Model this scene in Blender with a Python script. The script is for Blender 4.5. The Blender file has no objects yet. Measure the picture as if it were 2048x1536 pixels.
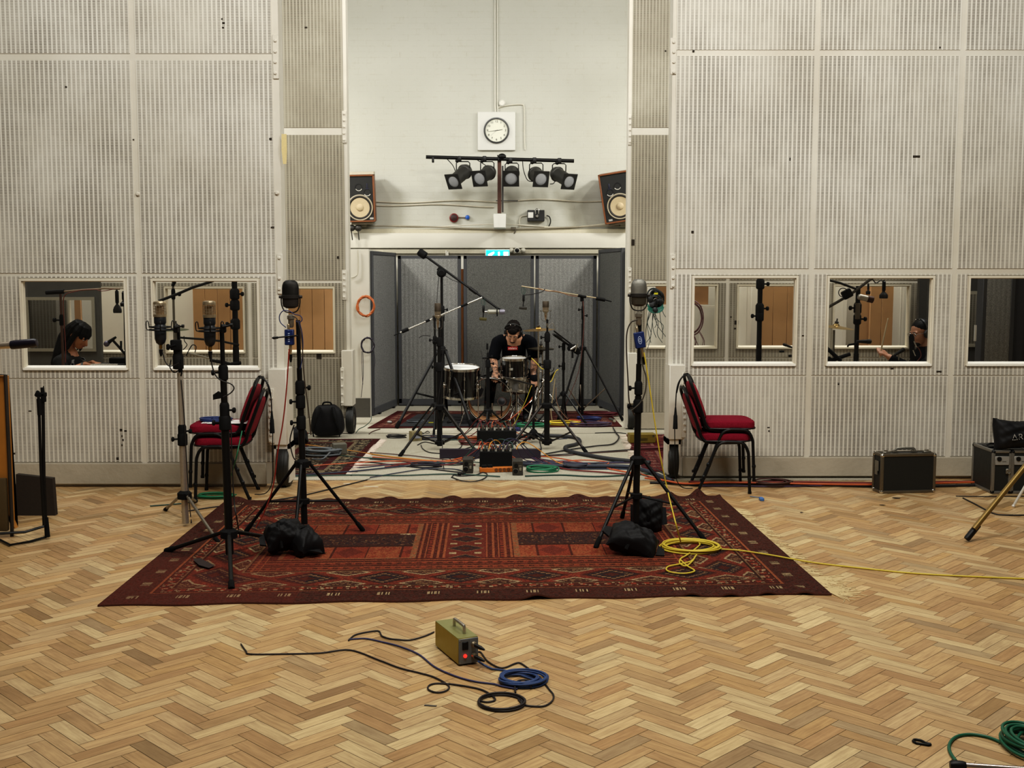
import bpy, bmesh, math, random
import numpy as np
from mathutils import Vector, Matrix, Euler
random.seed(7)
rng = np.random.default_rng(7)
PI = math.pi
scene = bpy.context.scene
COL = bpy.data.collections.new('studio'); scene.collection.children.link(COL)

# ------------------------------------------------------------------ camera
F, CX, CY, H = 2250.0, 1000.0, 768.0, 1.7
PIT = math.atan(213 / F); CP, SP = math.cos(PIT), math.sin(PIT)
cam_d = bpy.data.cameras.new('camera'); cam = bpy.data.objects.new('camera', cam_d)
scene.collection.objects.link(cam); scene.camera = cam
cam.location = (0, 0, H); cam.rotation_euler = (PI / 2 - PIT, 0, 0)
cam_d.sensor_width = 36; cam_d.lens = F / 2048 * 36; cam_d.shift_x = (1024 - CX) / 2048
cam_d.clip_start = .05; cam_d.clip_end = 100

def ray(px, py):
    u, v = (px - CX) / F, (py - CY) / F
    return u, CP - v * SP, -(v * CP + SP)
def at(px, py, Y):
    u, a, b = ray(px, py); t = Y / a
    return Vector((u * t, Y, H + b * t))
def gr(px, py, z=0.0):
    u, a, b = ray(px, py); t = (z - H) / b
    return Vector((u * t, a * t, z))
def Z(py, Y): return at(0, py, Y).z
def X(px, py, Y): return at(px, py, Y).x

# ------------------------------------------------------------------ colour and materials
def lin(c):
    if isinstance(c, str): c = [int(c[i:i + 2], 16) / 255 for i in (0, 2, 4)]
    return tuple(x / 12.92 if x <= .04045 else ((x + .055) / 1.055) ** 2.4 for x in c)
class NT:
    """small helper around a node tree"""
    def __init__(s, name):
        s.m = bpy.data.materials.new(name); s.m.use_nodes = True
        s.t = s.m.node_tree; s.t.nodes.clear()
        s.out = s.n('ShaderNodeOutputMaterial')
    def n(s, typ, **kw):
        nd = s.t.nodes.new(typ)
        for k, v in kw.items(): setattr(nd, k, v)
        return nd
    def link(s, a, b): s.t.links.new(a, b)
    def put(s, sock, v):
        if hasattr(v, 'node'): s.link(v, sock)
        else: sock.default_value = v
    def math(s, op, a, b=0.0, c=None):
        nd = s.n('ShaderNodeMath', operation=op); s.put(nd.inputs[0], a); s.put(nd.inputs[1], b)
        if c is not None: s.put(nd.inputs[2], c)
        return nd.outputs[0]
    def mix(s, f, a, b, typ='MIX'):
        nd = s.n('ShaderNodeMix', data_type='RGBA', blend_type=typ); s.put(nd.inputs[0], f)
        for i, v in ((6, a), (7, b)):
            s.put(nd.inputs[i], v if hasattr(v, 'node') else (*v[:3], 1))
        return nd.outputs[2]
    def noise(s, vec, scale, detail=3, rough=.55):
        nd = s.n('ShaderNodeTexNoise'); s.link(vec, nd.inputs['Vector'])
        nd.inputs['Scale'].default_value = scale; nd.inputs['Detail'].default_value = detail; nd.inputs['Roughness'].default_value = rough
        return nd.outputs['Fac']
    def ramp(s, f, stops):
        nd = s.n('ShaderNodeValToRGB'); s.link(f, nd.inputs[0]); cr = nd.color_ramp
        while len(cr.elements) < len(stops): cr.elements.new(.5)
        for e, (p, c) in zip(cr.elements, stops): e.position = p; e.color = (*c[:3], 1)
        return nd.outputs[0]
    def obj(s): return s.n('ShaderNodeTexCoord').outputs['Object']
    def geo(s): return s.n('ShaderNodeNewGeometry').outputs['Position']
    def scale(s, vec, sc):
        nd = s.n('ShaderNodeVectorMath', operation='MULTIPLY'); s.link(vec, nd.inputs[0]); nd.inputs[1].default_value = sc
        return nd.outputs[0]
    def bump(s, h, strength=.3, dist=.01):
        nd = s.n('ShaderNodeBump'); s.link(h, nd.inputs['Height']); nd.inputs['Strength'].default_value = strength; nd.inputs['Distance'].default_value = dist
        return nd.outputs[0]
    def pbr(s, col, rough=.5, metal=0.0, bump=None, spec=None, emit=None, es=0, coat=0, sheen=0):
        p = s.n('ShaderNodeBsdfPrincipled')
        s.put(p.inputs['Base Color'], col if hasattr(col, 'node') else (*col[:3], 1))
        s.put(p.inputs['Roughness'], rough); s.put(p.inputs['Metallic'], metal)
        if spec is not None: p.inputs['Specular IOR Level'].default_value = spec
        if bump is not None: s.link(bump, p.inputs['Normal'])
        if coat: p.inputs['Coat Weight'].default_value = coat
        if sheen: p.inputs['Sheen Weight'].default_value = sheen
        if emit: p.inputs['Emission Color'].default_value = (*emit[:3], 1); p.inputs['Emission Strength'].default_value = es
        s.link(p.outputs[0], s.out.inputs[0]); return s.m

MATS = {}
def M(c, rough=.5, metal=0.0, var=.12, sc=60, bump=.0, name=None, **kw):
    """plain procedural surface: base colour broken up by noise"""
    key = (c, rough, metal, var, sc, bump, tuple(sorted(kw.items())))
    if key in MATS: return MATS[key]
    t = NT(name or 'surface_' + c); o = t.obj(); b = lin(c)
    nz = t.noise(o, sc, 4)
    col = t.mix(nz, [x * (1 - var) for x in b], [min(1, x * (1 + var)) for x in b])
    bp = t.bump(nz, bump, .004) if bump else None
    rr = t.math('ADD', rough - .06, t.math('MULTIPLY', t.noise(o, 25, 2), .12))
    MATS[key] = t.pbr(col, rr, metal, bp, **kw); return MATS[key]

black = M('0f0e0e', .45, spec=.3); matblack = M('0c0b0b', .75, bump=.15, spec=.25); satin = M('171615', .36, .2, spec=.3); rubber = M('0d0c0c', .85, bump=.1, spec=.2)
chrome = M('c9c5bd', .18, 1.0, .05); alu = M('b5b0a6', .35, .9, .06); steel = M('8d897f', .4, .85)
gunmetal = M('4a4741', .45, .6); champagne = M('b9a88c', .32, .85, .06); brass = M('8a6f3c', .35, .8)
nylon = M('0e0d0f', .62, bump=.3, sc=200, spec=.3); cream = M('c9c0aa', .6, 0, .05, 4); whitep = M('d3d2cb', .55, 0, .03, 6)

def paint_mat(name, base, dirt, slots=None, bumpy=0, warm=None):
    """old cream gloss paint with grime; slots = (pitch x, pitch z), the dark inside them painted as colour"""
    t = NT(name); o = t.obj(); g = t.geo()
    n1 = t.noise(g, .9, 5, .6); n2 = t.noise(g, 7, 5, .65)
    col = t.mix(t.ramp(n1, [(.35, (0, 0, 0)), (.75, (1, 1, 1))]), lin(dirt), lin(base))
    col = t.mix(t.math('MULTIPLY', t.ramp(n2, [(.5, (0, 0, 0)), (.8, (1, 1, 1))]), .35), col, lin(dirt))
    if slots:
        sx = t.n('ShaderNodeSeparateXYZ'); t.link(o, sx.inputs[0])
        u = t.math('FRACT', t.math('DIVIDE', sx.outputs[0], slots[0]))
        w = t.math('FRACT', t.math('DIVIDE', sx.outputs[2], slots[1]))
        iu = t.math('LESS_THAN', t.math('ABSOLUTE', t.math('SUBTRACT', u, .5)), .315)
        iw = t.math('LESS_THAN', t.math('ABSOLUTE', t.math('SUBTRACT', w, .5)), slots[2] if len(slots) > 2 else .27)
        m = t.math('MULTIPLY', iu, iw)
        fill = t.ramp(t.noise(t.scale(g, (1, 1, .5)), 1.7, 6, .7), [(.34, (.45, .45, .45)), (.6, (1, 1, 1))])
        m2 = t.math('MULTIPLY', m, fill)
        slot_shade = t.mix(t.noise(t.scale(g, (18, 18, 6)), 1.0, 2), lin('3d352a'), lin('6e6455'))  # shade inside the slots, put into the colour
        col = t.mix(m2, col, slot_shade)
        return t.pbr(col, .62)
    h = t.noise(g, 30, 5)
    return t.pbr(col, .55, 0, t.bump(h, .25 + bumpy, .004))
PITX, PITZ = .0358, .0122
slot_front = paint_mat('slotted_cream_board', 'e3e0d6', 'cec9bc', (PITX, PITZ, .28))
slot_inner = paint_mat('slotted_shaded_board', 'b9b3a1', '989180', (PITX, .0114, .32))  # front board colour darkened for the shade on the set back walls
wall_paint = paint_mat('cream_wall_paint', 'dbd7cb', 'c8c1b2')
base_paint = paint_mat('scuffed_base_paint', 'c4bba8', '9f9684', None, .5)
trim_white = paint_mat('bright_window_paint', 'e6e0d0', 'd2cab8')

def brick_mat():
    t = NT('white_painted_brick'); g = t.geo()
    mp = t.n('ShaderNodeMapping'); mp.inputs['Rotation'].default_value = (PI / 2, 0, 0); t.link(g, mp.inputs[0])
    br = t.n('ShaderNodeTexBrick'); t.link(mp.outputs[0], br.inputs['Vector'])
    br.inputs['Scale'].default_value = 1; br.inputs['Brick Width'].default_value = .225; br.inputs['Row Height'].default_value = .075
    br.inputs['Mortar Size'].default_value = .006; br.inputs['Color1'].default_value = (1, 1, 1, 1); br.inputs['Color2'].default_value = (.85, .85, .85, 1); br.inputs['Mortar'].default_value = (0, 0, 0, 1)
    n1 = t.noise(g, .7, 5); n2 = t.noise(g, 9, 5, .7); n3 = t.noise(g, 38, 3, .7)
    col = t.mix(n1, lin('b3b2a6'), lin('c5c4b9'))
    col = t.mix(t.math('MULTIPLY', t.ramp(n2, [(.6, (0, 0, 0)), (.75, (1, 1, 1))]), .3), col, lin('aca693'))
    col = t.mix(t.math('MULTIPLY', t.ramp(n3, [(.72, (0, 0, 0)), (.78, (1, 1, 1))]), .5), col, lin('7d7666'))
    col = t.mix(t.math('MULTIPLY', t.math('MULTIPLY', t.math('SUBTRACT', 1, br.outputs['Color']), t.ramp(n2, [(.46, (0, 0, 0)), (.66, (1, 1, 1))])), .3), col, lin('a8a290'))
    h = t.math('ADD', t.math('MULTIPLY', br.outputs['Color'], .5), t.math('MULTIPLY', n3, .5))
    return t.pbr(col, .6, 0, t.bump(h, .35, .006))
brick = brick_mat()

def attr_mat(name, rough=.5, fine=300, amt=.3, bump=.2, spec=None, grain=False):
    t = NT(name); a = t.n('ShaderNodeVertexColor'); a.layer_name = 'col'
    g = t.geo()
    if grain:
        uv = t.n('ShaderNodeUVMap').outputs[0]
        n = t.noise(t.scale(uv, (6, 70, 1)), 1.0, 5, .65); n2 = t.noise(g, 3.2, 5, .65)
        n3 = t.noise(t.scale(uv, (14, 26, 1)), 1.0, 3, .6)
        c = t.mix(t.math('MULTIPLY', t.ramp(n, [(.35, (1, 1, 1)), (.62, (0, 0, 0))]), .38), a.outputs[0], lin('6b4a28'))
        c = t.mix(t.math('MULTIPLY', t.ramp(n2, [(.5, (0, 0, 0)), (.75, (1, 1, 1))]), .32), c, lin('74593a'))
        c = t.mix(t.math('MULTIPLY', t.ramp(n3, [(.7, (0, 0, 0)), (.82, (1, 1, 1))]), .55), c, lin('4e3a25'))
        r = t.math('ADD', rough, t.math('MULTIPLY', n2, .18))
        return t.pbr(c, r, 0, t.bump(n, .12, .002), spec)
    n = t.noise(g, fine, 2, .6); n2 = t.noise(g, 5, 4)
    c = t.mix(t.math('MULTIPLY', t.ramp(n, [(.4, (1, 1, 1)), (.65, (0, 0, 0))]), amt), a.outputs[0], (0.012, .006, .005))
    c = t.mix(t.math('MULTIPLY', n2, .22), c, (.03, .018, .013))
    return t.pbr(c, rough, 0, t.bump(n, bump, .004), spec)

def fabric_mat(name, c, ribs=0, speck=.5):
    t = NT(name); o = t.obj(); b = lin(c)
    n = t.noise(o, 130, 3, .7); n2 = t.noise(o, 3, 4)
    col = t.mix(t.ramp(n, [(.35, (0, 0, 0)), (.68, (1, 1, 1))]), [x * (1 - speck) for x in b], [x * (1 + speck) for x in b])
    col = t.mix(t.math('MULTIPLY', n2, .35), col, [x * .55 for x in b])
    h = n
    if ribs:
        sx = t.n('ShaderNodeSeparateXYZ'); t.link(o, sx.inputs[0])
        w = t.math('SINE', t.math('MULTIPLY', sx.outputs[0], 2 * PI / ribs))
        col = t.mix(t.math('MULTIPLY', t.math('MULTIPLY_ADD', w, .5, .5), .22), col, [x * .45 for x in b])
        h = t.math('ADD', n, w)
    return t.pbr(col, .95, 0, t.bump(h, .3, .004), .1)

def glass_mat(name, tint=.86, refl=.10):
    t = NT(name); tr = t.n('ShaderNodeBsdfTransparent'); tr.inputs[0].default_value = (tint, tint, tint * .99, 1)
    gl = t.n('ShaderNodeBsdfGlossy'); gl.inputs['Roughness'].default_value = .02; gl.inputs[0].default_value = (1, 1, 1, 1)
    fr = t.n('ShaderNodeFresnel'); fr.inputs[0].default_value = 1.45
    f = t.math('MULTIPLY', t.math('ADD', fr.outputs[0], t.math('MULTIPLY', t.noise(t.obj(), 2.0, 3), .03)), refl / .07)
    mx = t.n('ShaderNodeMixShader'); t.link(f, mx.inputs[0]); t.link(tr.outputs[0], mx.inputs[1]); t.link(gl.outputs[0], mx.inputs[2])
    t.link(mx.outputs[0], t.out.inputs[0]); return t.m

# ------------------------------------------------------------------ mesh builder
def frame_of(d):
    d = Vector(d).normalized(); a = Vector((0, 0, 1)) if abs(d.z) < .95 else Vector((1, 0, 0))
    x = a.cross(d).normalized(); y = d.cross(x)
    return x, y, d
class MB:
    def __init__(s): s.v = []; s.f = []; s.mi = []; s.cur = 0
    def add(s, vs, fs):
        b = len(s.v); s.v += [tuple(v) for v in vs]; s.f += [tuple(b + i for i in f) for f in fs]; s.mi += [s.cur] * len(fs); return s
    def use(s, i): s.cur = i; return s
    def box(s, x0, x1, y0, y1, z0, z1, bev=0.0, R=None):
        c = Vector(((x0 + x1) / 2, (y0 + y1) / 2, (z0 + z1) / 2)); return s.obox(c, (abs(x1 - x0), abs(y1 - y0), abs(z1 - z0)), R, bev)
    def obox(s, c, size, R=None, bev=0.0):
        hx, hy, hz = [a / 2 for a in size]; R = R or Matrix.Identity(3); c = Vector(c); b = min(bev, hx * .9, hy * .9, hz * .9)
        if b <= 0:
            vs = [Vector((sx * hx, sy * hy, sz * hz)) for sz in (-1, 1) for sy in (-1, 1) for sx in (-1, 1)]
            fs = [(0, 2, 3, 1), (4, 5, 7, 6), (0, 1, 5, 4), (2, 6, 7, 3), (0, 4, 6, 2), (1, 3, 7, 5)]
        else:
            bm = bmesh.new(); bmesh.ops.create_cube(bm, size=1)
            for v in bm.verts: v.co = Vector((v.co.x * 2 * hx, v.co.y * 2 * hy, v.co.z * 2 * hz))
            bmesh.ops.bevel(bm, geom=bm.edges[:], offset=b, segments=2 if b > .006 else 1, profile=.6, affect='EDGES')
            bm.verts.index_update(); vs = [v.co.copy() for v in bm.verts]; fs = [[v.index for v in f.verts] for f in bm.faces]; bm.free()
        return s.add([c + R @ v for v in vs], fs)
    def tube(s, pts, r, n=8, closed=False, caps=True):
        pts = [Vector(p) for p in pts]; m = len(pts); rr = r if isinstance(r, (list, tuple)) else [r] * m
        vs, fs = [], []; px = None
        for i, p in enumerate(pts):
            if closed: d = pts[(i + 1) % m] - pts[i - 1]
            else: d = pts[min(i + 1, m - 1)] - pts[max(i - 1, 0)]
            if d.length < 1e-9: d = Vector((0, 0, 1))
            d.normalize()
            if px is None: x, y, _ = frame_of(d)
            else:
                x = px - d * px.dot(d)
                if x.length < 1e-6: x, y, _ = frame_of(d)
                x.normalize(); y = d.cross(x)
            px = x
            for k in range(n):
                a = 2 * PI * k / n; vs.append(p + (x * math.cos(a) + y * math.sin(a)) * rr[i])
        for i in range(m if closed else m - 1):
            j = (i + 1) % m
            for k in range(n): fs.append((i * n + k, i * n + (k + 1) % n, j * n + (k + 1) % n, j * n + k))
        if caps and not closed: fs.append(tuple(range(n - 1, -1, -1))); fs.append(tuple((m - 1) * n + k for k in range(n)))
        return s.add(vs, fs)
    def rod(s, a, b, r, r2=None, n=12): return s.tube([a, b], [r, r2 if r2 is not None else r], n)
    def lathe(s, prof, o=(0, 0, 0), d=(0, 0, 1), n=20, flat=None, caps=True):
        """profile [(r, h)] turned about axis d from o; flat squashes one side axis"""
        x, y, d = frame_of(d); o = Vector(o); vs, fs = [], []; fx = flat or 1
        for r, h in prof:
            for k in range(n):
                a = 2 * PI * k / n; vs.append(o + d * h + x * (math.cos(a) * r * fx) + y * (math.sin(a) * r))
        for i in range(len(prof) - 1):
            for k in range(n): fs.append((i * n + k, i * n + (k + 1) % n, (i + 1) * n + (k + 1) % n, (i + 1) * n + k))
        if caps and len(prof) > 4 and prof[0][0] == prof[-1][0] and prof[0][0] > 0:      # a ring: close it on itself
            q = (len(prof) - 1) * n
            for k in range(n): fs.append((q + k, q + (k + 1) % n, (k + 1) % n, k))
            caps = False
        if caps and prof[0][0] > 1e-6: fs.append(tuple(range(n - 1, -1, -1)))
        if caps and prof[-1][0] > 1e-6: fs.append(tuple((len(prof) - 1) * n + k for k in range(n)))
        return s.add(vs, fs)
    def ell(s, c, rad, R=None, nu=20, nv=12, fn=None):
        R = R or Matrix.Identity(3); c = Vector(c); rad = (rad,) * 3 if isinstance(rad, (int, float)) else rad
        vs, fs = [], []
        for i in range(nv + 1):
            th = PI * i / nv
            for k in range(nu):
                a = 2 * PI * k / nu; p = Vector((math.sin(th) * math.cos(a), math.sin(th) * math.sin(a), math.cos(th)))
                q = Vector((p.x * rad[0], p.y * rad[1], p.z * rad[2]))
                if fn: q = fn(p, q)
                vs.append(c + R @ q)
        for i in range(nv):
            for k in range(nu): fs.append((i * nu + k, (i + 1) * nu + k, (i + 1) * nu + (k + 1) % nu, i * nu + (k + 1) % nu))
        return s.add(vs, fs)
    def prism(s, poly, d, o=(0, 0, 0), ax=((1, 0, 0), (0, 0, 1), (0, 1, 0))):
        """2-d outline extruded by d along ax[2]"""
        a, b, c = [Vector(q) for q in ax]; o = Vector(o); n = len(poly)
        vs = [o + a * x + b * y for x, y in poly] + [o + a * x + b * y + c * d for x, y in poly]
        fs = [tuple(range(n)), tuple(range(2 * n - 1, n - 1, -1))] + [(i, i + n, (i + 1) % n + n, (i + 1) % n) for i in range(n)]
        return s.add(vs, fs)
    def quad(s, a, b, c, d): return s.add([a, b, c, d], [(0, 1, 2, 3)])
    def ring(s, poly_o, poly_i, d, o, ax):
        """flat frame between two outlines of equal count, extruded"""
        a, b, c = [Vector(q) for q in ax]; o = Vector(o); n = len(poly_o)
        P = lambda q, e: o + a * q[0] + b * q[1] + c * e
        vs = [P(q, 0) for q in poly_o] + [P(q, 0) for q in poly_i] + [P(q, d) for q in poly_o] + [P(q, d) for q in poly_i]; fs = []
        for i in range(n):
            j = (i + 1) % n
            fs += [(i, j, n + j, n + i), (2 * n + i, 3 * n + i, 3 * n + j, 2 * n + j), (i, 2 * n + i, 2 * n + j, j), (n + i, n + j, 3 * n + j, 3 * n + i)]
        return s.add(vs, fs)
    def text(s, txt, size, o, ax=((1, 0, 0), (0, 0, 1)), depth=0.0, align='CENTER', thin=1.0):
        cu = bpy.data.curves.new('t', 'FONT'); cu.body = txt; cu.size = size; cu.align_x = align; cu.align_y = 'CENTER'; cu.resolution_u = 3
        if thin != 1.0: cu.offset = thin
        ob = bpy.data.objects.new('t', cu); scene.collection.objects.link(ob)
        me = bpy.data.meshes.new_from_object(ob.evaluated_get(bpy.context.evaluated_depsgraph_get()))
        a, b = Vector(ax[0]), Vector(ax[1]); o = Vector(o)
        s.add([o + a * v.co.x + b * v.co.y for v in me.vertices], [tuple(p.vertices) for p in me.polygons])
        bpy.data.objects.remove(ob); bpy.data.curves.remove(cu); bpy.data.meshes.remove(me); return s
    def bounds(s):
        a = np.array([tuple(v) for v in s.v]); return a.min(0), a.max(0)
    def build(s, name, mat, parent=None, origin=None, sharp=38, link=True):
        mats = mat if isinstance(mat, (list, tuple)) else [mat]
        o = Vector(WO[parent.name]) if (parent is not None and origin is None) else Vector(origin or (0, 0, 0))
        me = bpy.data.meshes.new(name); me.from_pydata([Vector(v) - o for v in s.v], [], s.f)
        for m_ in mats: me.materials.append(m_)
        if len(mats) > 1: me.polygons.foreach_set('material_index', s.mi)
        bm = bmesh.new(); bm.from_mesh(me); bmesh.ops.recalc_face_normals(bm, faces=bm.faces[:]); bm.to_mesh(me); bm.free()
        me.shade_smooth()
        try: me.set_sharp_from_angle(angle=math.radians(sharp))
        except Exception: pass
        ob = bpy.data.objects.new(name, me); COL.objects.link(ob); WO[ob.name] = tuple(o)
        if parent is not None: ob.parent = parent; ob.location = o - Vector(WO[parent.name])
        else: ob.location = o
        return ob
WO = {}
def tag(o, label=None, cat=None, group=None, kind=None):
    if label: o['label'] = label
    if cat: o['category'] = cat
    if group: o['group'] = group
    if kind: o['kind'] = kind
    return o
def thing(name, label, cat, loc=(0, 0, 0), group=None):
    o = bpy.data.objects.new(name, None); COL.objects.link(o); o.location = loc; o.empty_display_size = .1; WO[o.name] = tuple(loc)
    return tag(o, label, cat, group)
def one(name, mb, mat, label, cat, group=None, sharp=38, kind=None):
    lo, hi = mb.bounds(); o = mb.build(name, mat, None, ((lo[0] + hi[0]) / 2, (lo[1] + hi[1]) / 2, lo[2]), sharp)
    return tag(o, label, cat, group, kind)
def struct(name, mb, mat, parent=None, origin=None, label=None, cat=None):
    o = mb.build(name, mat, parent, origin)
    if parent is None: o['kind'] = 'structure'
    if label: tag(o, label, cat)
    return o
def dup(root, loc, rotz=0.0, label=None, group=None, scale=None):
    r = root.copy(); COL.objects.link(r); r.location = loc; r.rotation_euler = (0, 0, rotz); WO[r.name] = tuple(loc)
    if scale: r.scale = (scale,) * 3
    if label: r['label'] = label
    if group: r['group'] = group
    for ch in list(root.children):
        c = ch.copy(); COL.objects.link(c); c.parent = r
        for g in list(ch.children):
            d = g.copy(); COL.objects.link(d); d.parent = c
    return r
def spl(pts, k=6, closed=False):
    """Catmull-Rom through points"""
    P = [Vector(p) for p in pts]; n = len(P); out = []
    if n < 3: return P
    for i in range(n if closed else n - 1):
        g = lambda j: P[j % n] if closed else P[max(0, min(n - 1, j))]
        a, b, c, d = g(i - 1), g(i), g(i + 1), g(i + 2)
        for q in range(k):
            t = q / k; out.append(.5 * ((2 * b) + (c - a) * t + (2 * a - 5 * b + 4 * c - d) * t * t + (3 * b - a - 3 * c + d) * t ** 3))
    if not closed: out.append(P[-1])
    return out
def each(name, mbs, mat, parent):
    for q in mbs: q.build(name, mat, parent)
def rect(x0, x1, z0, z1): return [(x0, z0), (x1, z0), (x1, z1), (x0, z1)]
XZ = ((1, 0, 0), (0, 0, 1), (0, 1, 0))
def cable(name, pts, r, mat, label, cat='cable', group=None, k=6, n=6):
    m = MB(); m.tube(spl(pts, k), r, n); return one(name, m, mat, label, cat, group, sharp=80)
def floor_px(pts, z): return [gr(x, y, z) for x, y in pts]
def coil_pts(c, rx, ry, loops, h, jit=.12, seed=0, per=22, tail=None):
    rr = random.Random(seed); out = []; c = Vector(c); N = int(loops * per)
    offs = [(rr.uniform(-jit, jit), rr.uniform(-jit, jit), rr.uniform(1 - jit, 1 + jit * .6)) for _ in range(int(loops) + 2)]
    for i in range(N + 1):
        a = 2 * PI * i / per; l = int(i / per); t = i / per - l; o1, o2 = offs[l], offs[l + 1]
        dx, dy, s = [o1[q] * (1 - t) + o2[q] * t for q in range(3)]
        out.append(c + Vector((rx * (math.cos(a) * s + dx * .5), ry * (math.sin(a) * s + dy * .5), h * (.5 - .5 * math.cos(a * .5 + l)) if h else 0)))
    return out
# ================================================================== THE ROOM
YL, YR = 9.06, 9.43            # fronts of the two big movable walls
Y2L, Y2R = 12.15, 12.5         # fronts of the walls set back behind them
YB, YP, YA = 15.5, 13.6, 15.37  # upper brick wall, lower side walls, back of the alcove

def colour_attr(me, per_face):
    ca = me.color_attributes.new('col', 'FLOAT_COLOR', 'CORNER')
    n = np.array([p.loop_total for p in me.polygons]); c = np.repeat(per_face, n, axis=0)
    ca.data.foreach_set('color', np.concatenate([c, np.ones((len(c), 1))], 1).astype(np.float32).ravel())

# -- floor: herringbone blocks, each with its own tone
def make_floor():
    L, W = .264, .066; g = .0011
    vs, fs, cols, uvs = [], [], [], []
    x0, x1, y0, y1 = -6.6, 6.6, 1.6, 12.4; r2 = 1 / math.sqrt(2)
    tones = [lin(c) for c in ('cfb184', 'c4a374', 'd6ba8c', 'bd9a6c', 'ccab7c', 'c3a070', 'd2b386', 'b59164', 'dbc092', 'caa676', 'c19d6a')]
    n = round(L / W)
    rr = random.Random(3)
    for k in range(-22, 23):
        for row in range(-140 - n * k, 141 - n * k):
            for horiz in (0, 1):
                rx0 = (row + 2 * n * k - (0 if horiz else 1)) * W; ry0 = row * W
                w, h = (L, W) if horiz else (W, L)
                cx, cy = rx0 + w / 2, ry0 + h / 2
                X_ = (cx - cy) * r2; Y_ = (cx + cy) * r2
                Yw = Y_ + 7; Xw = X_
                if not (x0 - .2 < Xw < x1 + .2 and y0 - .2 < Yw < y1 + .2): continue
                pts = [(rx0 + g, ry0 + g), (rx0 + w - g, ry0 + g), (rx0 + w - g, ry0 + h - g), (rx0 + g, ry0 + h - g)]
                b = len(vs)
                for (px_, py_) in pts: vs.append(((px_ - py_) * r2, (px_ + py_) * r2 + 7, 0))
                fs.append((b, b + 1, b + 2, b + 3))
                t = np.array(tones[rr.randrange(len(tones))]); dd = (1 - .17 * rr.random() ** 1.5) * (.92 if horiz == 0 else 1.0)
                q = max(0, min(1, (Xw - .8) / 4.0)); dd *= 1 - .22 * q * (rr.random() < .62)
                if rr.random() < .05: dd *= .72
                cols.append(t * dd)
                ou, ov = rr.random() * 40, rr.random() * 40
                u = [(0, 0), (L, 0), (L, W), (0, W)] if horiz else [(0, W), (0, 0), (L, 0), (L, W)]
                uvs += [(ou + a, ov + c) for a, c in u]
    me = bpy.data.meshes.new('floor'); me.from_pydata(vs, [], fs)
    colour_attr(me, np.array(cols)); uvl = me.uv_layers.new(name='UVMap'); uvl.data.foreach_set('uv', np.array(uvs, dtype=np.float32).ravel())
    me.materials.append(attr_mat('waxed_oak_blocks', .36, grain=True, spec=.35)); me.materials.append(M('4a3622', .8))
    # joint bed just under the blocks
    b = len(vs); bm = bmesh.new(); bm.from_mesh(me)
    vv = [bm.verts.new(p) for p in ((-12, .5, -.0015), (12, .5, -.0015), (12, 17, -.0015), (-12, 17, -.0015))]; f = bm.faces.new(vv); f.material_index = 1
    bm.to_mesh(me); bm.free()
    o = bpy.data.objects.new('floor', me); COL.objects.link(o); o['kind'] = 'structure'; WO['floor'] = (0, 0, 0)
make_floor()

# -- helper: solid wall with rectangular openings (front face at Y)
def wall_with_holes(x0, x1, z0, z1, Y0, Y1, holes):
    m = MB(); xs = sorted({x0, x1, *[h[0] for h in holes], *[h[1] for h in holes]}); zs = sorted({z0, z1, *[h[2] for h in holes], *[h[3] for h in holes]})
    for i in range(len(xs) - 1):
        cx = (xs[i] + xs[i + 1]) / 2; run = None
        for j in range(len(zs) - 1):
            cz = (zs[j] + zs[j + 1]) / 2
            solid = not any(h[0] < cx < h[1] and h[2] < cz < h[3] for h in holes)
            if solid: run = (run[0], zs[j + 1]) if run else (zs[j], zs[j + 1])
            if (not solid or j == len(zs) - 2) and run: m.box(xs[i], xs[i + 1], Y0, Y1, *run); run = None
    return m
def slotted(name, parent, Y, x0, x1, z0, z1, mat, hole=None, t=.006):
    """perforated board proud of the wall, cut round a window"""
    m = MB()
    if hole:
        hx0, hx1, hz0, hz1 = hole
        for r in ((x0, x1, hz1, z1), (x0, x1, z0, hz0), (x0, hx0, hz0, hz1), (hx1, x1, hz0, hz1)):
            if r[1] - r[0] > .01 and r[3] - r[2] > .005: m.box(r[0], r[1], Y - t, Y, r[2], r[3])
    else: m.box(x0, x1, Y - t, Y, z0, z1)
    return m.build(name, mat, parent, (x0, Y, z0))
glass = glass_mat('booth_window_glass', .84, .055)
WN = [0]
def window(Y, hole, rim=.017, depth=.045, sillc=.022, pane=True, dull=False):
    WN[0] += 1; x0, x1, z0, z1 = hole; m = MB(); mat = cream if dull else trim_white
    m.ring(rect(x0 - rim, x1 + rim, z0 - rim, z1 + rim), rect(x0, x1, z0, z1), .020, (0, Y - .018, 0), XZ)       # face architrave
    m.box(x0, x0 + .006, Y, Y + depth, z0, z1).box(x1 - .006, x1, Y, Y + depth, z0, z1).box(x0, x1, Y, Y + depth, z1 - .006, z1)
    w = m.build(f'window_{WN[0]}', mat); w['kind'] = 'structure'
    s = MB(); s.prism([(Y - .024, z0 - .004), (Y + depth, z0 + .014), (Y + depth, z0 - .02), (Y - .024, z0 - .02)], x1 - x0 + rim, (x0 - rim / 2, 0, 0), ((0, 1, 0), (0, 0, 1), (1, 0, 0)))
    s.build('window_sill', M('f3efe4', .45) if not dull else mat, w)
    if pane:
        g = MB(); g.quad((x0, Y + depth * .92, z0), (x1, Y + depth * .92, z0), (x1, Y + depth * .92, z1), (x0, Y + depth * .92, z1)); g.build('pane', glass, w)
    return w
def bolts(m, pts, r=.011, h=.012):
    for (x, y, z) in pts: m.lathe([(r * 1.3, 0), (r * 1.3, .002), (r, .003), (r, h * .7), (r * .7, h), (0, h)], (x, y, z), (0, -1, 0), 10)
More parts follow.
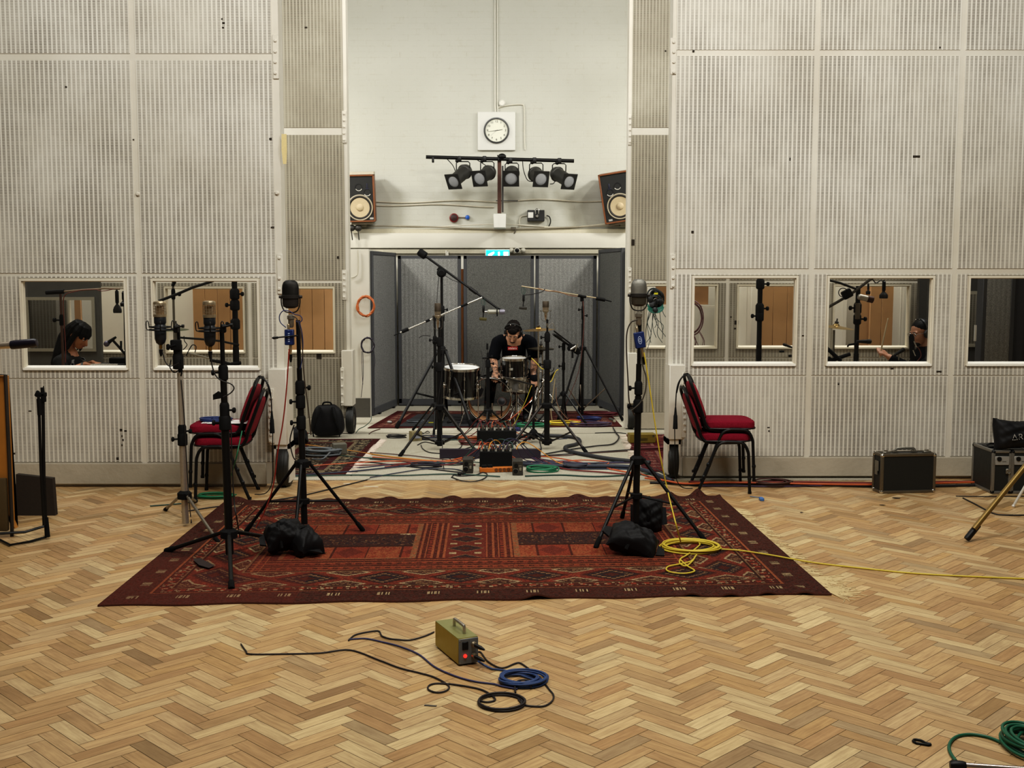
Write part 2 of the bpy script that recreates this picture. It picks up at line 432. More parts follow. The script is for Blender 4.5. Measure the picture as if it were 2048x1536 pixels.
def tyre(parent, cx, Y, z, R, w):
    m = MB(); pr = [(R * .52, -w * .42), (R * .8, -w * .5), (R * .94, -w * .44), (R, -w * .22), (R, w * .22), (R * .94, w * .44), (R * .8, w * .5), (R * .52, w * .42)]
    m.lathe(pr, (cx, Y, z), (1, 0, 0), 32)
    for k in (-.2, 0, .2): m.tube([(cx + w * k, Y + math.cos(a) * R * .998, z + math.sin(a) * R * .998) for a in [2 * PI * i / 32 for i in range(32)]], w * .045, 5, True)
    t = m.build('wheel', M('22221f', .55, bump=.2), parent)
    h = MB(); h.lathe([(R * .52, -w * .3), (R * .45, -w * .36), (.02, -w * .36), (0, -w * .36)], (cx, Y, z), (1, 0, 0), 20); h.lathe([(R * .52, w * .3), (R * .45, w * .36), (.02, w * .36), (0, w * .36)], (cx, Y, z), (1, 0, 0), 20)
    h.build('hub', steel, t)

def front_wall(side, Y, seams, xe, zrows, wins, base):
    """side -1 left / +1 right; xe = inner edge"""
    lo, hi = (-7.6, xe) if side < 0 else (xe, 7.6)
    top = 4.4; z_b0, z_b1 = base
    m = wall_with_holes(lo, hi, z_b0, top, Y, Y + .06, wins); m.box(*((hi - .09, hi) if side < 0 else (lo, lo + .07)), Y + .06, Y + .17, z_b0, top); m.box(lo, hi - .17 if side < 0 else hi, Y + .03, Y + .06, .002, z_b0)
    w = struct('wall_front_' + ('left' if side < 0 else 'right'), m, wall_paint)
    b = MB(); b.box(lo, hi - (.16 if side < 0 else 0) , Y - .022, Y, z_b0, z_b1, .004) if side < 0 else b.box(lo + .13, hi, Y - .022, Y, z_b0, z_b1, .004)
    b.build('base_board', base_paint, w)
    gap = .022
    for i in range(len(seams) - 1):
        a, c = seams[i] + gap, seams[i + 1] - gap
        if a > 6.5 or c < -6.5: continue
        for (za, zb, isw) in zrows:
            hole = None
            if isw:
                for h in wins:
                    if a < (h[0] + h[1]) / 2 < c: hole = (h[0] - .024, h[1] + .024, h[2] - .026, h[3] + .024)
            slotted('slotted_board', w, Y, a, c, za, zb, slot_front, hole)
    return w, lo, hi

# ---- left wall
zl = lambda py: Z(py, YL); zr = lambda py: Z(py, YR)
xl1 = at(277, 480, YL).x; dl = at(560, 300, YL).x - xl1
seamL = [xl1 - 1.155 * k for k in (4, 3, 2, 1)] + [xl1, at(556, 480, YL).x]
winL = []
for (a, b) in ((47, 251), (309, 516)): winL.append((at(a, 650, YL).x, at(b, 650, YL).x, zl(735), zl(562)))
WL, _, _ = front_wall(-1, YL, seamL, at(564, 480, YL).x, [(zl(924), zl(759), 0), (zl(756), zl(552), 1), (zl(546), zl(121), 0), (zl(107), zl(-100), 0)], winL, (.025, zl(926)))
# ---- right wall
sr = [at(1342, 480, YR).x, at(1624, 480, YR).x, at(1911, 480, YR).x]; seamR = sr + [sr[2] + 1.19 * k for k in (1, 2, 3)]
winR = []
for (a, b) in ((1387, 1590), (1656, 1862), (1937, 2143)): winR.append((at(a, 640, YR).x, at(b, 640, YR).x, zr(727), zr(556)))
WR, _, _ = front_wall(1, YR, seamR, at(1340, 480, YR).x, [(zr(912), zr(753), 0), (zr(750), zr(548), 1), (zr(537), zr(112), 0), (zr(100), zr(-100), 0)], winR, (.025, zr(914)))
for h in winL: window(YL, h)
for h in winR: window(YR, h)

# ---- hardware on the free ends: bolted straps, cover boxes, tyres
def strap(parent, Y, pts_px, x0, x1, py0, py1, t=.012):
    m = MB(); m.box(at(x0, py0, Y).x, at(x1, py0, Y).x, Y - t, Y, Z(py1, Y), Z(py0, Y), .003)
    bolts(m, [(at(x, y, Y).x, Y - t, Z(y, Y)) for x, y in pts_px]); m.build('bolted_strap', wall_paint, parent)
strap(WL, YL, [(551, y) for y in (82, 104, 125, 147)], 545, 557, 70, 158)
strap(WL, YL, [(559, y) for y in (516, 557, 578)], 554, 565, 508, 588)
m = MB(); bolts(m, [(at(x, y, YL).x, YL - .006, Z(y, YL)) for x, y in ((554, 386), (276, 388))], .014); m.build('bolt', wall_paint, WL)
m = MB(); m.box(at(541, 735, YL).x, at(577, 735, YL).x, YL - .10, YL + .17, zl(887), zl(736), .006); m.build('wheel_cover', wall_paint, WL)
strap(WL, YL - .10, [(541 + 2 * (i % 2), 784 + i * 12.2) for i in range(9)], 535, 548, 777, 886)
m = MB(); xa, xb = at(552, 900, YL).x, at(583, 900, YL).x
m.box(xa, xa + .018, YL - .08, YL + .15, .05, zl(887)).box(xb - .018, xb, YL - .08, YL + .15, .05, zl(887)).box(xa, xb, YL - .08, YL + .15, zl(895), zl(887)); m.build('wheel_fork', wall_paint, WL)
tyre(WL, at(569, 930, YL).x, YL + .03, .178, .178, .105)
strap(WR, YR, [(1347, y) for y in (85, 105, 125, 145)], 1341, 1353, 76, 149)
strap(WR, YR, [(1346, y) for y in (516, 536, 556, 572)], 1341, 1351, 508, 577)
m = MB(); m.box(at(1335, 800, YR).x, at(1366, 800, YR).x, YR - .10, YR + .17, zr(876), zr(728), .006); m.build('wheel_cover', wall_paint, WR)
strap(WR, YR - .1, [(1369, 752 + i * 12) for i in range(10)], 1364, 1374, 746, 875)
m = MB(); xa, xb = at(1332, 900, YR).x, at(1358, 900, YR).x
m.box(xa, xa + .016, YR - .08, YR + .15, .05, zr(877)).box(xb - .016, xb, YR - .08, YR + .15, .05, zr(877)).box(xa, xb, YR - .08, YR + .15, zr(886), zr(877)); m.build('wheel_fork', wall_paint, WR)
tyre(WR, at(1344, 920, YR).x, YR + .03, .155, .155, .092)
# tape strip hanging by the edge of the left wall
m = MB(); m.add([at(563, 268, YL - .02), at(573, 268, YL - .02), at(574, 300, YL - .03), at(573, 328, YL - .02), at(566, 328, YL - .02), at(563, 300, YL - .03)], [(0, 1, 2, 3, 4, 5)])
one('tape_strip', m, M('d8c48f', .6), 'strip of yellowed masking tape peeling from the edge of the wall', 'tape')
# little dark holes broken through the boards
def scar(parent, Y, pts):
    m = MB()
    for (x, y, w, h) in pts:
        c = at(x, y, Y - .0075); s = Y / F; m.obox(c, (w * s, .002, h * s))
    m.build('broken_slot', M('2b2319', .9), parent)
scar(WL, YL, [(444, 38, 3, 3), (447, 46, 5, 4), (446, 55, 4, 3), (132, 174, 4, 3), (541, 278, 5, 4), (545, 455, 7, 3), (267, 279, 3, 2), (242, 860, 5, 4), (251, 862, 5, 3), (244, 872, 3, 3), (246, 880, 3, 4), (244, 890, 3, 3), (235, 917, 5, 4), (29, 907, 3, 3), (60, 822, 6, 2)])
scar(WR, YR, [(1387, 102, 4, 4), (1385, 464, 5, 5), (1833, 313, 14, 4), (1880, 95, 3, 3), (1784, 737, 6, 3), (1878, 743, 10, 3), (1677, 768, 3, 4), (1606, 671, 4, 2), (1537, 855, 5, 2), (1538, 862, 3, 3), (1580, 318, 2, 6)])

# ---- walls set back
def inner_wall(side, Y, xe, wins, name, seam_xs, base_py, cover, strap_px, tyre_px):
    lo, hi = (-8.2, xe) if side < 0 else (xe, 8.2)
    z = lambda py: Z(py, Y); top = 4.85
    w = struct(name, wall_with_holes(lo, hi, .02, top, Y, Y + .06, wins).box(*((hi - .05, hi) if side < 0 else (lo, lo + .05)), Y + .06, Y + .16, .02, top), wall_paint)
    b = MB(); b.box(lo, hi - (.12 if side < 0 else -0), Y - .02, Y, .02, z(base_py)) if side < 0 else b.box(lo + .1, hi, Y - .02, Y, .02, z(base_py)); b.build('base_board', base_paint, w)
    for i in range(len(seam_xs) - 1):
        a, c = seam_xs[i] + .022, seam_xs[i + 1] - .022
        for (za, zb, isw) in ((z(base_py - 2), z(717), 0), (z(714), z(566), 1), (z(560), z(270), 0), (z(255), z(-25), 0)):
            hole = None
            if isw:
                for h in wins:
                    if a < (h[0] + h[1]) / 2 < c: hole = (h[0] - .024, h[1] + .024, h[2] - .026, h[3] + .024)
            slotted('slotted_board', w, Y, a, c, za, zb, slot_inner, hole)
    x0, x1, y0, y1 = cover
    m = MB(); m.box(at(x0, 750, Y).x, at(x1, 750, Y).x, Y - .07, Y + .16, z(y1), z(y0), .006); m.build('wheel_cover', wall_paint, w)
    for (a, c, p0, p1) in strap_px: strap(w, Y - (.0 if p0 < 690 else .07), [((a + c) / 2, p0 + 6 + k * (p1 - p0 - 12) / 4) for k in range(5)], a, c, p0, p1)
    cx, cy, R, tw = tyre_px; tyre(w, at(cx, cy, Y).x, Y + .04, R + .008, R, tw)
    return w
wi = []
for (a, b) in ((138, 292), (333, 487), (528, 667)): wi.append((at(a, 640, Y2L).x, at(b, 640, Y2L).x, Z(703, Y2L), Z(577, Y2L)))
xeL = at(697, 480, Y2L).x; sL = [at(694, 480, Y2L).x - 1.05 * k for k in (5, 4, 3, 2, 1, 0)]
cxs = [(wi[k][0] + wi[k + 1][1]) / 2 for k in (0, 1)]; sL = [cxs[0] - 2.1, cxs[0] - 1.05, cxs[0], cxs[1], at(694, 480, Y2L).x]
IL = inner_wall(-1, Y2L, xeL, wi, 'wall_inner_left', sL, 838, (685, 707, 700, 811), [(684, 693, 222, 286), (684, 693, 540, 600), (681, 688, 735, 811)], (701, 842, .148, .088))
wir = []
for (a, b) in ((1293, 1432), (1476, 1618), (1668, 1816)): wir.append((at(a, 640, Y2R).x, at(b, 640, Y2R).x, Z(694, Y2R), Z(572, Y2R)))
xeR = at(1254, 480, Y2R).x; cr = [(wir[k][0] + wir[k + 1][1]) / 2 for k in (0, 1)]
sR = [at(1257, 480, Y2R).x, at(1454, 640, Y2R).x, at(1643, 640, Y2R).x, at(1843, 640, Y2R).x, at(1843, 640, Y2R).x + 1.1, at(1843, 640, Y2R).x + 2.2]
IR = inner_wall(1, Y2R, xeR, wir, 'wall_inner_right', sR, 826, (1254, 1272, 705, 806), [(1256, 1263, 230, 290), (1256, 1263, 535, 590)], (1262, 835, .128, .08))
for h in wi + wir: window(Y2L if h[0] < 0 else Y2R, h, depth=.055, dull=True, pane=False)
scar(IR, Y2R, [(1266, 485, 6, 12), (1331, 102, 3, 3), (1473, 645, 8, 8), (1470, 657, 4, 3), (1462, 634, 3, 3)])
scar(IL, Y2L, [(638, 711, 10, 14), (612, 55, 5, 3), (676, 515, 4, 5)])

# ---- back wall, alcove, beam
xpl, xpr = at(739, 650, YP).x, at(1253, 650, YP).x
zb0, zb1 = Z(496, YB - .2), Z(466, YB - .2)
m = MB(); m.box(-8.2, 8.2, YB, YB + .3, zb1 - .1, 7.2); struct('wall_back', m, brick)
lowp = M('c8c4b7', .6, 0, .05, 5, .1); zp = Z(498, YP)
m = MB(); m.box(-8.2, 8.2, YA, YA + .1, 0, zb1); struct('wall_back_lower', m, lowp)
m = MB(); m.box(-8.2, xpl, YP, YP + .12, 0, zp).box(xpl - .12, xpl, YP + .12, YA, 0, zp); struct('wall_side_left', m, lowp)
m = MB(); m.box(xpr, xpr + .12, YP + .12, YA, 0, zp).box(xpr, 8.2, YP, YP + .12, 0, zp); struct('wall_side_right', m, lowp)
m = MB(); m.box(-8.2, 8.2, YB - .2, YB + .02, zb0, zb1, .008).box(-8.2, 8.2, YB - .04, YB + .2, zb0, zb0 + .05); struct('trim_1', m, M('cac6b9', .5, 0, .06, 3))
m = MB(); m.box(-8.2, xpl, YP - .02, YP, 0, .10).box(-8.2, xpl, YP - .012, YP, .10, .24); struct('baseboard_left', m, M('4d4a43', .6))
m = MB(); m.box(xpr, 8.2, YP - .02, YP, 0, .10); struct('baseboard_right', m, M('4d4a43', .6))
m = MB(); m.box(-2.2, 2.2, YA - .05, YA, Z(507, YA), Z(499, YA))
for x in (895, 938): m.box(at(x, 503, YA).x - .004, at(x, 503, YA).x + .004, YA - .054, YA - .05, Z(507, YA), Z(499, YA))
struct('trim_2', m, M('a8a290', .6))

# trunking along the top of the beam
m = MB(); ztk = zb1
m.box(-8, 8, YB - .13, YB - .002, ztk, ztk + .06, .004)
for x in (-1.9, -1.35, -.62, .35, 1.0, 1.45): m.box(x, x + .008, YB - .134, YB, ztk - .002, ztk + .062)
tk = one('cable_trunking', m, M('b9b29d', .6), 'long cream cable trunking lying along the top of the beam', 'trunking')
for i, (dz, a, b, w, lab) in enumerate(((.075, -2.3, 2.2, .012, 'grey wire sagging along the top of the trunking'), (.10, -2.3, .6, .009, 'thin pale wire above the trunking by the red bell'), (.09, .25, 2.3, .016, 'thick cream hose looping from the trunking towards the tilted loudspeaker'))):
    pts = [Vector((a + (b - a) * t, YB - .15 + .02 * i, ztk + dz + .02 * math.sin(t * 9 + i) + (.08 * t ** 3 if i == 2 else 0))) for t in np.linspace(0, 1, 14)]
    cable('wall_cable', pts, w, M(('8f8877', 'cfc9b9', 'c4bda9')[i], .6), lab, 'cable', 'wiring on the back wall')
for i, (py0, py1, xa, xb, lab) in enumerate(((403, 403, 752, 1000, 'upper of two painted cables from the upright loudspeaker to the lamp post'), (409, 410, 752, 988, 'lower of two painted cables from the upright loudspeaker to the lamp post'), (401, 401, 1003, 1205, 'painted cable from the lamp post across to the tilted loudspeaker'))):
    pts = [at(xa + (xb - xa) * t, py0 + 2.2 * math.sin(t * 7 + i) + (3 if i == 1 else 0) * t, YB - .012) for t in np.linspace(0, 1, 12)]
    cable('wall_cable', pts, .011, M('c6bfae', .6), lab, 'cable', 'wiring on the back wall')
for x, r, lab in ((989.5, .012, 'thicker white conduit running down the brick wall to the clock board'), (994.5, .009, 'thinner white conduit running down the brick wall to the clock board')):
    m = MB(); m.tube([at(x, -350, YB - .02), at(x + .6, 212, YB - .02), at(x + 1.5, 226, YB - .02)], r, 8)
    one('conduit', m, M('d2cfc2', .55), lab, 'conduit', 'conduits on the back wall')
cable('wall_cable', [at(x, y, YB - .015) for x, y in ((996, 215), (1012, 211), (1030, 209), (1044, 209), (1048, 214), (1049, 240), (1049, 280), (1050, 300))], .011, M('cbc7b8', .55), 'white cable looping round beside the clock board', 'cable', 'wiring on the back wall')
m = MB(); m.lathe([(.045, 0), (.045, .04), (.03, .055), (0, .055)], at(1004, 207, YB), (0, -1, 0), 20); one('junction_box', m, M('dcdad0', .5), 'small round white junction box above the clock board', 'junction box')

# clock
ck = at(993, 261, YB - .06); ckr = .174
T = thing('wall_clock', 'round black-rimmed wall clock on a square white board', 'clock', (ck.x, YB, ck.z - .25))
m = MB(); bw = .256; bc = at(993, 263, YB); m.box(bc.x - bw, bc.x + bw, YB - .05, YB, bc.z - bw, bc.z + bw, .012); m.build('backboard', whitep, T)
m = MB(); m.lathe([(ckr * .86, .0), (ckr * .98, 0), (ckr, .015), (ckr * .97, .035), (ckr * .9, .036), (ckr * .86, .02)], (ck.x, YB - .05, ck.z), (0, -1, 0), 48); m.build('rim', M('191919', .35), T)
m = MB(); m.lathe([(ckr * .88, 0), (ckr * .88, .010), (0, .010)], (ck.x, YB - .05, ck.z), (0, -1, 0), 48); m.build('dial', M('dddccb', .5, 0, .02), T)
m = MB(); yy = YB - .0635
for h in range(1, 13):
    a = PI / 2 - h * PI / 6; m.text(str(h), .042, (ck.x + math.cos(a) * ckr * .69, yy, ck.z + math.sin(a) * ckr * .69))
m.build('numerals', M('2a2a28', .6), T)
def hand(a, L, w, back=.02):
    d = Vector((math.cos(a), 0, math.sin(a))); n = Vector((-d.z, 0, d.x)); c = Vector((ck.x, YB - .066, ck.z)); h = MB()
    h.prism([(-back, -w), (L, -w * .5), (L, w * .5), (-back, w)], -.002, c, (d, n, (0, 1, 0))); return h
hand(math.radians(8), ckr * .47, .0035).build('hour_hand', M('1d1d1d', .5), T)
hand(math.radians(188), ckr * .68, .0028).build('minute_hand', M('1d1d1d', .5), T)
hand(math.radians(222), ckr * .6, .0010).build('second_hand', M('6d6d66', .5), T)

# lighting bar on its post, and five lamps
YBAR = YB - .55
T = thing('lighting_bar', 'black horizontal lamp bar on a rusty post above the white wall box', 'lighting rig', (at(1000, 440, YB).x, YB, Z(455, YB)))
m = MB(); m.rod(at(852, 314, YBAR), at(1148, 322, YBAR), .024, n=14); m.build('crossbar', satin, T)
m = MB(); px_ = at(998, 318, YBAR + .03); m.box(px_.x - .02, px_.x + .03, YBAR + .03, YBAR + .09, Z(426, YBAR), Z(318, YBAR)); m.build('rusty_post', M('4a2a1c', .7, 0, .3, 20), T)
m = MB(); m.box(px_.x + .035, px_.x + .06, YBAR + .04, YBAR + .1, Z(424, YBAR), Z(331, YBAR)).box(px_.x - .04, px_.x + .25, YBAR + .05, YBAR + .065, Z(402, YBAR), Z(400, YBAR)); m.build('steel_post', M('3a3835', .5, .4), T)
m = MB(); a = at(987, 428, YBAR); b = at(1012, 456, YBAR); m.box(a.x, b.x, YBAR - .06, YB, b.z, a.z, .006).box(a.x + .07, a.x + .075, YBAR - .062, YBAR - .05, b.z, a.z); m.build('wall_box', whitep, T)
m = MB(); c = at(1004, 313, YBAR); m.ell(c, (.055, .05, .04)); m.tube([at(995, 310, YBAR - .03), at(998, 322, YBAR - .03), at(1001, 312, YBAR - .03)], .008, 6); m.build('bar_clamp', satin, T)
m = MB(); c = at(866, 320, YBAR); m.obox(c, (.03, .05, .07), bev=.01); m.build('spare_clamp', satin, T)
lens = M('8d8f92', .25, 0, .08, 30, spec=.6)
def par_can(px, py_yoke, ctr, face, lab, i):
    """lamp body from back centre to square-framed front; px are on the bar"""
    top = at(px, py_yoke, YBAR); bc_, fc = at(*ctr, YBAR + .07), at(*face, YBAR - .16); d = (fc - bc_).normalized()
    T = thing('stage_lamp', lab, 'stage lamp', top, 'stage lamps on the lighting bar')
    L = (fc - bc_).length; m = MB(); m.lathe([(0, -.09), (.045, -.085), (.082, -.05), (.096, 0), (.098, .02), (.088, .03), (.085, L * .6), (.082, L - .01), (.07, L - .01)], bc_, d, 24); m.lathe([(.1, .0), (.102, .005), (.102, .015), (.1, .02)], bc_, d, 24); m.build('lamp_body', M('34332f', .5, .2, .15), T)
    up = Vector((0, 0, 1)); side = d.cross(up).normalized(); u2 = side.cross(d).normalized()
    R = Matrix((side, d, u2)).transposed(); fr = MB(); h = .105; c4 = [(-h, -h), (h, -h), (h, h), (-h, h)]
    n = 24; circ = [(math.cos(2 * PI * k / n) * .08, math.sin(2 * PI * k / n) * .08) for k in range(n)]
    sq = [(max(-h, min(h, 1.5 * h * math.cos(2 * PI * k / n))), max(-h, min(h, 1.5 * h * math.sin(2 * PI * k / n)))) for k in range(n)]
    fr.ring(sq, circ, .012, fc, (side, u2, d)); fr.build('gel_frame', M('171716', .5), T)
    le = MB(); le.lathe([(.084, .0), (.08, .004), (.05, .010), (0, .012)], fc - d * .004, d, 24); le.build('lens', lens, T)
    mid = bc_ + d * .05; y = MB(); w = .088
    y.tube([mid + Vector((-w, 0, 0)), Vector((mid.x - w, top.y, top.z - .06)), Vector((mid.x - w + .02, top.y, top.z - .04)), Vector((mid.x + w - .02, top.y, top.z - .04)), Vector((mid.x + w, top.y, top.z - .06)), mid + Vector((w, 0, 0))], .008, 6); y.build('yoke', satin, T)
    k = MB(); k.obox(top + Vector((-.02, 0, -.005)), (.055, .07, .075), bev=.015); k.ell(top + Vector((-.05, 0, -.03)), .026); k.build('hook_clamp', satin, T)
for i, a in enumerate(((922, 317, (930, 343), (907, 363), 'stage lamp at the loose end of the bar, tipped furthest downwards'), (972, 317, (978, 345), (959, 357), 'stage lamp just before the rusty post, second along the bar'),
                       (1024, 320, (1024, 346), (1022, 357), 'stage lamp just past the rusty post, facing straight forward'), (1072, 320, (1070, 348), (1082, 358), 'stage lamp fourth along the bar, turned outwards over the black control box'),
                       (1122, 321, (1114, 348), (1138, 363), 'stage lamp at the end of the bar nearest the tilted loudspeaker'))): par_can(*a, i)
for i, (pts, lab) in enumerate((([(890, 314), (905, 330), (912, 345), (918, 352)], 'black lead drooping from the bar to the first stage lamp'), ([(950, 317), (970, 330), (985, 340)], 'black lead slanting from the bar to the second stage lamp'), ([(1045, 318), (1047, 340), (1055, 360), (1066, 363)], 'black lead looping from the bar to the fourth stage lamp'), ([(1100, 368), (1108, 366), (1112, 352)], 'black lead hooked between the fourth and fifth stage lamps'))):
    cable('lamp_lead', [at(x, y, YBAR + .05) for x, y in pts], .006, satin, lab, 'cable', 'leads of the stage lamps')

# loudspeakers
def speaker(face_c, rz, rx, ry, lab, flip, sh=None, W=.36, Hh=.62, D=.3):
    T = thing('loudspeaker', lab, 'loudspeaker', face_c, 'wall loudspeakers'); R = Euler((rx, ry, rz)).to_matrix(); O = Vector(face_c)
    P = lambda x, y, z: O + R @ Vector((x, y, z)); dn = R @ Vector((0, -1, 0))
    m = MB(); t = .02
    for (c, s) in (((0, D / 2, Hh / 2 - t / 2), (W, D, t)), ((0, D / 2, -Hh / 2 + t / 2), (W, D, t)), ((-W / 2 + t / 2, D / 2, 0), (t, D, Hh)), ((W / 2 - t / 2, D / 2, 0), (t, D, Hh)), ((0, D - .01, 0), (W, .02, Hh))): m.obox(P(*c), s, R, .003)
    m.build('cabinet', M('7a4a2c', .45, 0, .18, 14), T)
    m = MB(); m.obox(P(0, .03, 0), (W - .03, .02, Hh - .03), R); m.build('baffle', M('1d1d1c', .6), T)
    f = flip; wc = P(-.02 * f, .02, -.12)
    m = MB(); m.lathe([(.172, 0), (.172, .012), (.163, .016), (.155, .012)], wc, dn, 40, caps=False); wf = m.build('woofer', M('a79c86', .5), T)
    m = MB(); m.lathe([(.156, .012), (.143, .017), (.131, .005), (.128, .004)], wc, dn, 40, caps=False); m.build('surround', M('2a2622', .7), wf)
    m = MB(); m.lathe([(.13, .004), (.05, .0012), (.046, .008), (.032, .018), (0, .022)], wc, dn, 40, caps=False); m.build('cone', M('bba888', .7), wf)
    for (x, z, nm) in ((-.025 * f, .145, 'port'), (.085 * f, .075, 'port')):
        m = MB(); m.lathe([(.05, .0), (.05, .004), (.04, .004), (.036, -.005), (0, -.005)], P(x, .02, z), dn, 24, caps=False); m.build('port', M('090909', .6), T)
        m = MB(); m.tube([P(x + math.cos(a) * .044, .017, z + math.sin(a) * .044) for a in np.linspace(PI * 1.15, PI * 1.85, 12)], .005, 6); m.build('port_rim', M('c8c4ba', .5), T)
    m = MB(); m.obox(P(.085 * f, .018, .165), (.018, .01, .06), R, .003); m.obox(P(.085 * f, .018, .125), (.05, .008, .014), R, .004); m.build('tweeter', M('2b2c3d', .4), T)
    m = MB(); m.obox(P(.13 * f * (1 if not sh else 1), .018, -Hh / 2 + .045), (.05, .004, .025), R); m.build('badge', M('a8a6a0', .4), T)
    m = MB(); m.obox(P(0, D * .55, -Hh / 2 - .02), (W * .8, D * .7, .03), R); m.obox(P(0, D - .06, -Hh / 2 - .05), (.1, .2, .06), Matrix.Identity(3)); m.build('bracket', M('8d8676', .6), T)
    if not sh:
        m = MB(); m.obox(P(0, D * .5, Hh / 2 + .02), (W, D * .9, .035), R); m.build('top_board', M('bdb5a2', .6), T)
spL = at(722, 397, YB - .42); spR = at(1234, 395, YB - .42)
speaker(spL, math.radians(3), math.radians(6), math.radians(-1.5), 'wooden loudspeaker with a tan cone hung upright by the slotted wall corner', 1)
speaker(spR, math.radians(-14), math.radians(8), math.radians(-8), 'wooden loudspeaker hung tilted, its outer edge hidden by the slotted wall', -1, sh=1, W=.42, Hh=.66)
m = MB(); c = at(712, 456, YB - .3)
for dx in (-.06, .03): m.ell(c + Vector((dx, 0, 0)), (.05, .05, .045)); m.tube([c + Vector((dx, -.02, -.03)), c + Vector((dx + .01, 0, -.16))], .008, 6)
one('wall_spotlight', m, M('2f2c27', .5), 'pair of dark fittings under the upright loudspeaker', 'fitting')

# bell, blue beacon, control box, exit sign, camera
T = thing('fire_bell', 'round dark red alarm bell on the brick wall', 'bell', at(908, 436, YB))
c = at(908, 436, YB); m = MB(); m.lathe([(.062, 0), (.062, .03), (.058, .05), (.05, .055)], c, (0, -1, 0), 28); m.build('rim', M('7d1a1c', .4), T)
m = MB(); m.lathe([(.05, .05), (.045, .062), (.02, .07), (0, .07)], c, (0, -1, 0), 28); m.lathe([(.014, .07), (.014, .074), (0, .075)], c, (0, -1, 0), 12); m.build('grille', M('3a1a1a', .5), T)
m = MB(); m.rod(at(916, 435, YB - .02), at(931, 435, YB - .02), .006); one('link_pipe', m, M('6d5a48', .5), 'short brown pipe between the bell and the blue lamp', 'pipe')
T = thing('beacon', 'small round bright blue beacon beside the red bell', 'beacon', at(935, 435, YB)); c = at(935, 435, YB)
m = MB(); m.lathe([(.032, 0), (.032, .03), (.026, .055), (.012, .065), (0, .066)], c, (0, -1, 0), 20); m.build('dome', M('0f55b4', .2, coat=.5), T)
m = MB(); m.lathe([(.034, 0), (.034, .012), (.03, .014)], c, (0, -1, 0), 20); m.build('collar', M('1f2e4a', .5), T)
T = thing('control_box', 'black control box with a white label below the lamps', 'control box', at(1072, 442, YB))
a, b = at(1055, 420, YB - .1), at(1089, 442, YB - .1); m = MB(); m.box(a.x, b.x, YB - .1, YB, b.z, a.z, .004); m.build('case', M('181818', .5), T)
a, b = at(1056, 424.5, YB - .103), at(1066.5, 435.5, YB - .103); m = MB(); m.box(a.x, b.x, YB - .104, YB - .1, b.z, a.z); m.build('paper_label', M('d8d6cf', .7), T)
m = MB(); c = at(1074, 428, YB - .12); m.tube([c + Vector((-.02, 0, 0)), c + Vector((-.022, 0, .06)), c + Vector((0, 0, .075)), c + Vector((.022, 0, .06)), c + Vector((.02, 0, 0))], .006, 6); m.lathe([(.022, 0), (.024, .03), (.012, .05)], c + Vector((0, .02, -.03)), (0, -1, 0)); m.build('padlock', M('8f8d88', .3, .7), T)
cable('wall_cable', [at(x, y, YB - .03) for x, y in ((1093, 431), (1099, 434), (1101, 444), (1096, 456))], .008, satin, 'black lead curving down from the control box', 'cable', 'wiring on the back wall')
cable('wall_cable', [at(x, y, YB - .02) for x, y in ((1054, 431), (1043, 433), (1039, 441), (1040, 455))], .008, M('cfcabb', .5), 'white lead curving down from the control box', 'cable', 'wiring on the back wall')
m = MB(); c = at(1027, 457, YB - .16); m.obox(c, (.07, .06, .04), bev=.008); m.tube([c, c + Vector((.03, -.03, -.02)), c + Vector((.01, -.04, -.07))], .011, 6)
one('cable_joint', m, M('5d5648', .6), 'dark cable joint on the trunking under the wall box', 'fitting')
YE = YA - .12
T = thing('exit_sign', 'glowing turquoise exit sign with white figure arrow and door, above the screens', 'sign', at(995, 512, YE))
a, b = at(970.5, 498.5, YE), at(1020, 522, YE); m = MB(); m.box(a.x, b.x, YE, YE + .08, b.z, a.z, .004); m.build('housing', whitep, T)
m = MB(); m.box(a.x + .012, b.x - .012, YE - .004, YE, b.z + .01, a.z - .012)
m.build('lit_panel', M('0fb5ba', .4, emit=lin('08d4dc'), es=1.25), T)
m = MB(); U = lambda px, py: at(px, py, YE - .006)
m.add([U(976, 509), U(983, 505), U(988, 503), U(989, 506), U(984, 511), U(976, 514)], [(0, 1, 2, 3, 4, 5)]); m.add([U(996, 504), U(999, 503), U(1000, 507), U(999, 516), U(996, 516)], [(0, 1, 2, 3, 4)]); m.add([U(1007, 503.5), U(1016.5, 503.5), U(1016.5, 518), U(1007, 518)], [(0, 1, 2, 3)])
m.build('pictogram', M('f4fffd', .4, emit=(1, 1, 1), es=1.6), T)
T = thing('security_camera', 'little round black-lensed camera beside the exit sign', 'camera', at(1034, 503, YE)); c = at(1034, 501, YE)
m = MB(); m.lathe([(.036, -.02), (.038, .05), (.03, .06)], c, (0, -1, 0), 20); m.build('camera_body', M('b9b6ab', .4), T)
m = MB(); m.lathe([(.03, .058), (.027, .064), (0, .066)], c, (0, -1, 0), 20); m.build('camera_lens', M('0c0c0c', .2), T)
for dx in (-.075, .085):
    m = MB(); m.ell(c + Vector((dx, .02, 0)), (.035, .04, .034)); m.build('lamp_ear', M('aeaa9c', .5), T)
m = MB(); a = at(896, 512, YA - .1); m.box(at(889, 0, YA - .1).x, at(891, 0, YA - .1).x, YA - .1, YA, a.z - .3, Z(501, YA - .1)).box(at(892, 0, YA - .1).x, at(894.5, 0, YA - .1).x, YA - .1, YA, a.z - .3, Z(503, YA - .1)); one('conduit', m, M('d8d4c6', .5), 'pair of short white pipes behind the top of the grey screens', 'conduit', 'conduits on the back wall')

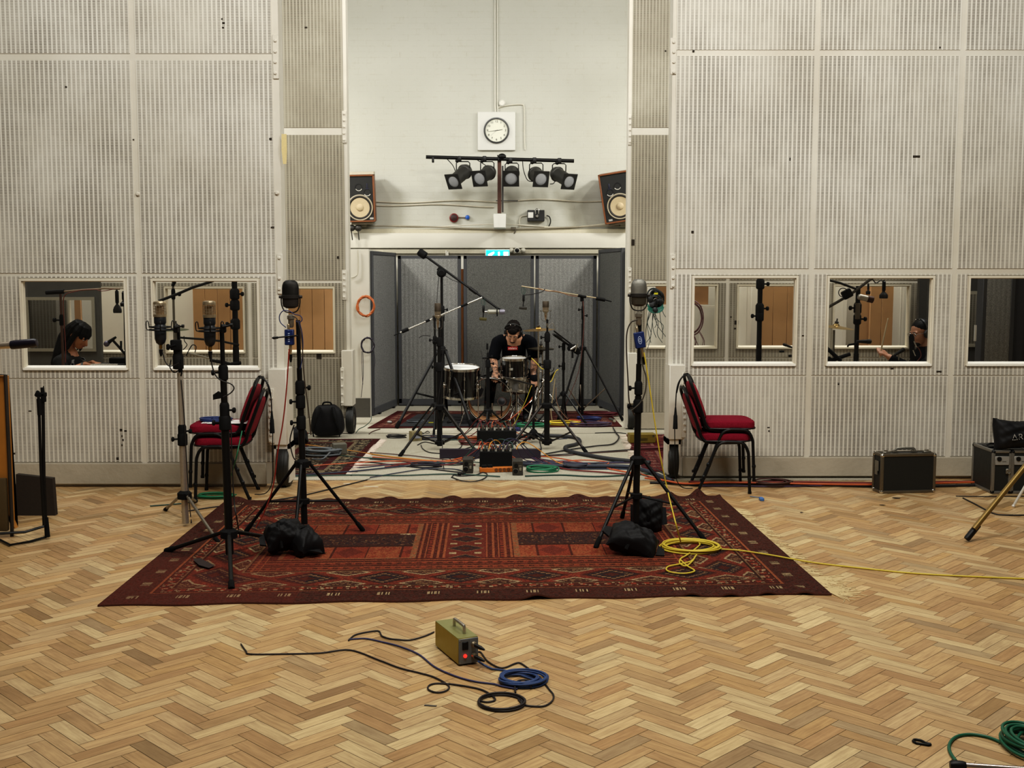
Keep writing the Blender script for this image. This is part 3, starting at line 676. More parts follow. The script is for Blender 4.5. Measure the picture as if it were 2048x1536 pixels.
# coils on the side wall by the screens
def hung_coil(px, py, rx, rz, n, mat, lab, Y, seed, r=.006, tails=0, cat='coil of cable', name='cable_coil'):
    m = MB(); c = at(px, py, Y - .05); rr = random.Random(seed); pts = []
    for i in range(n * 20 + 1):
        a = PI / 2 + 2 * PI * i / 20; s = 1 + .12 * math.sin(i * .7 + seed) * rr.random(); pts.append(c + Vector((math.cos(a) * rx * s, -.03 * rr.random() - .02, math.sin(a) * rz * s)))
    m.tube(spl(pts, 2), r, 6)
    for k in range(tails):
        a = c + Vector((rr.uniform(-rx, rx), -.03, -rz * .8)); e = a + Vector((rr.uniform(-.1, .14), 0, -rr.uniform(.25, .62)))
        m.tube(spl([a, (a + e) / 2 + Vector((rr.uniform(-.05, .05), -.01, 0)), e], 5), .0035, 5)
    m.lathe([(.008, 0), (.008, .07), (.012, .075), (0, .076)], c + Vector((0, .05, rz * .98)), (0, -1, 0), 8)
    return one(name, m, mat, lab, cat, sharp=80)
hung_coil(732, 612, .1, .115, 7, M('a85a2a', .5), 'orange coil of cable hung on the white wall beside the screens', YP, 1, .009)
hung_coil(736, 690, .075, .09, 5, M('2a2430', .5), 'dark purple coil of cable hung below the orange one', YP, 2, .006, 3)
cable('wall_cable', [at(x, y, YP - .02) for x, y in ((716, 500), (717, 520), (716, 545), (710, 553), (703, 555))], .006, M('b5b0a0', .5), 'thin grey wire down the white side wall', 'cable', 'wiring on the back wall')

# grey acoustic screens in the alcove
felt = fabric_mat('grey_felt', '777775', 0, .5); felt_r = fabric_mat('grey_ribbed_felt', '8b8b88', .055, .45); felt_d = fabric_mat('grey_dark_felt', '636360', 0, .45)
framem = M('3f4043', .6)
def screen(p0, p1, h, mat, lab, t=.09):
    p0, p1 = Vector(p0), Vector(p1); w = (p1 - p0).length; d = (p1 - p0).normalized(); rz = math.atan2(d.y, d.x)
    T = thing('acoustic_screen', lab, 'acoustic screen', ((p0 + p1) / 2).to_tuple(), 'grey screens around the drum kit')
    R = Matrix.Rotation(rz, 3, 'Z'); c = (p0 + p1) / 2; fw = .045
    P = lambda x, y, z: c + R @ Vector((x, y, 0)) + Vector((0, 0, z))
    m = MB()
    for (cc, s) in (((-w / 2 + fw / 2, 0, h / 2 + .02), (fw, t, h - .04)), ((w / 2 - fw / 2, 0, h / 2 + .02), (fw, t, h - .04)), ((0, 0, h - fw / 2), (w - .002, t, fw)), ((0, 0, .06), (w - .002, t, .09))): m.obox(P(*cc), s, R, .004)
    m.build('frame', framem, T)
    f = MB(); f.obox(Vector((0, 0, 0)), (w - 2 * fw + .004, t * .8, h - .135), None, .012); o = f.build('felt_panel', mat, T, (0, 0, 0)); o.location = (0, -.012 if abs(rz) < .3 else 0, h / 2 + .03); o.rotation_euler = (0, 0, rz)
    [MB().obox(P(q * w * .3, 0, .012), (.06, t * 1.5, .024), R).build('foot', black, T) for q in (-1, 1)]
ys = 14.85; xs_ = [at(x, 660, ys).x for x in (797, 922.5, 927.5, 1067.5, 1070.5, 1192)]
screen((at(739, 650, 13.72).x, 13.72, 0), (xs_[0] - .06, ys - .06, 0), 2.02, felt, 'narrow grey screen angled forward beside the hanging orange coil')
screen((xs_[0], ys, 0), (xs_[1], ys, 0), 1.985, felt_r, 'ribbed grey screen behind the tall boom stand')
screen((xs_[2], ys, 0), (xs_[3], ys, 0), 1.985, felt_d, 'darkest grey screen straight behind the seated drummer')
screen((xs_[4], ys, 0), (xs_[5], ys, 0), 1.985, felt_r, 'light grey ribbed screen behind the cymbals')
screen((xs_[5] + .06, ys - .06, 0), (at(1249, 650, 13.75).x, 13.75, 0), 2.06, felt_d, 'grey screen angled forward behind the slanting tripod leg, by the slotted wall')
m = MB(); a = at(925, 660, ys + .1); m.box(a.x - .03, a.x + .03, ys + .1, ys + .14, 0, Z(538, ys + .1)); one('wooden_post', m, M('b0703c', .5, 0, .25, 10), 'orange wooden post showing in the gap between two grey screens', 'post')

# ---- boards and doors seen through the booth windows
ply = M('b58d62', .6, 0, .14, 5); ply2 = M('8e6a45', .6, 0, .15, 6)
def plank_board(px0, px1, py0, py1, Y, lab, mat=ply, n=4, cat='wooden board'):
    a, b = at(px0, py0, Y), at(px1, py1, Y); m = MB(); w = (b.x - a.x) / n
    for k in range(n): m.box(a.x + k * w + .003, a.x + (k + 1) * w - .003, Y, Y + .02, b.z, a.z, .002)
    m.box(a.x, b.x, Y + .018, Y + .03, b.z, a.z); o = one('wooden_board', m, mat, lab, cat, 'wooden boards behind the booths'); return o
for s in (-1, 1):
    pass
plank_board(384, 490, 555, 850, 12.9, 'tall plank board behind the booth window with the two boom arms', n=4)
plank_board(575, 676, 560, 850, 12.9, 'tall plank board in the window behind the dark ribbon microphone', n=4)
plank_board(1519, 1625, 555, 850, 13.2, 'tall plank board behind the thick black stand in the booth', n=4)
plank_board(1742, 1779, 555, 850, 13.2, 'narrow plank board behind the raised drumstick', n=2)
plank_board(1720, 1734, 555, 850, 13.25, 'thin sliver of plank board beside the booth stand', n=1)
plank_board(146, 170, 555, 850, 12.9, 'narrow plank board behind the head of the dark-haired person', n=1)
plank_board(1312, 1417, 560, 609, 13.3, 'short brown board fixed high in the window behind the hanging headphones', ply2, 1)
m = MB()
a, b = at(1290, 611, 13.25), at(1436, 616, 13.25); m.box(a.x, b.x, 13.25, 13.3, b.z, a.z).box(at(1411, 0, 13.25).x, at(1414, 0, 13.25).x, 13.25, 13.3, Z(705, 13.25), a.z); struct('trim_3', m, M('cfcabb', .5))
pw = M('e4e0d4', .55, 0, .05, 5)
for (x0, x1, lab) in ((195, 262, 'white board behind the booth window with the singer microphone'), (330, 381, 'white board beside the tall planks in the two-boom window'), (1470, 1516, 'white board beside the thick black booth stand'), (1660, 1712, 'white board behind the gold cymbal in the booth'), (1782, 1830, 'white board behind the drummer in the booth')):
    Y = 13.0 if x0 < 900 else 13.35; a = at(x0, 550, Y); b = at(x1, 0, Y); m = MB(); m.box(a.x, b.x, Y, Y + .03, .004, 2.4, .004).box(b.x - .05, b.x - .042, Y - .003, Y, .004, 2.4); one('white_board', m, pw, lab, 'board', 'white boards behind the booths')
# dark framed door in the left booth
def booth_door(name, Y, px0, px1, gpx0, gpx1, gy0, gy1, mat):
    a, b = at(px0, 600, Y), at(px1, 600, Y); ga, gb = at(gpx0, gy0, Y), at(gpx1, gy1, Y)
    m = wall_with_holes(a.x, b.x, .02, 2.6, Y, Y + .06, [(ga.x, gb.x, gb.z, ga.z)]); d = struct(name, m, mat)
    r = MB(); r.ring(rect(ga.x - .02, gb.x + .02, gb.z - .02, ga.z + .02), rect(ga.x + .012, gb.x - .012, gb.z + .012, ga.z - .012), .02, (0, Y - .015, 0), XZ); r.build('glazing_bead', M('8a8575', .5), d)
    g = MB(); g.quad((ga.x, Y + .03, gb.z), (gb.x, Y + .03, gb.z), (gb.x, Y + .03, ga.z), (ga.x, Y + .03, ga.z)); g.build('pane', glass_mat('dark_door_glass', .72, .08), d); return d
booth_door('door_1', 11.6, -120, 199, 54, 189, 598, 699, M('45443f', .6, 0, .2, 8))
booth_door('door_2', 11.9, 1838, 1972, 1862, 1955, 586, 690, M('33322f', .6, 0, .2, 8))
# ================================================================== RUGS AND CARPET
def grid_sheet(P, nu, nv, colfn, zfn, mat, name, thick=.012):
    """woven sheet over four floor corners (near-left, near-right, far-right, far-left), coloured per knot"""
    A, B, C, D = [Vector(p) for p in P]; Wd = ((B - A).length + (C - D).length) / 2; Dp = ((D - A).length + (C - B).length) / 2
    us = np.linspace(0, 1, nu + 1); vs_ = np.linspace(0, 1, nv + 1)
    U, V_ = np.meshgrid(us, vs_); A_, B_, C_, D_ = [np.array(q) for q in (A, B, C, D)]
    Pq = (1 - U)[..., None] * (1 - V_)[..., None] * A_ + U[..., None] * (1 - V_)[..., None] * B_ + (U * V_)[..., None] * C_ + ((1 - U) * V_)[..., None] * D_
    dx, dz = zfn(U * Wd, V_ * Dp, Wd, Dp); Pq[..., 2] += thick + dz; Pq[..., 1] += dx
    verts = Pq.reshape(-1, 3); n1 = nu + 1
    i, j = np.meshgrid(np.arange(nu), np.arange(nv)); q = (j * n1 + i).ravel()
    faces = np.stack([q, q + 1, q + n1 + 1, q + n1], 1)
    uc = (i.ravel() + .5) / nu * Wd; vc = (j.ravel() + .5) / nv * Dp
    cols = colfn(uc, vc, Wd, Dp)
    # skirt so that the sheet has an edge
    edge = list(range(nu + 1)) + [r * n1 + nu for r in range(1, nv + 1)] + [nv * n1 + k for k in range(nu - 1, -1, -1)] + [r * n1 for r in range(nv - 1, 0, -1)]
    base = len(verts); low = verts[edge].copy(); low[:, 2] = low[:, 2] - thick + .0005
    E = len(edge); sk = np.array([(edge[k], base + k, base + (k + 1) % E, edge[(k + 1) % E]) for k in range(E)])
    me = bpy.data.meshes.new(name); o = A + (C - A) * .5; o.z = A.z
    me.from_pydata([tuple(v) for v in (np.concatenate([verts, low]) - np.array(o))], [], [tuple(f) for f in np.concatenate([faces, sk])])
    colour_attr(me, np.concatenate([cols, np.tile(cols.mean(0) * .5, (E, 1))])); me.materials.append(mat); me.shade_smooth()
    ob = bpy.data.objects.new(name, me); COL.objects.link(ob); ob.location = o; WO[ob.name] = tuple(o); return ob
wool = attr_mat('knotted_wool', .95, 240, .38, .35, .08)
C_ = {k: np.array(lin(v)) for k, v in dict(dark='3e251e', brown='52322a', red='8f402e', brick='74352a', wine='562a22', cream='b39b76', navy='34292b', orange='9f5a3b', tan='8a6648').items()}
def hsh(a, b, s=0): return np.mod(np.sin(a * 12.9898 + b * 78.233 + s * 37.7) * 43758.5453, 1.0)
def main_rug(u, v, W, D):
    n = len(u); out = np.tile(C_['brown'], (n, 1)); du = np.minimum(u, W - u); dv = np.minimum(v, D - v)
    d = np.minimum(du, dv); side = du < dv; t = np.where(side, v, u); h = hsh(np.floor(u / .011), np.floor(v / .011))
    def put(mask, c): out[mask] = C_[c]
    # outer band with little cream combs
    put((h > .72) & (d < .2), 'wine'); put((h < .14) & (d < .2), 'dark')
    tp = np.mod(t, .265); comb = (np.abs(tp - .13) < .038) & (d > .105) & (d < .155); put(comb & (np.mod(tp, .019) < .0095), 'cream'); put(comb & (np.mod(tp, .019) >= .0095), 'dark')
    put((d > .20) & (d < .212), 'orange'); put((d > .212) & (d < .222), 'dark')
    b = (d > .222) & (d < .285); put(b, 'wine'); put(b & (np.mod(t, .07) < .03) & (np.abs(d - .253) < .018), 'red'); put(b & (h > .86), 'cream')
    put((d >= .285) & (d < .295), 'tan'); put((d >= .295) & (d < .31), 'dark')
    # diamond border
    b = (d >= .31) & (d < .60); put(b, 'brick'); put(b & (h > .7), 'red')
    per = .43; tt = np.mod(t + .08, per) - per / 2; e = np.abs(tt) / .155 + np.abs(d - .455) / .115
    put(b & (e < 1.18), 'wine'); put(b & (e < 1.0), 'navy'); put(b & (e < .9) & (np.mod(np.floor(t / .026) + np.floor(d / .022), 2) == 0), 'tan'); put(b & (e < .62), 'navy'); put(b & (e < .34), 'wine')
    t2 = np.mod(t + .08 + per / 2, per) - per / 2
    for s_, dd in ((1, .335), (-1, .575)):
        tri = np.abs(t2) / .13 + np.abs(d - dd) / .075; put(b & (tri < 1.0), 'cream'); put(b & (tri < .80), 'brown'); put(b & (tri < .62) & (h > .6), 'tan')
    put((d >= .60) & (d < .61), 'tan'); put((d >= .61) & (d < .622), 'dark')
    # inner guards
    g = d >= .622; put(g, 'wine'); put(g & (h > .78), 'brick')
    for lo_ in (.65, .70, .745, .80, .85): put(g & (np.abs(np.minimum(dv, 9) - lo_) < .006) & (dv < .9), 'orange'); 
    for lo_ in (.65, .69): put(g & (np.abs(du - lo_) < .006), 'orange')
    chk = g & (np.mod(t, .06) < .028) & (((d > .665) & (d < .69)) | ((dv > .76) & (dv < .79))); put(chk, 'red')
    # two fields
    fu = (du > .745); fv = (dv > .885); F_ = fu & fv; w = np.abs(u - W * .488)
    fld = F_ & (w > .30)
    put(fld, 'brick'); y = (v - .885) / (D - 1.77)
    put(fld & (y > .02) & (y < .98), 'red'); put(fld & (y > .34) & (y < .66), 'brown'); put(fld & (y > .36) & (y < .64) & (h > .55), 'navy'); put(fld & (y > .36) & (y < .64) & (h > .93), 'tan')
    for a, c in ((.33, 'orange'), (.67, 'orange')): put(fld & (np.abs(y - a) < .014), 'dark')
    cell = np.mod(np.floor(u / .21), 2) == 0; put(fld & cell & ((y < .31) | (y > .69)) & (h > .45), 'orange'); put(fld & (np.mod(u, .21) < .012) & ((y < .31) | (y > .69)), 'wine')
    put(fld & ~cell & ((y < .31) | (y > .69)) & (np.abs(np.mod(u, .21) - .105) / .09 + np.abs(np.where(y < .5, y - .17, y - .83)) / .13 < 1) , 'brick')
    edge = F_ & (((w > .30) & (w < .335)) | ((du > .745) & (du < .775)) | ((dv < .905) & (w > .30))); put(edge, 'orange'); put(edge & (h > .5), 'tan')
    # band between the fields
    bd = fv & fu & (w <= .30); put(bd, 'wine'); put(bd & (h > .75), 'brick')
    for a in (.13, .17, .205, .245, .28): put(bd & (np.abs(w - a) < .006), 'orange')
    put(bd & (np.abs(w - .225) < .012) & (np.mod(v, .06) < .03), 'red')
    ce = bd & (w < .125); put(ce, 'brick'); v2 = np.mod(v, .25) - .125; e2 = w / .105 + np.abs(v2) / .085
    put(ce & (e2 < 1.12), 'tan'); put(ce & (e2 < 1.0), 'navy'); put(ce & (e2 < .8) & (h > .5), 'brown'); put(ce & (e2 < .35), 'wine'); put(ce & (np.abs(np.abs(v2) - .125) < .02) & (w > .055) & (w < .1), 'cream')
    # threads and wear
    sp = hsh(np.floor(u / .0065), np.floor(v / .0065), 3); out *= (.62 + .6 * sp)[:, None]
    wear = .5 + .5 * np.sin(u * 2.1 + 1.3 * np.sin(v * 3)) * np.sin(v * 2.7 + u); out *= (.88 + .2 * wear)[:, None]
    worn = (u < 1.0) & (v < 1.0); out[worn] = out[worn] * .65 + C_['brick'] * .3
    w2 = np.abs(u - 1.48) / .07 + np.abs(v - D * .56) / .02; out[(w2 < 1) & (h > .4)] = C_['cream'] * 1.3
    return out
def main_z(u, v, W, D):
    far = np.clip((v - (D - .10)) / .10, 0, 1); near = np.clip((.06 - v) / .06, 0, 1)
    rip = np.maximum(0, np.sin(u * 19) * np.sin(u * 7.3 + 1)) * .026 + np.exp(-((u - W * .952) / .05) ** 2) * .055 + np.exp(-((u - W * .90) / .035) ** 2) * .025
    r2 = np.exp(-((u - W * .59) / .06) ** 2) * .022 + np.maximum(0, np.sin(u * 31)) * .012 * (u > W * .78)
    dz = far ** 1.5 * rip + near * r2
    dx = far * .012 * np.sin(u * 17) + near * .012 * np.sin(u * 11)
    return dx, dz
RUG = grid_sheet([gr(195, 1214), gr(1662, 1190), gr(1440, 994), gr(452, 1003)], 520, 380, main_rug, main_z, wool, 'rug', .010)
tag(RUG, 'large red and brown patterned rug with diamond borders on the parquet', 'rug')
def fringe(rug, pts, ln, mat, n, seed, spread=.35, out=(1, 0, 0)):
    rr = random.Random(seed); m = MB(); P = [Vector(p) for p in pts]; out = Vector(out)
    for k in range(n):
        t = rr.random() * (len(P) - 1); i = int(t); p = P[i].lerp(P[min(i + 1, len(P) - 1)], t - i); a = rr.uniform(-spread, spread); L = ln * rr.uniform(.4, 1.2)
        dr = Matrix.Rotation(a, 3, 'Z') @ out; q = p + dr * L; e = q + Matrix.Rotation(rr.uniform(-.8, .8), 3, 'Z') @ dr * L * .4
        m.tube([p + Vector((0, 0, .006)) - dr * .01, q.lerp(p, .4) + Vector((0, 0, .004)), q + Vector((0, 0, .002)), e + Vector((0, 0, .002))], .0022, 4)
    f = m.build('fringe', mat, rug); f['kind'] = 'stuff'; return f
fr = M('c9b48a', .9)
fringe(RUG, [gr(1662, 1190), gr(1600, 1134), gr(1551, 1094), gr(1495, 1043), gr(1470, 1020)], .07, fr, 230, 2, .6, (1, -.1, 0))
for (x, y, n, s) in ((1648, 1178, 45, 5), (1625, 1155, 30, 6)): fringe(RUG, [gr(x, y), gr(x + 12, y + 10)], .12, fr, n, s, 1.0, (1, -.4, 0))

# grey carpet of the bay
carp = NT('speckled_grey_carpet'); g_ = carp.geo(); n1_ = carp.noise(g_, 160, 2, .7); n2_ = carp.noise(g_, .8, 4); n3_ = carp.noise(g_, 60, 2)
c_ = carp.mix(carp.ramp(n1_, [(.36, (0, 0, 0)), (.64, (1, 1, 1))]), lin('928c7b'), lin('cac4b4')); c_ = carp.mix(carp.math('MULTIPLY', n2_, .4), c_, lin('8d8777')); c_ = carp.mix(carp.math('MULTIPLY', carp.ramp(n3_, [(.55, (0, 0, 0)), (.7, (1, 1, 1))]), .25), c_, lin('6e6858'))
carp_m = carp.pbr(c_, .95, 0, carp.bump(n1_, .4, .004), .08)
m = MB(); yf = gr(1000, 961).y
m.prism([(-3.2, yf), (3.2, yf), (3.2, YA), (-3.2, YA)], .006, (0, 0, .0005), ((1, 0, 0), (0, 1, 0), (0, 0, 1))); struct('floor_carpet', m, carp_m, label='pale grey speckled carpet covering the floor of the bay', cat='carpet')
m = MB(); y0 = gr(1000, 868).y; m.box(-2.6, 2.6, y0, y0 + .02, .0066, .0076); struct('floor_carpet_seam', m, M('6f6a5c', .9))

def small_rug(seed, pal, per=.16):
    def f(u, v, W, D):
        n = len(u); P = [np.array(lin(c)) for c in pal]; out = np.tile(P[0], (n, 1)); du = np.minimum(u, W - u); dv = np.minimum(v, D - v); d = np.minimum(du, dv)
        h = hsh(np.floor(u / .016), np.floor(v / .016), seed); s = np.where(du < dv, v, u)
        out[d < .07] = P[1]; b = (d > .07) & (d < .2); out[b] = P[2]; m_ = b & (np.abs(np.mod(s, per) - per / 2) / .05 + np.abs(d - .135) / .05 < 1); out[m_] = P[3]; out[b & (h > .8)] = P[4]
        out[(d > .2) & (d < .23)] = P[3]; out[(d > .23) & (d < .3)] = P[1]; i_ = d > .3
        k = i_ & (np.abs(np.mod(u, per * 1.4) / per / 1.4 - .5) + np.abs(np.mod(v, per * 1.1) / per / 1.1 - .5) < .38); out[k] = P[2]; out[k & (h > .7)] = P[3]; out[i_ & (h > .86)] = P[4]
        out *= (.65 + .6 * hsh(np.floor(u / .01), np.floor(v / .01), seed + 4))[:, None]; return out
    return f
flat = lambda u, v, W, D: (0 * u, .002 * np.sin(u * 9) * np.sin(v * 7))
zc = .007
R1 = grid_sheet([gr(470, 951, zc), gr(690, 951, zc), gr(761, 879, zc), gr(575, 879, zc)], 150, 110, small_rug(1, ('3d302a', '4a1f1f', '38302a', '7d6f58', '94876c')), flat, wool, 'rug', .008)
tag(R1, 'dark patterned rug with a pale fringe under the black rucksack', 'rug'); fringe(R1, [gr(690, 951, zc), gr(761, 879, zc)], .05, M('d3c3b4', .9), 300, 3, .4, (1, -.1, 0))
R2 = grid_sheet([gr(1287, 944, zc), gr(1500, 944, zc), gr(1420, 870, zc), gr(1252, 870, zc)], 150, 110, small_rug(2, ('5c2a2a', '5a1e22', '6b3230', '8c6156', '43262a')), flat, wool, 'rug', .008)
tag(R2, 'worn red rug with a pale fringe beside the tyre and yellow box', 'rug'); fringe(R2, [gr(1287, 944, zc), gr(1252, 870, zc)], .05, M('d3c3b4', .9), 200, 4, .4, (-1, -.1, 0))
R3 = grid_sheet([gr(735, 857, zc), gr(1244, 854, zc), gr(1215, 823, zc), gr(795, 823, zc)], 260, 130, small_rug(3, ('5a2f2c', '4c1c1c', '6a3a34', '8c6a58', '3b2422'), .2), flat, wool, 'rug', .008)
tag(R3, 'faded red patterned rug under the drum kit', 'rug')
m = MB(); P = [gr(797, 853, .016), gr(985, 853, .016), gr(1000, 829, .016), gr(836, 829, .016)]; m.add(P + [p + Vector((0, 0, .006)) for p in P], [(0, 1, 2, 3), (4, 5, 6, 7), (0, 1, 5, 4), (1, 2, 6, 5), (2, 3, 7, 6), (3, 0, 4, 7)])
one('floor_mat', m, M('1d1d20', .9, bump=.3), 'plain black mat lying on the drum rug', 'mat')

# ================================================================== CHAIRS
red_f = fabric_mat('crimson_cloth', '7d1a2c', 0, .18); red_back = fabric_mat('faded_red_cloth', '8a2f38', 0, .15)
def chair_proto():
    """stacking banquet chair facing +x, floor at z 0"""
    T = thing('banquet_chair', 'x', 'chair'); w = .205
    m = MB()
    def cushion(p, q):
        z = q.z; k = 1 + .02 * p.z; return Vector((q.x * (1 - .10 * max(0, -p.z)), q.y * (1 - .1 * max(0, -p.z)), z))
    # soft seat: super-ellipsoid
    def sup(p, q, e=.38):
        f = lambda a: math.copysign(abs(a) ** e, a); return Vector((f(p.x) * .2, f(p.y) * .205, f(p.z) * .042 - .004 * (p.x < -.5)))
    m.ell((.005, 0, .442), 1, None, 40, 14, sup); m.build('seat', red_f, T)
    m = MB(); m.tube([(math.copysign(abs(math.cos(a)) ** .38, math.cos(a)) * .203 + .005, math.copysign(abs(math.sin(a)) ** .38, math.sin(a)) * .208, .418) for a in np.linspace(0, 2 * PI, 49)[:-1]], .006, 6, True); m.build('seat_rail', black, T)
    for s in (-1, 1):
        y = s * w
        m = MB(); pts = spl([(.19, y, 0), (.178, y, .25), (.168, y, .34), (.12, y, .405), (.0, y, .415)], 5); m.tube(pts, .0125, 8); m.lathe([(.015, 0), (.015, .02)], (.19, y, 0), (0, 0, 1), 8); m.ell((.186, y - s * 0, .12), (.016, .014, .022)); m.build('leg', black, T)
        m = MB(); pts = spl([(-.222, y, 0), (-.14, y, .20), (-.10, y, .31), (-.06, y, .39), (0, y, .415)], 5); m.tube(pts, .0125, 8); m.lathe([(.015, 0), (.015, .02)], (-.222, y, 0), (0, 0, 1), 8); m.ell((-.172, y, .13), (.016, .014, .022)); m.build('leg', black, T)
    m = MB(); yb = .185
    pts = [(.10, -yb, .405), (-.12, -yb, .405), (-.19, -yb, .44), (-.225, -yb, .54), (-.30, -yb * .98, .74), (-.318, -yb * .8, .80), (-.322, -yb * .4, .825), (-.323, 0, .83)]
    pts = pts + [(x, -y, z) for x, y, z in pts[-2::-1]]; m.tube(spl(pts, 4), .0135, 8); m.build('back_frame', black, T)
    m = MB()
    def bk(p, q, e=.4):
        f = lambda a, e=e: math.copysign(abs(a) ** e, a); return Vector((f(p.x) * .026, f(p.y) * .18 * (1 - .12 * max(0, p.z)), f(p.z, .55) * .155))
    R = Matrix.Rotation(math.radians(-20), 3, 'Y'); m.ell((-.245, 0, .625), 1, R, 28, 16, bk); m.build('backrest', red_back, T)
    m = MB(); m.rod((-.325, -.06, .838), (-.325, .06, .838), .010); m.rod((-.322, -.06, .825), (-.325, -.06, .838), .006); m.rod((-.322, .06, .825), (-.325, .06, .838), .006); m.build('carry_handle', chrome, T)
    return T
ch = chair_proto(); xr = at(1444, 900, 8.97).x
ch.location = (xr, 8.97, 0); WO[ch.name] = (xr, 8.97, 0); ch.rotation_euler = (0, 0, math.radians(-2)); ch['label'] = 'red banquet chair standing under another at the yellow cable side of the bay'; ch['group'] = 'stacked red chairs'
dup(ch, (xr + .03, 8.975, .098), math.radians(-1), 'red banquet chair stacked on top at the yellow cable side, seat empty', 'stacked red chairs')
xl = at(449, 900, 8.72).x
dup(ch, (xl, 8.72, 0), math.radians(183), 'red banquet chair standing underneath the one that holds the papers', 'stacked red chairs')
dup(ch, (xl - .035, 8.725, .098), math.radians(182), 'red banquet chair stacked on top with papers and blue cable on its seat', 'stacked red chairs')
zs = .442 + .038 + .098
m = MB()
for k, a in enumerate((.06, -.05, .02)):
    R = Matrix.Rotation(a, 3, 'Z'); m.obox((xl + .0 + .03 * k, 8.70 - .02 * k, zs + .005 + .0015 * k), (.30, .21, .001), R)
one('paper_sheets', m, M('eceae6', .7), 'white sheets of paper on the seat of the stacked chair', 'paper')
m = MB(); m.tube(spl(coil_pts((xl - .06, 8.72, zs + .016), .115, .085, 7, .012, .25, 3), 2), .0055, 6); m.tube(spl([(xl - .1, 8.66, zs + .014), (xl - .05, 8.64, zs + .05), (xl + .0, 8.68, zs + .03)], 6), .004, 6)
one('cable_coil', m, M('1d2f63', .5), 'dark blue cable coiled on the papers on the chair', 'coil of cable', sharp=80)
# loops of lead hung over the chair backs with their tubular connectors
def hung_lead(cx, cy, top, side, lab1, lab2):
    c = Vector((cx, cy, top)); s = side
    pts = [c + Vector(q) for q in ((.05 * s, -.06, -.12), (.035 * s, -.06, -.04), (.0, -.05, .012), (-.03 * s, -.05, .006), (-.075 * s, -.06, -.05), (-.095 * s, -.07, -.13), (-.10 * s, -.07, -.26))]
    p2 = [c + Vector(q) for q in ((-.105 * s, -.07, -.42), (-.10 * s, -.07, -.6), (-.095 * s, -.07, -.8), (-.04 * s, -.05, -.90), (.05 * s, -.05, -.912))]
    m = MB(); m.tube(spl(pts, 5), .005, 6); m.tube(spl([c + Vector((.03 * s, -.055, -.1)), c + Vector((.0, -.06, .0)), c + Vector((-.06 * s, -.06, -.03)), c + Vector((-.093 * s, -.068, -.14))], 5), .005, 6); m.tube(spl(p2, 5), .004, 6); one('hanging_lead', m, black, lab1, 'cable', sharp=80)
    m = MB(); p = c + Vector((-.10 * s, -.07, -.255)); m.lathe([(.006, 0), (.009, .03), (.012, .06), (.015, .065), (.019, .16), (.019, .172), (.006, .172)], p, (0, 0, -1), 14); one('inline_connector', m, matblack, lab2, 'connector')
hung_lead(xr - .29, 8.97, .925, 1, 'black lead looped over the chair back on the yellow cable side', 'black tapered connector hanging behind the chair on the yellow cable side')
hung_lead(xl + .29, 8.72, .925, -1, 'black lead looped over the back of the chair with papers', 'black tapered connector hanging behind the chair with papers')

# ================================================================== SANDBAGS, CASES, BAGS, BOXES
def pillow(c, size, rz, tilt, seed, sag=.3, R=None, wr=.10):
    """stuffed cloth bag: two puffed sheets joined along pinched edges, with pointed corners"""
    rr = random.Random(seed); R = R or Euler((tilt[0], tilt[1], rz)).to_matrix(); c = Vector(c); m = MB(); nu, nv = 30, 24; ph = [rr.uniform(0, 6) for _ in range(8)]; vs = []
    for s in (1, -1):
        for j in range(nv + 1):
            for i in range(nu + 1):
                u, v = 2 * i / nu - 1, 2 * j / nv - 1; e = max(0, (1 - abs(u) ** 3.2) * (1 - abs(v) ** 3.2)) ** .5
                x = u * size[0] * (1 - .13 * (1 - v * v) * abs(u) ** 2) * (1 + .05 * math.sin(3 * v + ph[0])); y = v * size[1] * (1 - .13 * (1 - u * u) * abs(v) ** 2) * (1 + .05 * math.sin(3 * u + ph[1]))
                w = wr * (math.sin(7 * u + 4 * v + ph[2]) + .7 * math.sin(11 * v - 6 * u + ph[3]) + .5 * math.sin(17 * u + 13 * v + ph[4])) * e
                vs.append(c + R @ Vector((x, y, size[2] * (s * e * (1 + w) - sag * (u * u - .4) + .35 * max(0, abs(u * v) - .4) * math.sin(9 * u + ph[5] + 5 * v)))))
    n1 = nu + 1; N = n1 * (nv + 1); fs = []
    for s in (0, 1):
        for j in range(nv):
            for i in range(nu): a = s * N + j * n1 + i; fs.append((a, a + 1, a + n1 + 1, a + n1))
    m.add(vs, fs); return m, R
def sandbag(c, size, rz, tilt, seed, lab, ears=True):
    m, R = pillow(c, size, rz, tilt, seed); c = Vector(c); T = thing('sandbag', lab, 'sandbag', (c.x, c.y, c.z - size[2]), 'black sandbags on the tripods')
    lo, hi = m.bounds(); m.build('bag_body', nylon, T)
    if ears:
        for s in (-1, 1):
            e = MB()
            a = c + R @ Vector((size[0] * .92 * s, size[1] * .5, 0)); b = c + R @ Vector((size[0] * .92 * s, -size[1] * .5, 0)); t = c + R @ Vector((size[0] * 1.22 * s, -size[1] * .45, size[2] * .2)); t2 = c + R @ Vector((size[0] * 1.18 * s, size[1] * .5, -.01))
            n = R @ Vector((0, 0, .006)); e.add([a + n, b + n, t + n, t2 + n, a - n, b - n, t - n, t2 - n], [(0, 1, 2, 3), (4, 5, 6, 7), (0, 3, 7, 4), (1, 2, 6, 5), (2, 3, 7, 6)]); e.build('corner_flap', nylon, T)
    s = MB(); s.tube(spl([c + R @ Vector((-.03, -size[1], 0)), c + R @ Vector((-.02, -.0, size[2] * 1.12)), c + R @ Vector((.0, size[1], 0))], 6), [.012] * 13, 6); s.build('strap', matblack, T); return T
sandbag(gr(568, 1072, .12), (.125, .095, .085), .25, (.55, -.2), 1, 'black sandbag tucked behind the tripod of the dark ribbon microphone')
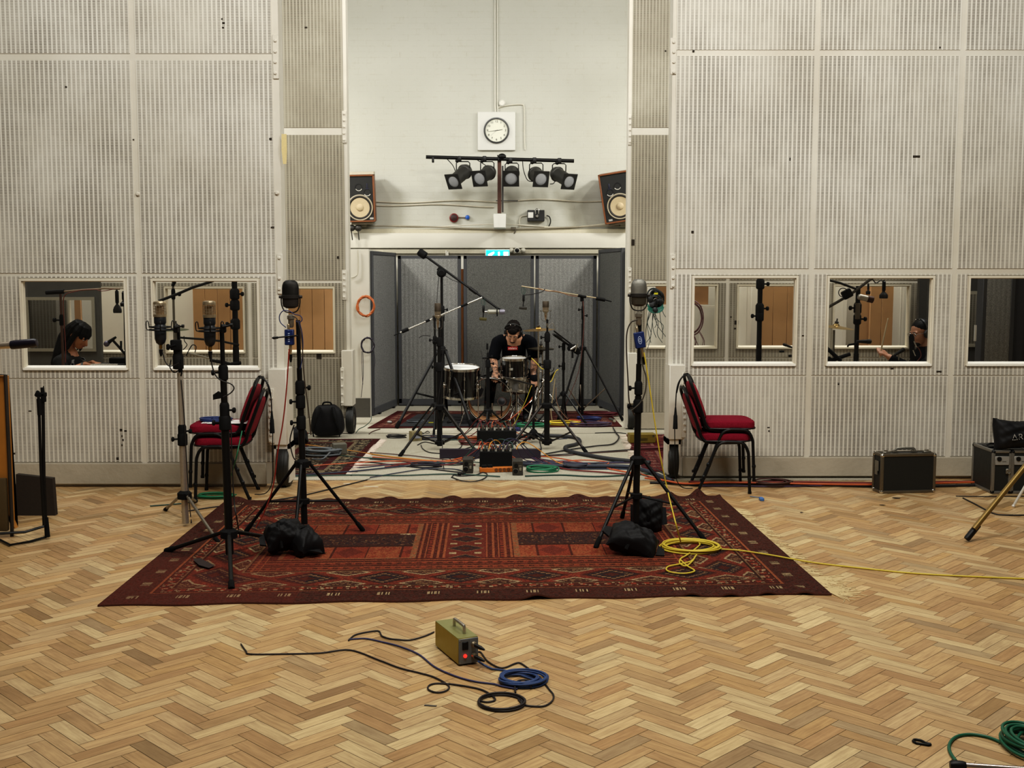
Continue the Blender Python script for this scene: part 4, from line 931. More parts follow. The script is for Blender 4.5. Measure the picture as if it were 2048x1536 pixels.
sandbag(gr(603, 1082, .09), (.13, .095, .08), -.7, (-.1, .35), 2, 'black sandbag slumped forward under the tripod of the dark ribbon microphone')
sandbag(gr(1267, 1083, .085), (.165, .11, .085), -.15, (.35, .36), 3, 'larger black sandbag lying on the rug by the yellow coil')
sandbag(at(1297, 1030, 7.42), (.105, .12, .07), .2, (1.3, .12), 4, 'black sandbag hung higher on the tripod by the yellow coil')

def bar_frame(m, x0, x1, y0, y1, z0, z1, t, faces='xyz'):
    for a in (x0, x1):
        for b in (y0, y1): m.obox((a, b, (z0 + z1) / 2), (t, t, z1 - z0), bev=t * .3)
    for a in (x0, x1):
        for b in (z0, z1): m.obox((a, (y0 + y1) / 2, b), (t, y1 - y0, t), bev=t * .3)
    for a in (y0, y1):
        for b in (z0, z1): m.obox(((x0 + x1) / 2, a, b), (x1 - x0, t, t), bev=t * .3)
casep = M('171917', .55, bump=.1)
def flight_case(lab, cx, cy, w, d, h, rz, frame, front):
    T = thing('flight_case', lab, 'flight case', (cx, cy, 0), 'flight cases by the wall')
    def B(): return MB()
    parts = []
    m = B(); m.box(-w / 2 + .006, w / 2 - .006, -d / 2 + .006, d / 2 - .006, .012, h - .006, .004); parts.append(('case_body', m, casep))
    m = B(); bar_frame(m, -w / 2 + .01, w / 2 - .01, -d / 2 + .01, d / 2 - .01, .012, h - .012, .024); parts.append(('edge_frame', m, frame))
    for x in (-1, 1):
        for y in (-1, 1):
            for z in (.016, h - .016): m = B(); m.ell((x * (w / 2 - .012), y * (d / 2 - .012), z), .018, None, 10, 8); parts.append(('corner_cap', m, chrome if front == 'panel' else black))
    if front == 'panel':
        m = B(); m.tube(spl([(-.08, 0, h), (-.075, 0, h + .025), (0, 0, h + .03), (.075, 0, h + .025), (.08, 0, h)], 4), .011, 8); m.box(-.1, -.06, -.02, .02, h - .002, h + .012).box(.06, .1, -.02, .02, h - .002, h + .012); parts.append(('handle', m, steel))
        m = B()
        for x in (-.17, .17): m = B(); m.box(x - .03, x + .03, -d / 2 + .03, -d / 2 + .07, h - .004, h + .012, .003); m.box(x - .012, x + .012, -d / 2 + .04, -d / 2 + .06, h + .01, h + .022); parts.append(('lid_latch', m, steel))
        m = B(); m.box(-w / 2 - .004, -w / 2 + .002, -.03, .03, h * .55, h * .8).box(-w / 2 - .008, -w / 2, -.02, .02, h * .45, h * .55); parts.append(('latch', m, steel))
    else:
        m = B(); m.box(-w / 2 + .02, w / 2 - .02, -d / 2 - .004, -d / 2 + .006, h * .66, h * .86, .003); parts.append(('name_plate', m, M('8f8c86', .5, .2)))
        m = B(); m.lathe([(.018, 0), (.018, .006), (0, .006)], (-w / 2 + .05, -d / 2 - .004, h * .80), (0, -1, 0), 14); m.box(.0, .03, -d / 2 - .006, -d / 2, h * .74, h * .745); parts.append(('plate_mark', m, black))
        m = B(); m.box(.03, .07, -d / 2 - .01, -d / 2 + .005, h * .46, h * .58, .003); m.tube([(.04, -d / 2 - .014, h * .5), (.05, -d / 2 - .02, h * .47), (.06, -d / 2 - .014, h * .5)], .004, 6); parts.append(('butterfly_latch', m, steel))
        m = B(); m.box(-.06, .06, -.05, .05, h - .002, h + .008, .003); m.tube(spl([(-.04, 0, h), (-.03, 0, h + .02), (.03, 0, h + .02), (.04, 0, h)], 4), .008, 6); parts.append(('handle', m, black))
    for nm, mb, mt in parts:
        o = mb.build(nm, mt, None); o.parent = T
    T.rotation_euler = (0, 0, rz); return T
c = gr(1806, 975); 
flight_case('low black suitcase-like flight case with bronze edging standing alone by the wall', at(1808, 940, 8.86).x, 8.86, .455, .155, .318, math.radians(7), M('6f6657', .4, .7), 'panel')
flight_case('black flight case with a grey name plate beneath the lettered bag', at(1985, 950, 8.75).x + .075, 8.95, .15, .40, .35, math.radians(-1), M('86837c', .4, .7), 'x')
flight_case('black flight case crossed by the brass tripod leg, behind the white leg', at(1985, 950, 8.75).x + .228, 8.955, .15, .40, .35, math.radians(-1), M('86837c', .4, .7), 'x')
# lettered black bag on the cases
bx = at(2030, 880, 8.8).x; zc_ = .362
m, R_ = pillow((bx, 8.80, zc_ + .105), (.185, .125, .085), 0, (0, 0), 21, .0, Euler((math.radians(80), 0, 0)).to_matrix(), .07)
T = thing('cloth_bag', 'black cloth bag with the letters AR on top of the flight cases', 'bag', (bx, 8.80, zc_)); m.build('bag_body', nylon, T)
m = MB(); m.text('AR', .075, (bx - .03, 8.69, zc_ + .095), ((math.cos(.1), 0, math.sin(.1)), (-math.sin(.1), 0, math.cos(.1))), thin=-.006); m.build('lettering', M('a5a4a0', .6), T)

# power unit in the foreground
def local_box(name, lab, cat, c, rz, build):
    T = thing(name, lab, cat, tuple(c)); T.rotation_euler = (0, 0, rz)
    for nm, mb, mt in build(): o = mb.build(nm, mt, None); o.parent = T
    return T
olive = M('9a8526', .42, .25, .12, 8); olive_top = M('8f8d5a', .45, .3, .08, 8)
pA, pB, pC = gr(917, 1333), gr(957, 1327), gr(868, 1300)      # front-bottom-left, front-bottom-right, rear-bottom-left
ux = (pB - pA); wdt = ux.length; rz_ = math.atan2(ux.y, ux.x); dep = .29; hgt = .122
def psu():
    out = []; w, d, h = wdt, dep, hgt
    m = MB(); m.box(0, w, 0.004, d, .006, h, .003); out.append(('case_shell', m, olive))
    m = MB(); m.box(.001, w - .001, .006, d - .002, h - .001, h + .0015); out.append(('top_plate', m, olive_top))
    m = MB(); m.box(.002, w - .002, -.002, .006, .008, h - .002, .001); m.box(w * .54, w - .003, -.0035, -.001, .009, h - .003); out.append(('front_plate', m, M('6e7276', .45, .3)))
    m = MB(); m.tube(spl([(w * .55, .06, h), (w * .55, .062, h + .030), (w * .55, .075, h + .036), (w * .55, .165, h + .036), (w * .55, .178, h + .030), (w * .55, .18, h)], 4), .0075, 8); out.append(('handle', m, alu))
    m = MB(); m.box(w * .18, w * .48, -.006, 0, h * .58, h * .88, .002); out.append(('power_socket', m, black))
    m = MB(); m.lathe([(.008, 0), (.008, .004), (.005, .008), (0, .009)], (w * .32, -.002, h * .36), (0, -1, 0), 14); out.append(('pilot_light', m, M('e8211c', .3, emit=lin('ff2a20'), es=2.2)))
    m = MB()
    for zz in (.34, .76): out.append(('connector', MB().lathe([(.013, 0), (.013, .006), (.010, .010), (.010, .02), (.006, .02)], (w * .74, -.003, h * zz), (0, -1, 0), 16), champagne)); out.append(('plug', MB().lathe([(.009, 0), (.009, .03), (.006, .042), (.004, .05)], (w * .74, -.02, h * zz), Vector((.55, -.7, -.25)), 12), black))
    m = MB()
    for x in (.006, w - .006):
        for z in (.014, h - .008): m.lathe([(.003, 0), (.002, .002), (0, .002)], (x, -.002, z), (0, -1, 0), 8)
    out.append(('screws', m, steel)); return out
local_box('power_unit', 'small olive yellow power unit with a glowing red pilot light on the parquet', 'power supply', pA, rz_, psu)
bk = M('211b1d', .5); bl = M('27406f', .45)
g5 = lambda pts, z=.005: floor_px(pts, z)
cable('cable', g5([(868, 1264), (850, 1272), (820, 1280), (795, 1279), (778, 1277), (764, 1272), (757, 1262), (735, 1264), (710, 1270), (697, 1281)]), .0038, bk, 'dark lead running from the back of the olive power unit', 'cable')
cable('cable', g5([(697, 1279), (730, 1277), (765, 1284), (800, 1293), (838, 1309), (870, 1334), (910, 1352), (950, 1363), (987, 1368), (1006, 1373), (1035, 1378)]), .0038, M('34365f', .5), 'long blue lead curving past the olive power unit to the blue coil', 'cable')
cable('cable', g5([(482, 1288), (492, 1302), (500, 1308), (560, 1308), (640, 1306), (700, 1300), (760, 1321), (800, 1336), (840, 1346), (870, 1355), (897, 1371), (893, 1381), (875, 1385), (858, 1380), (857, 1372), (870, 1367), (900, 1368), (935, 1373), (965, 1380), (985, 1392), (990, 1400), (975, 1404), (956, 1401)]), .0037, bk, 'long thin black lead with a small loop, lying across the parquet', 'cable')
m = MB(); m.tube(spl(floor_px([(955, 1304), (962, 1305), (975, 1322), (995, 1334), (1010, 1335), (1030, 1327), (1040, 1326), (1053, 1334), (1063, 1342), (1080, 1355), (1098, 1378), (1107, 1390), (1104, 1402), (1088, 1412), (1060, 1412), (1046, 1408), (1036, 1398)], .005), 6), .0037, 6)
one('cable', m, bk, 'thin black lead from the upper socket of the power unit, looping round the blue coil', 'cable', sharp=80)
m = MB(); c = gr(1042, 1361, .006); m.tube(spl([gr(957, 1323, .04), gr(966, 1329, .012)] + floor_px([(985, 1338), (1010, 1341)], .006) + coil_pts(c, .094, .078, 10, .02, .3, 4), 2), .0048, 6); one('cable_coil', m, bl, 'coil of bright blue cable plugged into the olive power unit', 'coil of cable', sharp=80)
m = MB(); c = gr(1002, 1405, .005); m.tube(spl(coil_pts(c, .094, .088, 5, .010, .10, 9), 2), .0042, 6); m.tube(spl(floor_px([(1031, 1385), (1030, 1372), (1036, 1362), (1052, 1360), (1063, 1366), (1062, 1374)], .012), 5), .004, 6); one('cable_coil', m, bk, 'coil of thin black cable on the parquet in front of the blue coil', 'coil of cable', sharp=80)
m = MB(); a = gr(861, 1411, .002); m.obox(a, (.05, .012, .001), Matrix.Rotation(-.2, 3, 'Z')); one('tape_scrap', m, M('4a4640', .7), 'scrap of dark tape stuck to the parquet below the loop', 'tape')
# yellow cable on the rug
yl = M('c9b23a', .45); zr_ = .016
m = MB(); c = gr(1383, 1096, zr_); m.tube(spl(coil_pts(c, .175, .155, 10, .022, .16, 11), 2), .0052, 6)
m.tube(spl(floor_px([(1388, 1082), (1400, 1088), (1388, 1100), (1374, 1110), (1361, 1118), (1360, 1127), (1372, 1132), (1385, 1122), (1391, 1112)], zr_ + .006), 5), .005, 6); m.tube(spl(floor_px([(1361, 1120), (1376, 1133), (1388, 1140), (1386, 1144), (1368, 1147), (1345, 1145), (1333, 1140), (1337, 1133), (1360, 1128), (1383, 1122), (1393, 1110)], zr_ + .004), 5), .005, 6)
one('cable_coil', m, yl, 'coil of yellow cable lying on the big patterned rug', 'coil of cable', sharp=80)
cable('cable', floor_px([(1436, 1098), (1480, 1101), (1540, 1110), (1590, 1119)], .02) + floor_px([(1640, 1127), (1720, 1136), (1820, 1146), (1920, 1152), (2060, 1158)], .006), .0052, yl, 'yellow cable running off the rug across the parquet', 'cable')
# bottom corner: green coil, chrome rod, loop
m = MB(); m.tube(spl(floor_px([(1912, 1522), (1902, 1508), (1898, 1494), (1904, 1480), (1920, 1471), (1945, 1469), (1975, 1474), (2000, 1484), (2022, 1497)], .006), 6), .0062, 8); m.tube(spl(coil_pts(gr(2062, 1492, .014), .085, .12, 9, .04, .22, 5), 2), .0062, 6); m.tube(spl(floor_px([(2030, 1484), (2040, 1468), (2052, 1462)], .03), 6), .0062, 6)
one('cable_coil', m, M('12583f', .45), 'dark green cable with a tight coil at the edge of the parquet', 'coil of cable', sharp=80)
T = thing('chrome_rod', 'shiny metal rod with a black rubber tip beside the green coil', 'stand part', gr(1906, 1533)); m = MB(); a, b = gr(1928, 1532, .016), gr(2120, 1545, .016); m.rod(a, b, .0125, n=16); m.build('tube', M('d5c3b8', .2, 1.0, .03), T)
m = MB(); d = (a - b).normalized(); m.lathe([(.0145, -.006), (.017, .004), (.018, .036), (.014, .046), (0, .047)], a, d, 16); m.build('rubber_tip', black, T)
m = MB(); m.tube(spl(floor_px([(1832, 1486), (1826, 1482), (1830, 1479), (1842, 1481), (1852, 1486), (1862, 1488)], .005), 5), [.0045] * 26, 6); m.tube(floor_px([(1832, 1486), (1845, 1488), (1856, 1490), (1862, 1489)], .005), .0045, 6); one('cable_tie', m, black, 'little black cable tie loop alone on the parquet', 'cable tie', sharp=80)
# litter
m = MB(); m.obox(gr(1523, 998, .012), (.03, .06, .024), bev=.004); o = m; T = thing('floor_brush', 'small blue brush head with a thin handle on the parquet past the rug corner', 'brush', gr(1523, 998)); m.build('brush_head', M('3f6aa5', .5), T); m = MB(); m.rod(gr(1500, 993, .008), gr(1520, 995, .012), .004); m.build('brush_handle', M('5b6a80', .5), T)
for (x, y, w, d, r, lab) in ((699, 967, .10, .014, .25, 'white strip of tape on the parquet beside the slanting tripod leg'), (742, 973, .13, .012, -.3, 'white strip of tape on the parquet, further into the bay opening')):
    m = MB(); m.obox(gr(x, y, .0015), (w, d, .001), Matrix.Rotation(r, 3, 'Z')); one('tape_scrap', m, M('ddd8cc', .7), lab, 'tape')
for (x, y, s, lab) in ((1764, 1010, .022, 'torn dark scrap on the parquet below the lone flight case'), (1604, 1025, .016, 'dark fleck on the parquet past the rug fringe'), (1792, 996, .03, 'flattened dark rag scrap in front of the lone flight case')):
    m = MB(); rr = random.Random(int(x)); P = [gr(x, y, .003) + Vector((math.cos(a) * s * rr.uniform(.5, 1.4), math.sin(a) * s * rr.uniform(.3, .9), rr.uniform(0, .004))) for a in np.linspace(0, 2 * PI, 8)[:-1]]; m.add(P, [tuple(range(7))]); one('scrap', m, M('3d3023', .8), lab, 'scrap')
# along the foot of the right wall
def run(pts, z, r, mat, lab, group=None, k=6): return cable('cable', floor_px(pts, z), r, mat, lab, 'cable', group, k)
orng = M('b8562a', .5); redc = M('6d1f1c', .5); purp = M('3a2a45', .5); navy = M('20283f', .5); grn = M('136a47', .45); dgrn = M('1f4238', .5); brn = M('4a2d26', .5); grey = M('5d6266', .5); bkc = M('1d1b1c', .55)
run([(1300, 965), (1340, 966), (1400, 970), (1480, 969), (1560, 969), (1650, 970), (1745, 972), (1860, 972), (1960, 970)], .012, .012, bkc, 'thick black cable along the foot of the slotted wall')
run([(1290, 956), (1330, 961), (1370, 967), (1440, 965), (1540, 966), (1640, 968), (1745, 969), (1860, 967), (1960, 964)], .03, .008, orng, 'orange cable along the foot of the slotted wall')
run([(1380, 963), (1450, 965), (1520, 964), (1620, 964), (1745, 966), (1870, 964), (1950, 963)], .022, .008, redc, 'dull red cable along the foot of the slotted wall')
run([(1400, 972), (1480, 972), (1560, 973), (1660, 971), (1745, 973)], .008, .007, purp, 'dark purple cable along the foot of the slotted wall')
m = MB(); m.tube(spl(coil_pts(gr(1545, 968, .012), .15, .10, 6, .03, .2, 21), 2), .006, 6); one('cable_coil', m, brn, 'flat brown and black coil at the foot of the slotted wall behind the chair', 'coil of cable', sharp=80)
run([(1912, 992), (1960, 993), (2060, 992)], .006, .004, bkc, 'thin black lead passing in front of the flight cases'); run([(1926, 996), (1950, 1008), (1985, 1026), (2010, 1030), (2060, 1030)], .006, .005, bkc, 'black lead bending under the brass tripod leg')
# green coil by the left chairs and leads there
m = MB(); m.tube(spl(coil_pts(gr(432, 993, .01), .15, .085, 7, .018, .15, 31), 2), .0055, 6); one('cable_coil', m, grn, 'green coil of cable on the parquet under the chair with papers', 'coil of cable', sharp=80)
run([(300, 1012), (340, 1009), (370, 1006), (395, 1000)], .006, .005, dgrn, 'dark green lead leaving the coil under the chair towards the blank parquet')
run([(363, 1024), (420, 1015), (480, 1008), (520, 1004)], .006, .0045, bkc, 'black lead passing behind the silver stand')
run([(520, 1004), (600, 992), (680, 973), (740, 958)], .006, .005, bkc, 'black lead slanting over the parquet into the bay')
run([(740, 955), (800, 945), (850, 938), (905, 938), (925, 942)], .016, .005, navy, 'dark blue lead slanting over the carpet towards the small black boxes')
# ---- foreground edge things on the left
T = thing('wooden_screen', 'orange brown wooden panel with a dark edge at the picture margin beside the folded stand', 'wooden panel', (gr(-30, 1090).x, gr(-30, 1090).y, 0)); Yp = 7.3
m = MB(); a = at(13, 752, Yp); b = at(22, 1050, Yp); m.prism([(-3.2, .05), (at(24, 1050, Yp).x, .05), (at(11, 752, Yp).x, a.z), (-3.6, a.z)], .05, (0, Yp, 0), XZ); m.build('board', M('a8702c', .6, 0, .18, 6, .3), T)
m = MB(); m.tube([at(-40, 748, Yp - .01), at(11, 750, Yp - .01), at(24, 1050, Yp - .01), at(24, 1088, Yp - .01)], .012, 6); m.build('edge_strip', M('2a221a', .6), T)
m = MB(); m.box(at(-60, 1060, Yp).x, at(20, 1060, Yp).x, Yp - .04, Yp - .002, .04, Z(955, Yp), .01); m.build('lower_cover', M('4a3a1e', .7, 0, .3, 8), T)
T = thing('folded_stand', 'black microphone stand folded upright against the slotted wall at the picture margin', 'microphone stand', tuple(gr(92, 1078))); Yf = gr(92, 1078).y
m = MB(); m.tube([at(93, 1072, Yf), at(88, 960, Yf), at(86, 800, Yf), at(84, 775, Yf)], .011, 8); m.build('pole', black, T)
m = MB(); m.tube([at(88, 1050, Yf - .02), at(82, 940, Yf - .02), at(78, 815, Yf - .02), at(77, 792, Yf - .02)], .010, 8); m.rod(at(80, 830, Yf - .02), at(78, 798, Yf - .02), .016); m.build('boom_arm', black, T)
m = MB(); c = at(82, 789, Yf); m.obox(c, (.07, .03, .03), bev=.008); m.obox(at(87, 795, Yf), (.03, .03, .06), bev=.008); m.tube([at(87, 784, Yf), at(87, 772, Yf)], [.008, .003], 6); m.obox(at(74, 787, Yf), (.02, .015, .04), Matrix.Rotation(.5, 3, 'Y'), .004); m.build('clutch', matblack, T)
m = MB(); m.rod(at(95, 1074, Yf), at(92, 1035, Yf), .017, .014); m.build('rubber_foot', rubber, T)
m = MB(); m.tube([at(92, 1074, Yf), gr(60, 1083, .01), gr(20, 1090, .012), gr(-30, 1065, .014)], .008, 6); m.build('leg', black, T)
m = MB(); m.tube([gr(90, 1052, .05), gr(50, 1064, .03), gr(0, 1067, .03)], .009, 6); m.build('leg', black, T)
m = MB(); c = gr(53, 1005, .12); m.prism([(-.13, -.14), (.15, -.14), (.14, .13), (-.12, .16)], .05, (c.x, c.y + .12, c.z + .02), XZ); one('dark_slab', m, M('2a2118', .8, bump=.2), 'plain dark slab standing behind the folded stand and the wooden panel', 'case')  # upright dark slab standing in for a dark blurry region
T = thing('boom_end', 'silver boom tube with a dark rounded end poking in before the booth window', 'boom', at(-60, 694, 4.2)); m = MB(); a, b = at(-520, 728, 4.2), at(24, 690, 4.2); m.rod(a, b, .0125, n=14); m.rod((a.x + .1, 4.2, a.z + .008), (a.x + .1, 4.2, .02), .014); [m.rod((a.x + .1, 4.2, .25), (a.x + .1 + .3 * math.cos(q), 4.2 + .3 * math.sin(q), .012), .010) for q in (.5, 2.6, 4.7)]; m.build('tube', M('cdbfae', .3, .8), T); m = MB(); m.lathe([(.016, 0), (.017, .01), (.0165, .088), (.013, .097), (0, .098)], b - (b - a).normalized() * .003, at(70, 685.5, 4.2) - b, 16); m.build('grip', M('1c1725', .35), T)
# brass and white tripod legs at the right margin
Yt = gr(1935, 1084).y; T = thing('brass_tripod', 'tripod with a brass tube leg ending in a black grip, cut by the picture margin', 'tripod', gr(1935, 1084)); a = at(1933, 1083, Yt - .0); a.z = .018; b = at(1948, 1058, Yt); d0 = at(2062, 918, Yt + .12)
m = MB(); m.rod(b, d0, .0175, n=14); m.build('leg', M('7e6636', .4, .6), T); m = MB(); m.lathe([(.0, -.003), (.019, 0), (.021, .01), (.021, .12), (.018, .125)], a, d0 - a, 16); m.build('rubber_grip', black, T)
m = MB(); b2 = gr(2027, 1012, .01); m.rod(b2, at(2075, 930, b2.y - .05), .010, n=12); m.ell(b2, .013); one('stand_tube', m, M('cfccc4', .35, .3), 'thin white metal leg standing behind the brass tripod leg', 'stand part')
# ---- things on the small rugs
m, R = None, None
T = thing('rucksack', 'upright black rucksack with two shoulder straps against the set back wall', 'rucksack', gr(652, 872)); c = gr(654, 873, .02); m = MB()
def rk(p, q):
    g = lambda a, e=.5: math.copysign(abs(a) ** e, a); zz = g(p.z, .6) * .5 + .5; wd = .185 * (1 - .28 * zz ** 2) ; return Vector((g(p.x, .45) * wd, g(p.y, .6) * .10 * (1 - .3 * zz), zz * .335 + .004 * math.sin(8 * p.x)))
m.ell(c + Vector((0, .06, 0)), 1, None, 40, 20, rk); m.build('bag_body', nylon, T)
for s in (-1, 1):
    m = MB(); P = spl([c + Vector(q) for q in ((s * .07, -.02, .31), (s * .09, -.06, .24), (s * .115, -.075, .14), (s * .14, -.05, .05), (s * .135, -.03, .0))], 5); vs = []
    m.tube(P, [.022] * 8 + [.016] * 6 + [.007] * (len(P) - 14), 6); m.build('shoulder_strap', matblack, T)
m = MB(); m.tube(spl([c + Vector(q) for q in ((-.05, .05, .33), (-.03, .03, .36), (.03, .03, .36), (.05, .05, .33))], 5), .009, 6); m.build('grab_handle', matblack, T)
m, R = pillow(gr(596, 873, .09), (.11, .10, .08), .2, (.1, 0), 8); one('soft_bag', m, nylon, 'squat black soft bag leaning on the rucksack', 'bag')
m, R = pillow(gr(606, 872, .065) + Vector((0, -.06, 0)), (.065, .05, .04), 0, (1.2, 0), 9); one('red_pouch', m, M('8a1f1c', .6), 'red pouch in front of the squat black bag', 'pouch')
def box_thing(name, lab, cat, c, size, rz, mat, extra=None, bev=.004):
    T = thing(name, lab, cat, tuple(c)); T.rotation_euler = (0, 0, rz); m = MB(); w, d, h = size; m.box(-w / 2, w / 2, -d / 2, d / 2, 0, h, bev); o = m.build('case', mat, None); o.parent = T
    for nm, mb, mt in (extra or []): o = mb.build(nm, mt, None); o.parent = T
    return T
m = MB()
for x in (-.04, .0, .04): m.lathe([(.014, 0), (.014, .012), (.009, .012)], (-.06 + 0 * x, x * .8, .05), (-1, 0, 0), 10)
box_thing('stage_box', 'grey metal stage box beside a heap of grey cable on the dark rug', 'stage box', gr(679, 907, .018), (.13, .11, .10), .3, M('6a675c', .5, .3), [('sockets', m, steel)])
m = MB(); m.tube(spl(coil_pts(gr(640, 908, .03), .17, .09, 9, .05, .35, 41), 2), .008, 6); m.tube(spl([gr(660, 905, .08), gr(645, 918, .05), gr(625, 918, .03)], 6), .008, 6); one('cable_coil', m, grey, 'heap of grey cable beside the grey stage box', 'coil of cable', sharp=80)
m = MB(); m.box(-.05, .05, -.07, -.06, .02, .05); m.lathe([(.012, 0), (.012, .02)], (.11, -.05, .07), (0, -1, 0), 10); box_thing('yellow_box', 'ochre yellow metal box on the worn red rug beside the tyre', 'stage box', gr(1283, 884, .018), (.27, .14, .09), .05, M('83702a', .5, .2), [('trim', m, steel)])
m = MB(); m.tube(spl(coil_pts(gr(1296, 898, .022), .15, .05, 8, .02, .3, 51), 2), .006, 6); one('cable_coil', m, M('5c1e22', .6), 'dark red heap of cable in front of the ochre box', 'coil of cable', sharp=80)
# ================================================================== STANDS AND MICROPHONES
def tripod(name, lab, base, pole, apex, feet, lr=.011, clutches=(), mat=black, polem=None, legm=None, cat='microphone stand', group=None, brace=None, zf=.0, hub=None, bracem=None, tip=True, lean=(0, 0)):
    """pole: [(r, z0, z1)] lowest first; feet: world points; brace: height on the pole where struts meet"""
    base = Vector((base[0], base[1], zf)); T = thing(name, lab, cat, tuple(base), group); polem = polem or mat; legm = legm or mat
    at_ = lambda z: base + Vector((lean[0] * z, lean[1] * z, z))
    for k, q in enumerate(pole):
        pm = q[3] if len(q) > 3 else polem; m = MB(); m.rod(at_(q[1]), at_(q[2]), q[0], n=14); m.build('pole' if k == 0 else 'upper_pole', pm, T)
    for z in clutches:
        m = MB(); r = [q[0] for q in pole if q[1] - .05 <= z <= q[2] + .05]; r = max(r) if r else .015
        m.lathe([(r * 1.2, -.045), (r * 1.45, -.04), (r * 1.45, .03), (r * 1.1, .045)], at_(z), (0, 0, 1), 14)
        s = 1 if int(z * 100) % 2 else -1; c = at_(z); m.rod(c, c + Vector((s * (r * 1.4 + .03), -.01, 0)), .006, n=8); m.lathe([(.012, 0), (.017, .004), (.017, .014), (.012, .018)], c + Vector((s * (r * 1.4 + .022), -.01, 0)), (s, -.1, 0), 10); m.build('clutch', matblack, T)
    m = MB(); c = at_(apex); r0 = pole[0][0]; m.lathe([(r0 * 1.3, -.03), (r0 * 2.1, -.025), (r0 * 2.1, .015), (r0 * 1.3, .03)], c, (0, 0, 1), 14)
    for f in feet:
        d = (Vector(f) - c); d.z = 0; d.normalize(); m.obox(c + d * r0 * 2.0, (.03, .022, .03), Matrix.Rotation(math.atan2(d.y, d.x), 3, 'Z'), .004)
    m.build('collar', matblack, T)
    for f in feet:
        f = Vector(f); d = f - c; d.z = 0; d.normalize(); a = c + d * r0 * 2.2; m = MB(); e = f + (a - f).normalized() * .05; m.rod(a, e, lr, n=10); g = m.build('leg', legm, T)
        if tip: m = MB(); m.lathe([(lr * 1.25, 0), (lr * 1.45, .01), (lr * 1.3, .075), (lr, .08)], f, a - f, 10); m.build('foot_tip', rubber, g)
        if brace is not None:
            bz = at_(brace); k = .55; m = MB(); m.rod(bz + d * r0, a.lerp(f, k), lr * .62, n=8); m.build('brace', bracem or legm, T)
    if brace is not None: m = MB(); m.lathe([(r0 * 1.2, -.02), (r0 * 1.8, -.015), (r0 * 1.8, .015), (r0 * 1.2, .02)], at_(brace), (0, 0, 1), 12); m.build('brace_collar', matblack, T)
    return T
def polar(c, R, degs, z=0): return [Vector((c[0] + R * math.cos(math.radians(a)), c[1] + R * math.sin(math.radians(a)), z)) for a in degs]

def mesh_top(name, c):
    t = NT(name); o = t.obj(); b = lin(c); w = t.n('ShaderNodeTexWave', wave_type='BANDS', bands_direction='Z'); t.link(o, w.inputs[0]); w.inputs['Scale'].default_value = 90
    w2 = t.n('ShaderNodeTexWave', wave_type='BANDS', bands_direction='X'); t.link(o, w2.inputs[0]); w2.inputs['Scale'].default_value = 90
    k = t.math('MULTIPLY', w.outputs['Fac'], w2.outputs['Fac']); return t.pbr(t.mix(k, [x * .35 for x in b], b), .4, .7, t.bump(k, .3, .002))
mesh_dk = mesh_top('dark_wire_mesh', '3a3835'); mesh_sv = mesh_top('silver_wire_mesh', 'a5a39a'); mesh_tp = mesh_top('taupe_wire_mesh', '75695a')
def ribbon_mic(lab, px, py_top, py_bot, Y, upper, lower, wpx):
    s = Y / F * 1.0; top, bot = at(px, py_top, Y), at(px, py_bot, Y); Hh = top.z - bot.z; w = wpx * s / 2; T = thing('ribbon_microphone', lab, 'microphone', tuple(bot), 'big ribbon microphones')
    zb = bot.z; sp = .30 * Hh; bh = .40 * Hh
    m = MB(); m.lathe([(w, 0), (w, Hh * .30), (w * .95, Hh * .42), (w * .82, Hh * .52), (w * .55, Hh * .585), (w * .2, Hh * .60), (0, Hh * .602)], (top.x, Y, zb + bh), (0, 0, 1), 32, .62); m.build('grille', upper, T)
    m = MB(); m.lathe([(w * 1.0, -.012), (w * 1.1, -.010), (w * 1.1, .010), (w * 1.0, .012)], (top.x, Y, zb + bh), (0, 0, 1), 32, .66); [m.lathe([(.010, 0), (.010, .016), (0, .017)], (top.x + q * w * 1.06, Y, zb + bh), (q, 0, 0), 10) for q in (-1, 1)]; m.build('band', M('2a2725', .45, .3), T)
    m = MB(); m.lathe([(w * .5, -.012), (w * .9, 0), (w * .97, .02), (w * .97, bh * 0.9)], (top.x, Y, zb + .01), (0, 0, 1), 32, .62); m.build('lower_body', lower, T)
    m = MB(); m.tube(spl([(top.x - w * 1.1, Y, zb + bh), (top.x - w * 1.06, Y, zb + .02), (top.x - w * .7, Y, zb - .02), (top.x, Y, zb - .03), (top.x + w * .7, Y, zb - .02), (top.x + w * 1.06, Y, zb + .02), (top.x + w * 1.1, Y, zb + bh)], 5), .0045, 6); m.build('yoke', M('2a2725', .4, .5), T)
    m = MB(); m.lathe([(.012, 0), (.018, .01), (.018, .05), (.024, .055), (.024, .075), (.012, .085)], (top.x, Y, zb - .125), (0, 0, 1), 14); m.build('swivel', M('8b8578', .35, .7), T); return T
blue_b = M('1b2c5e', .4, .2)
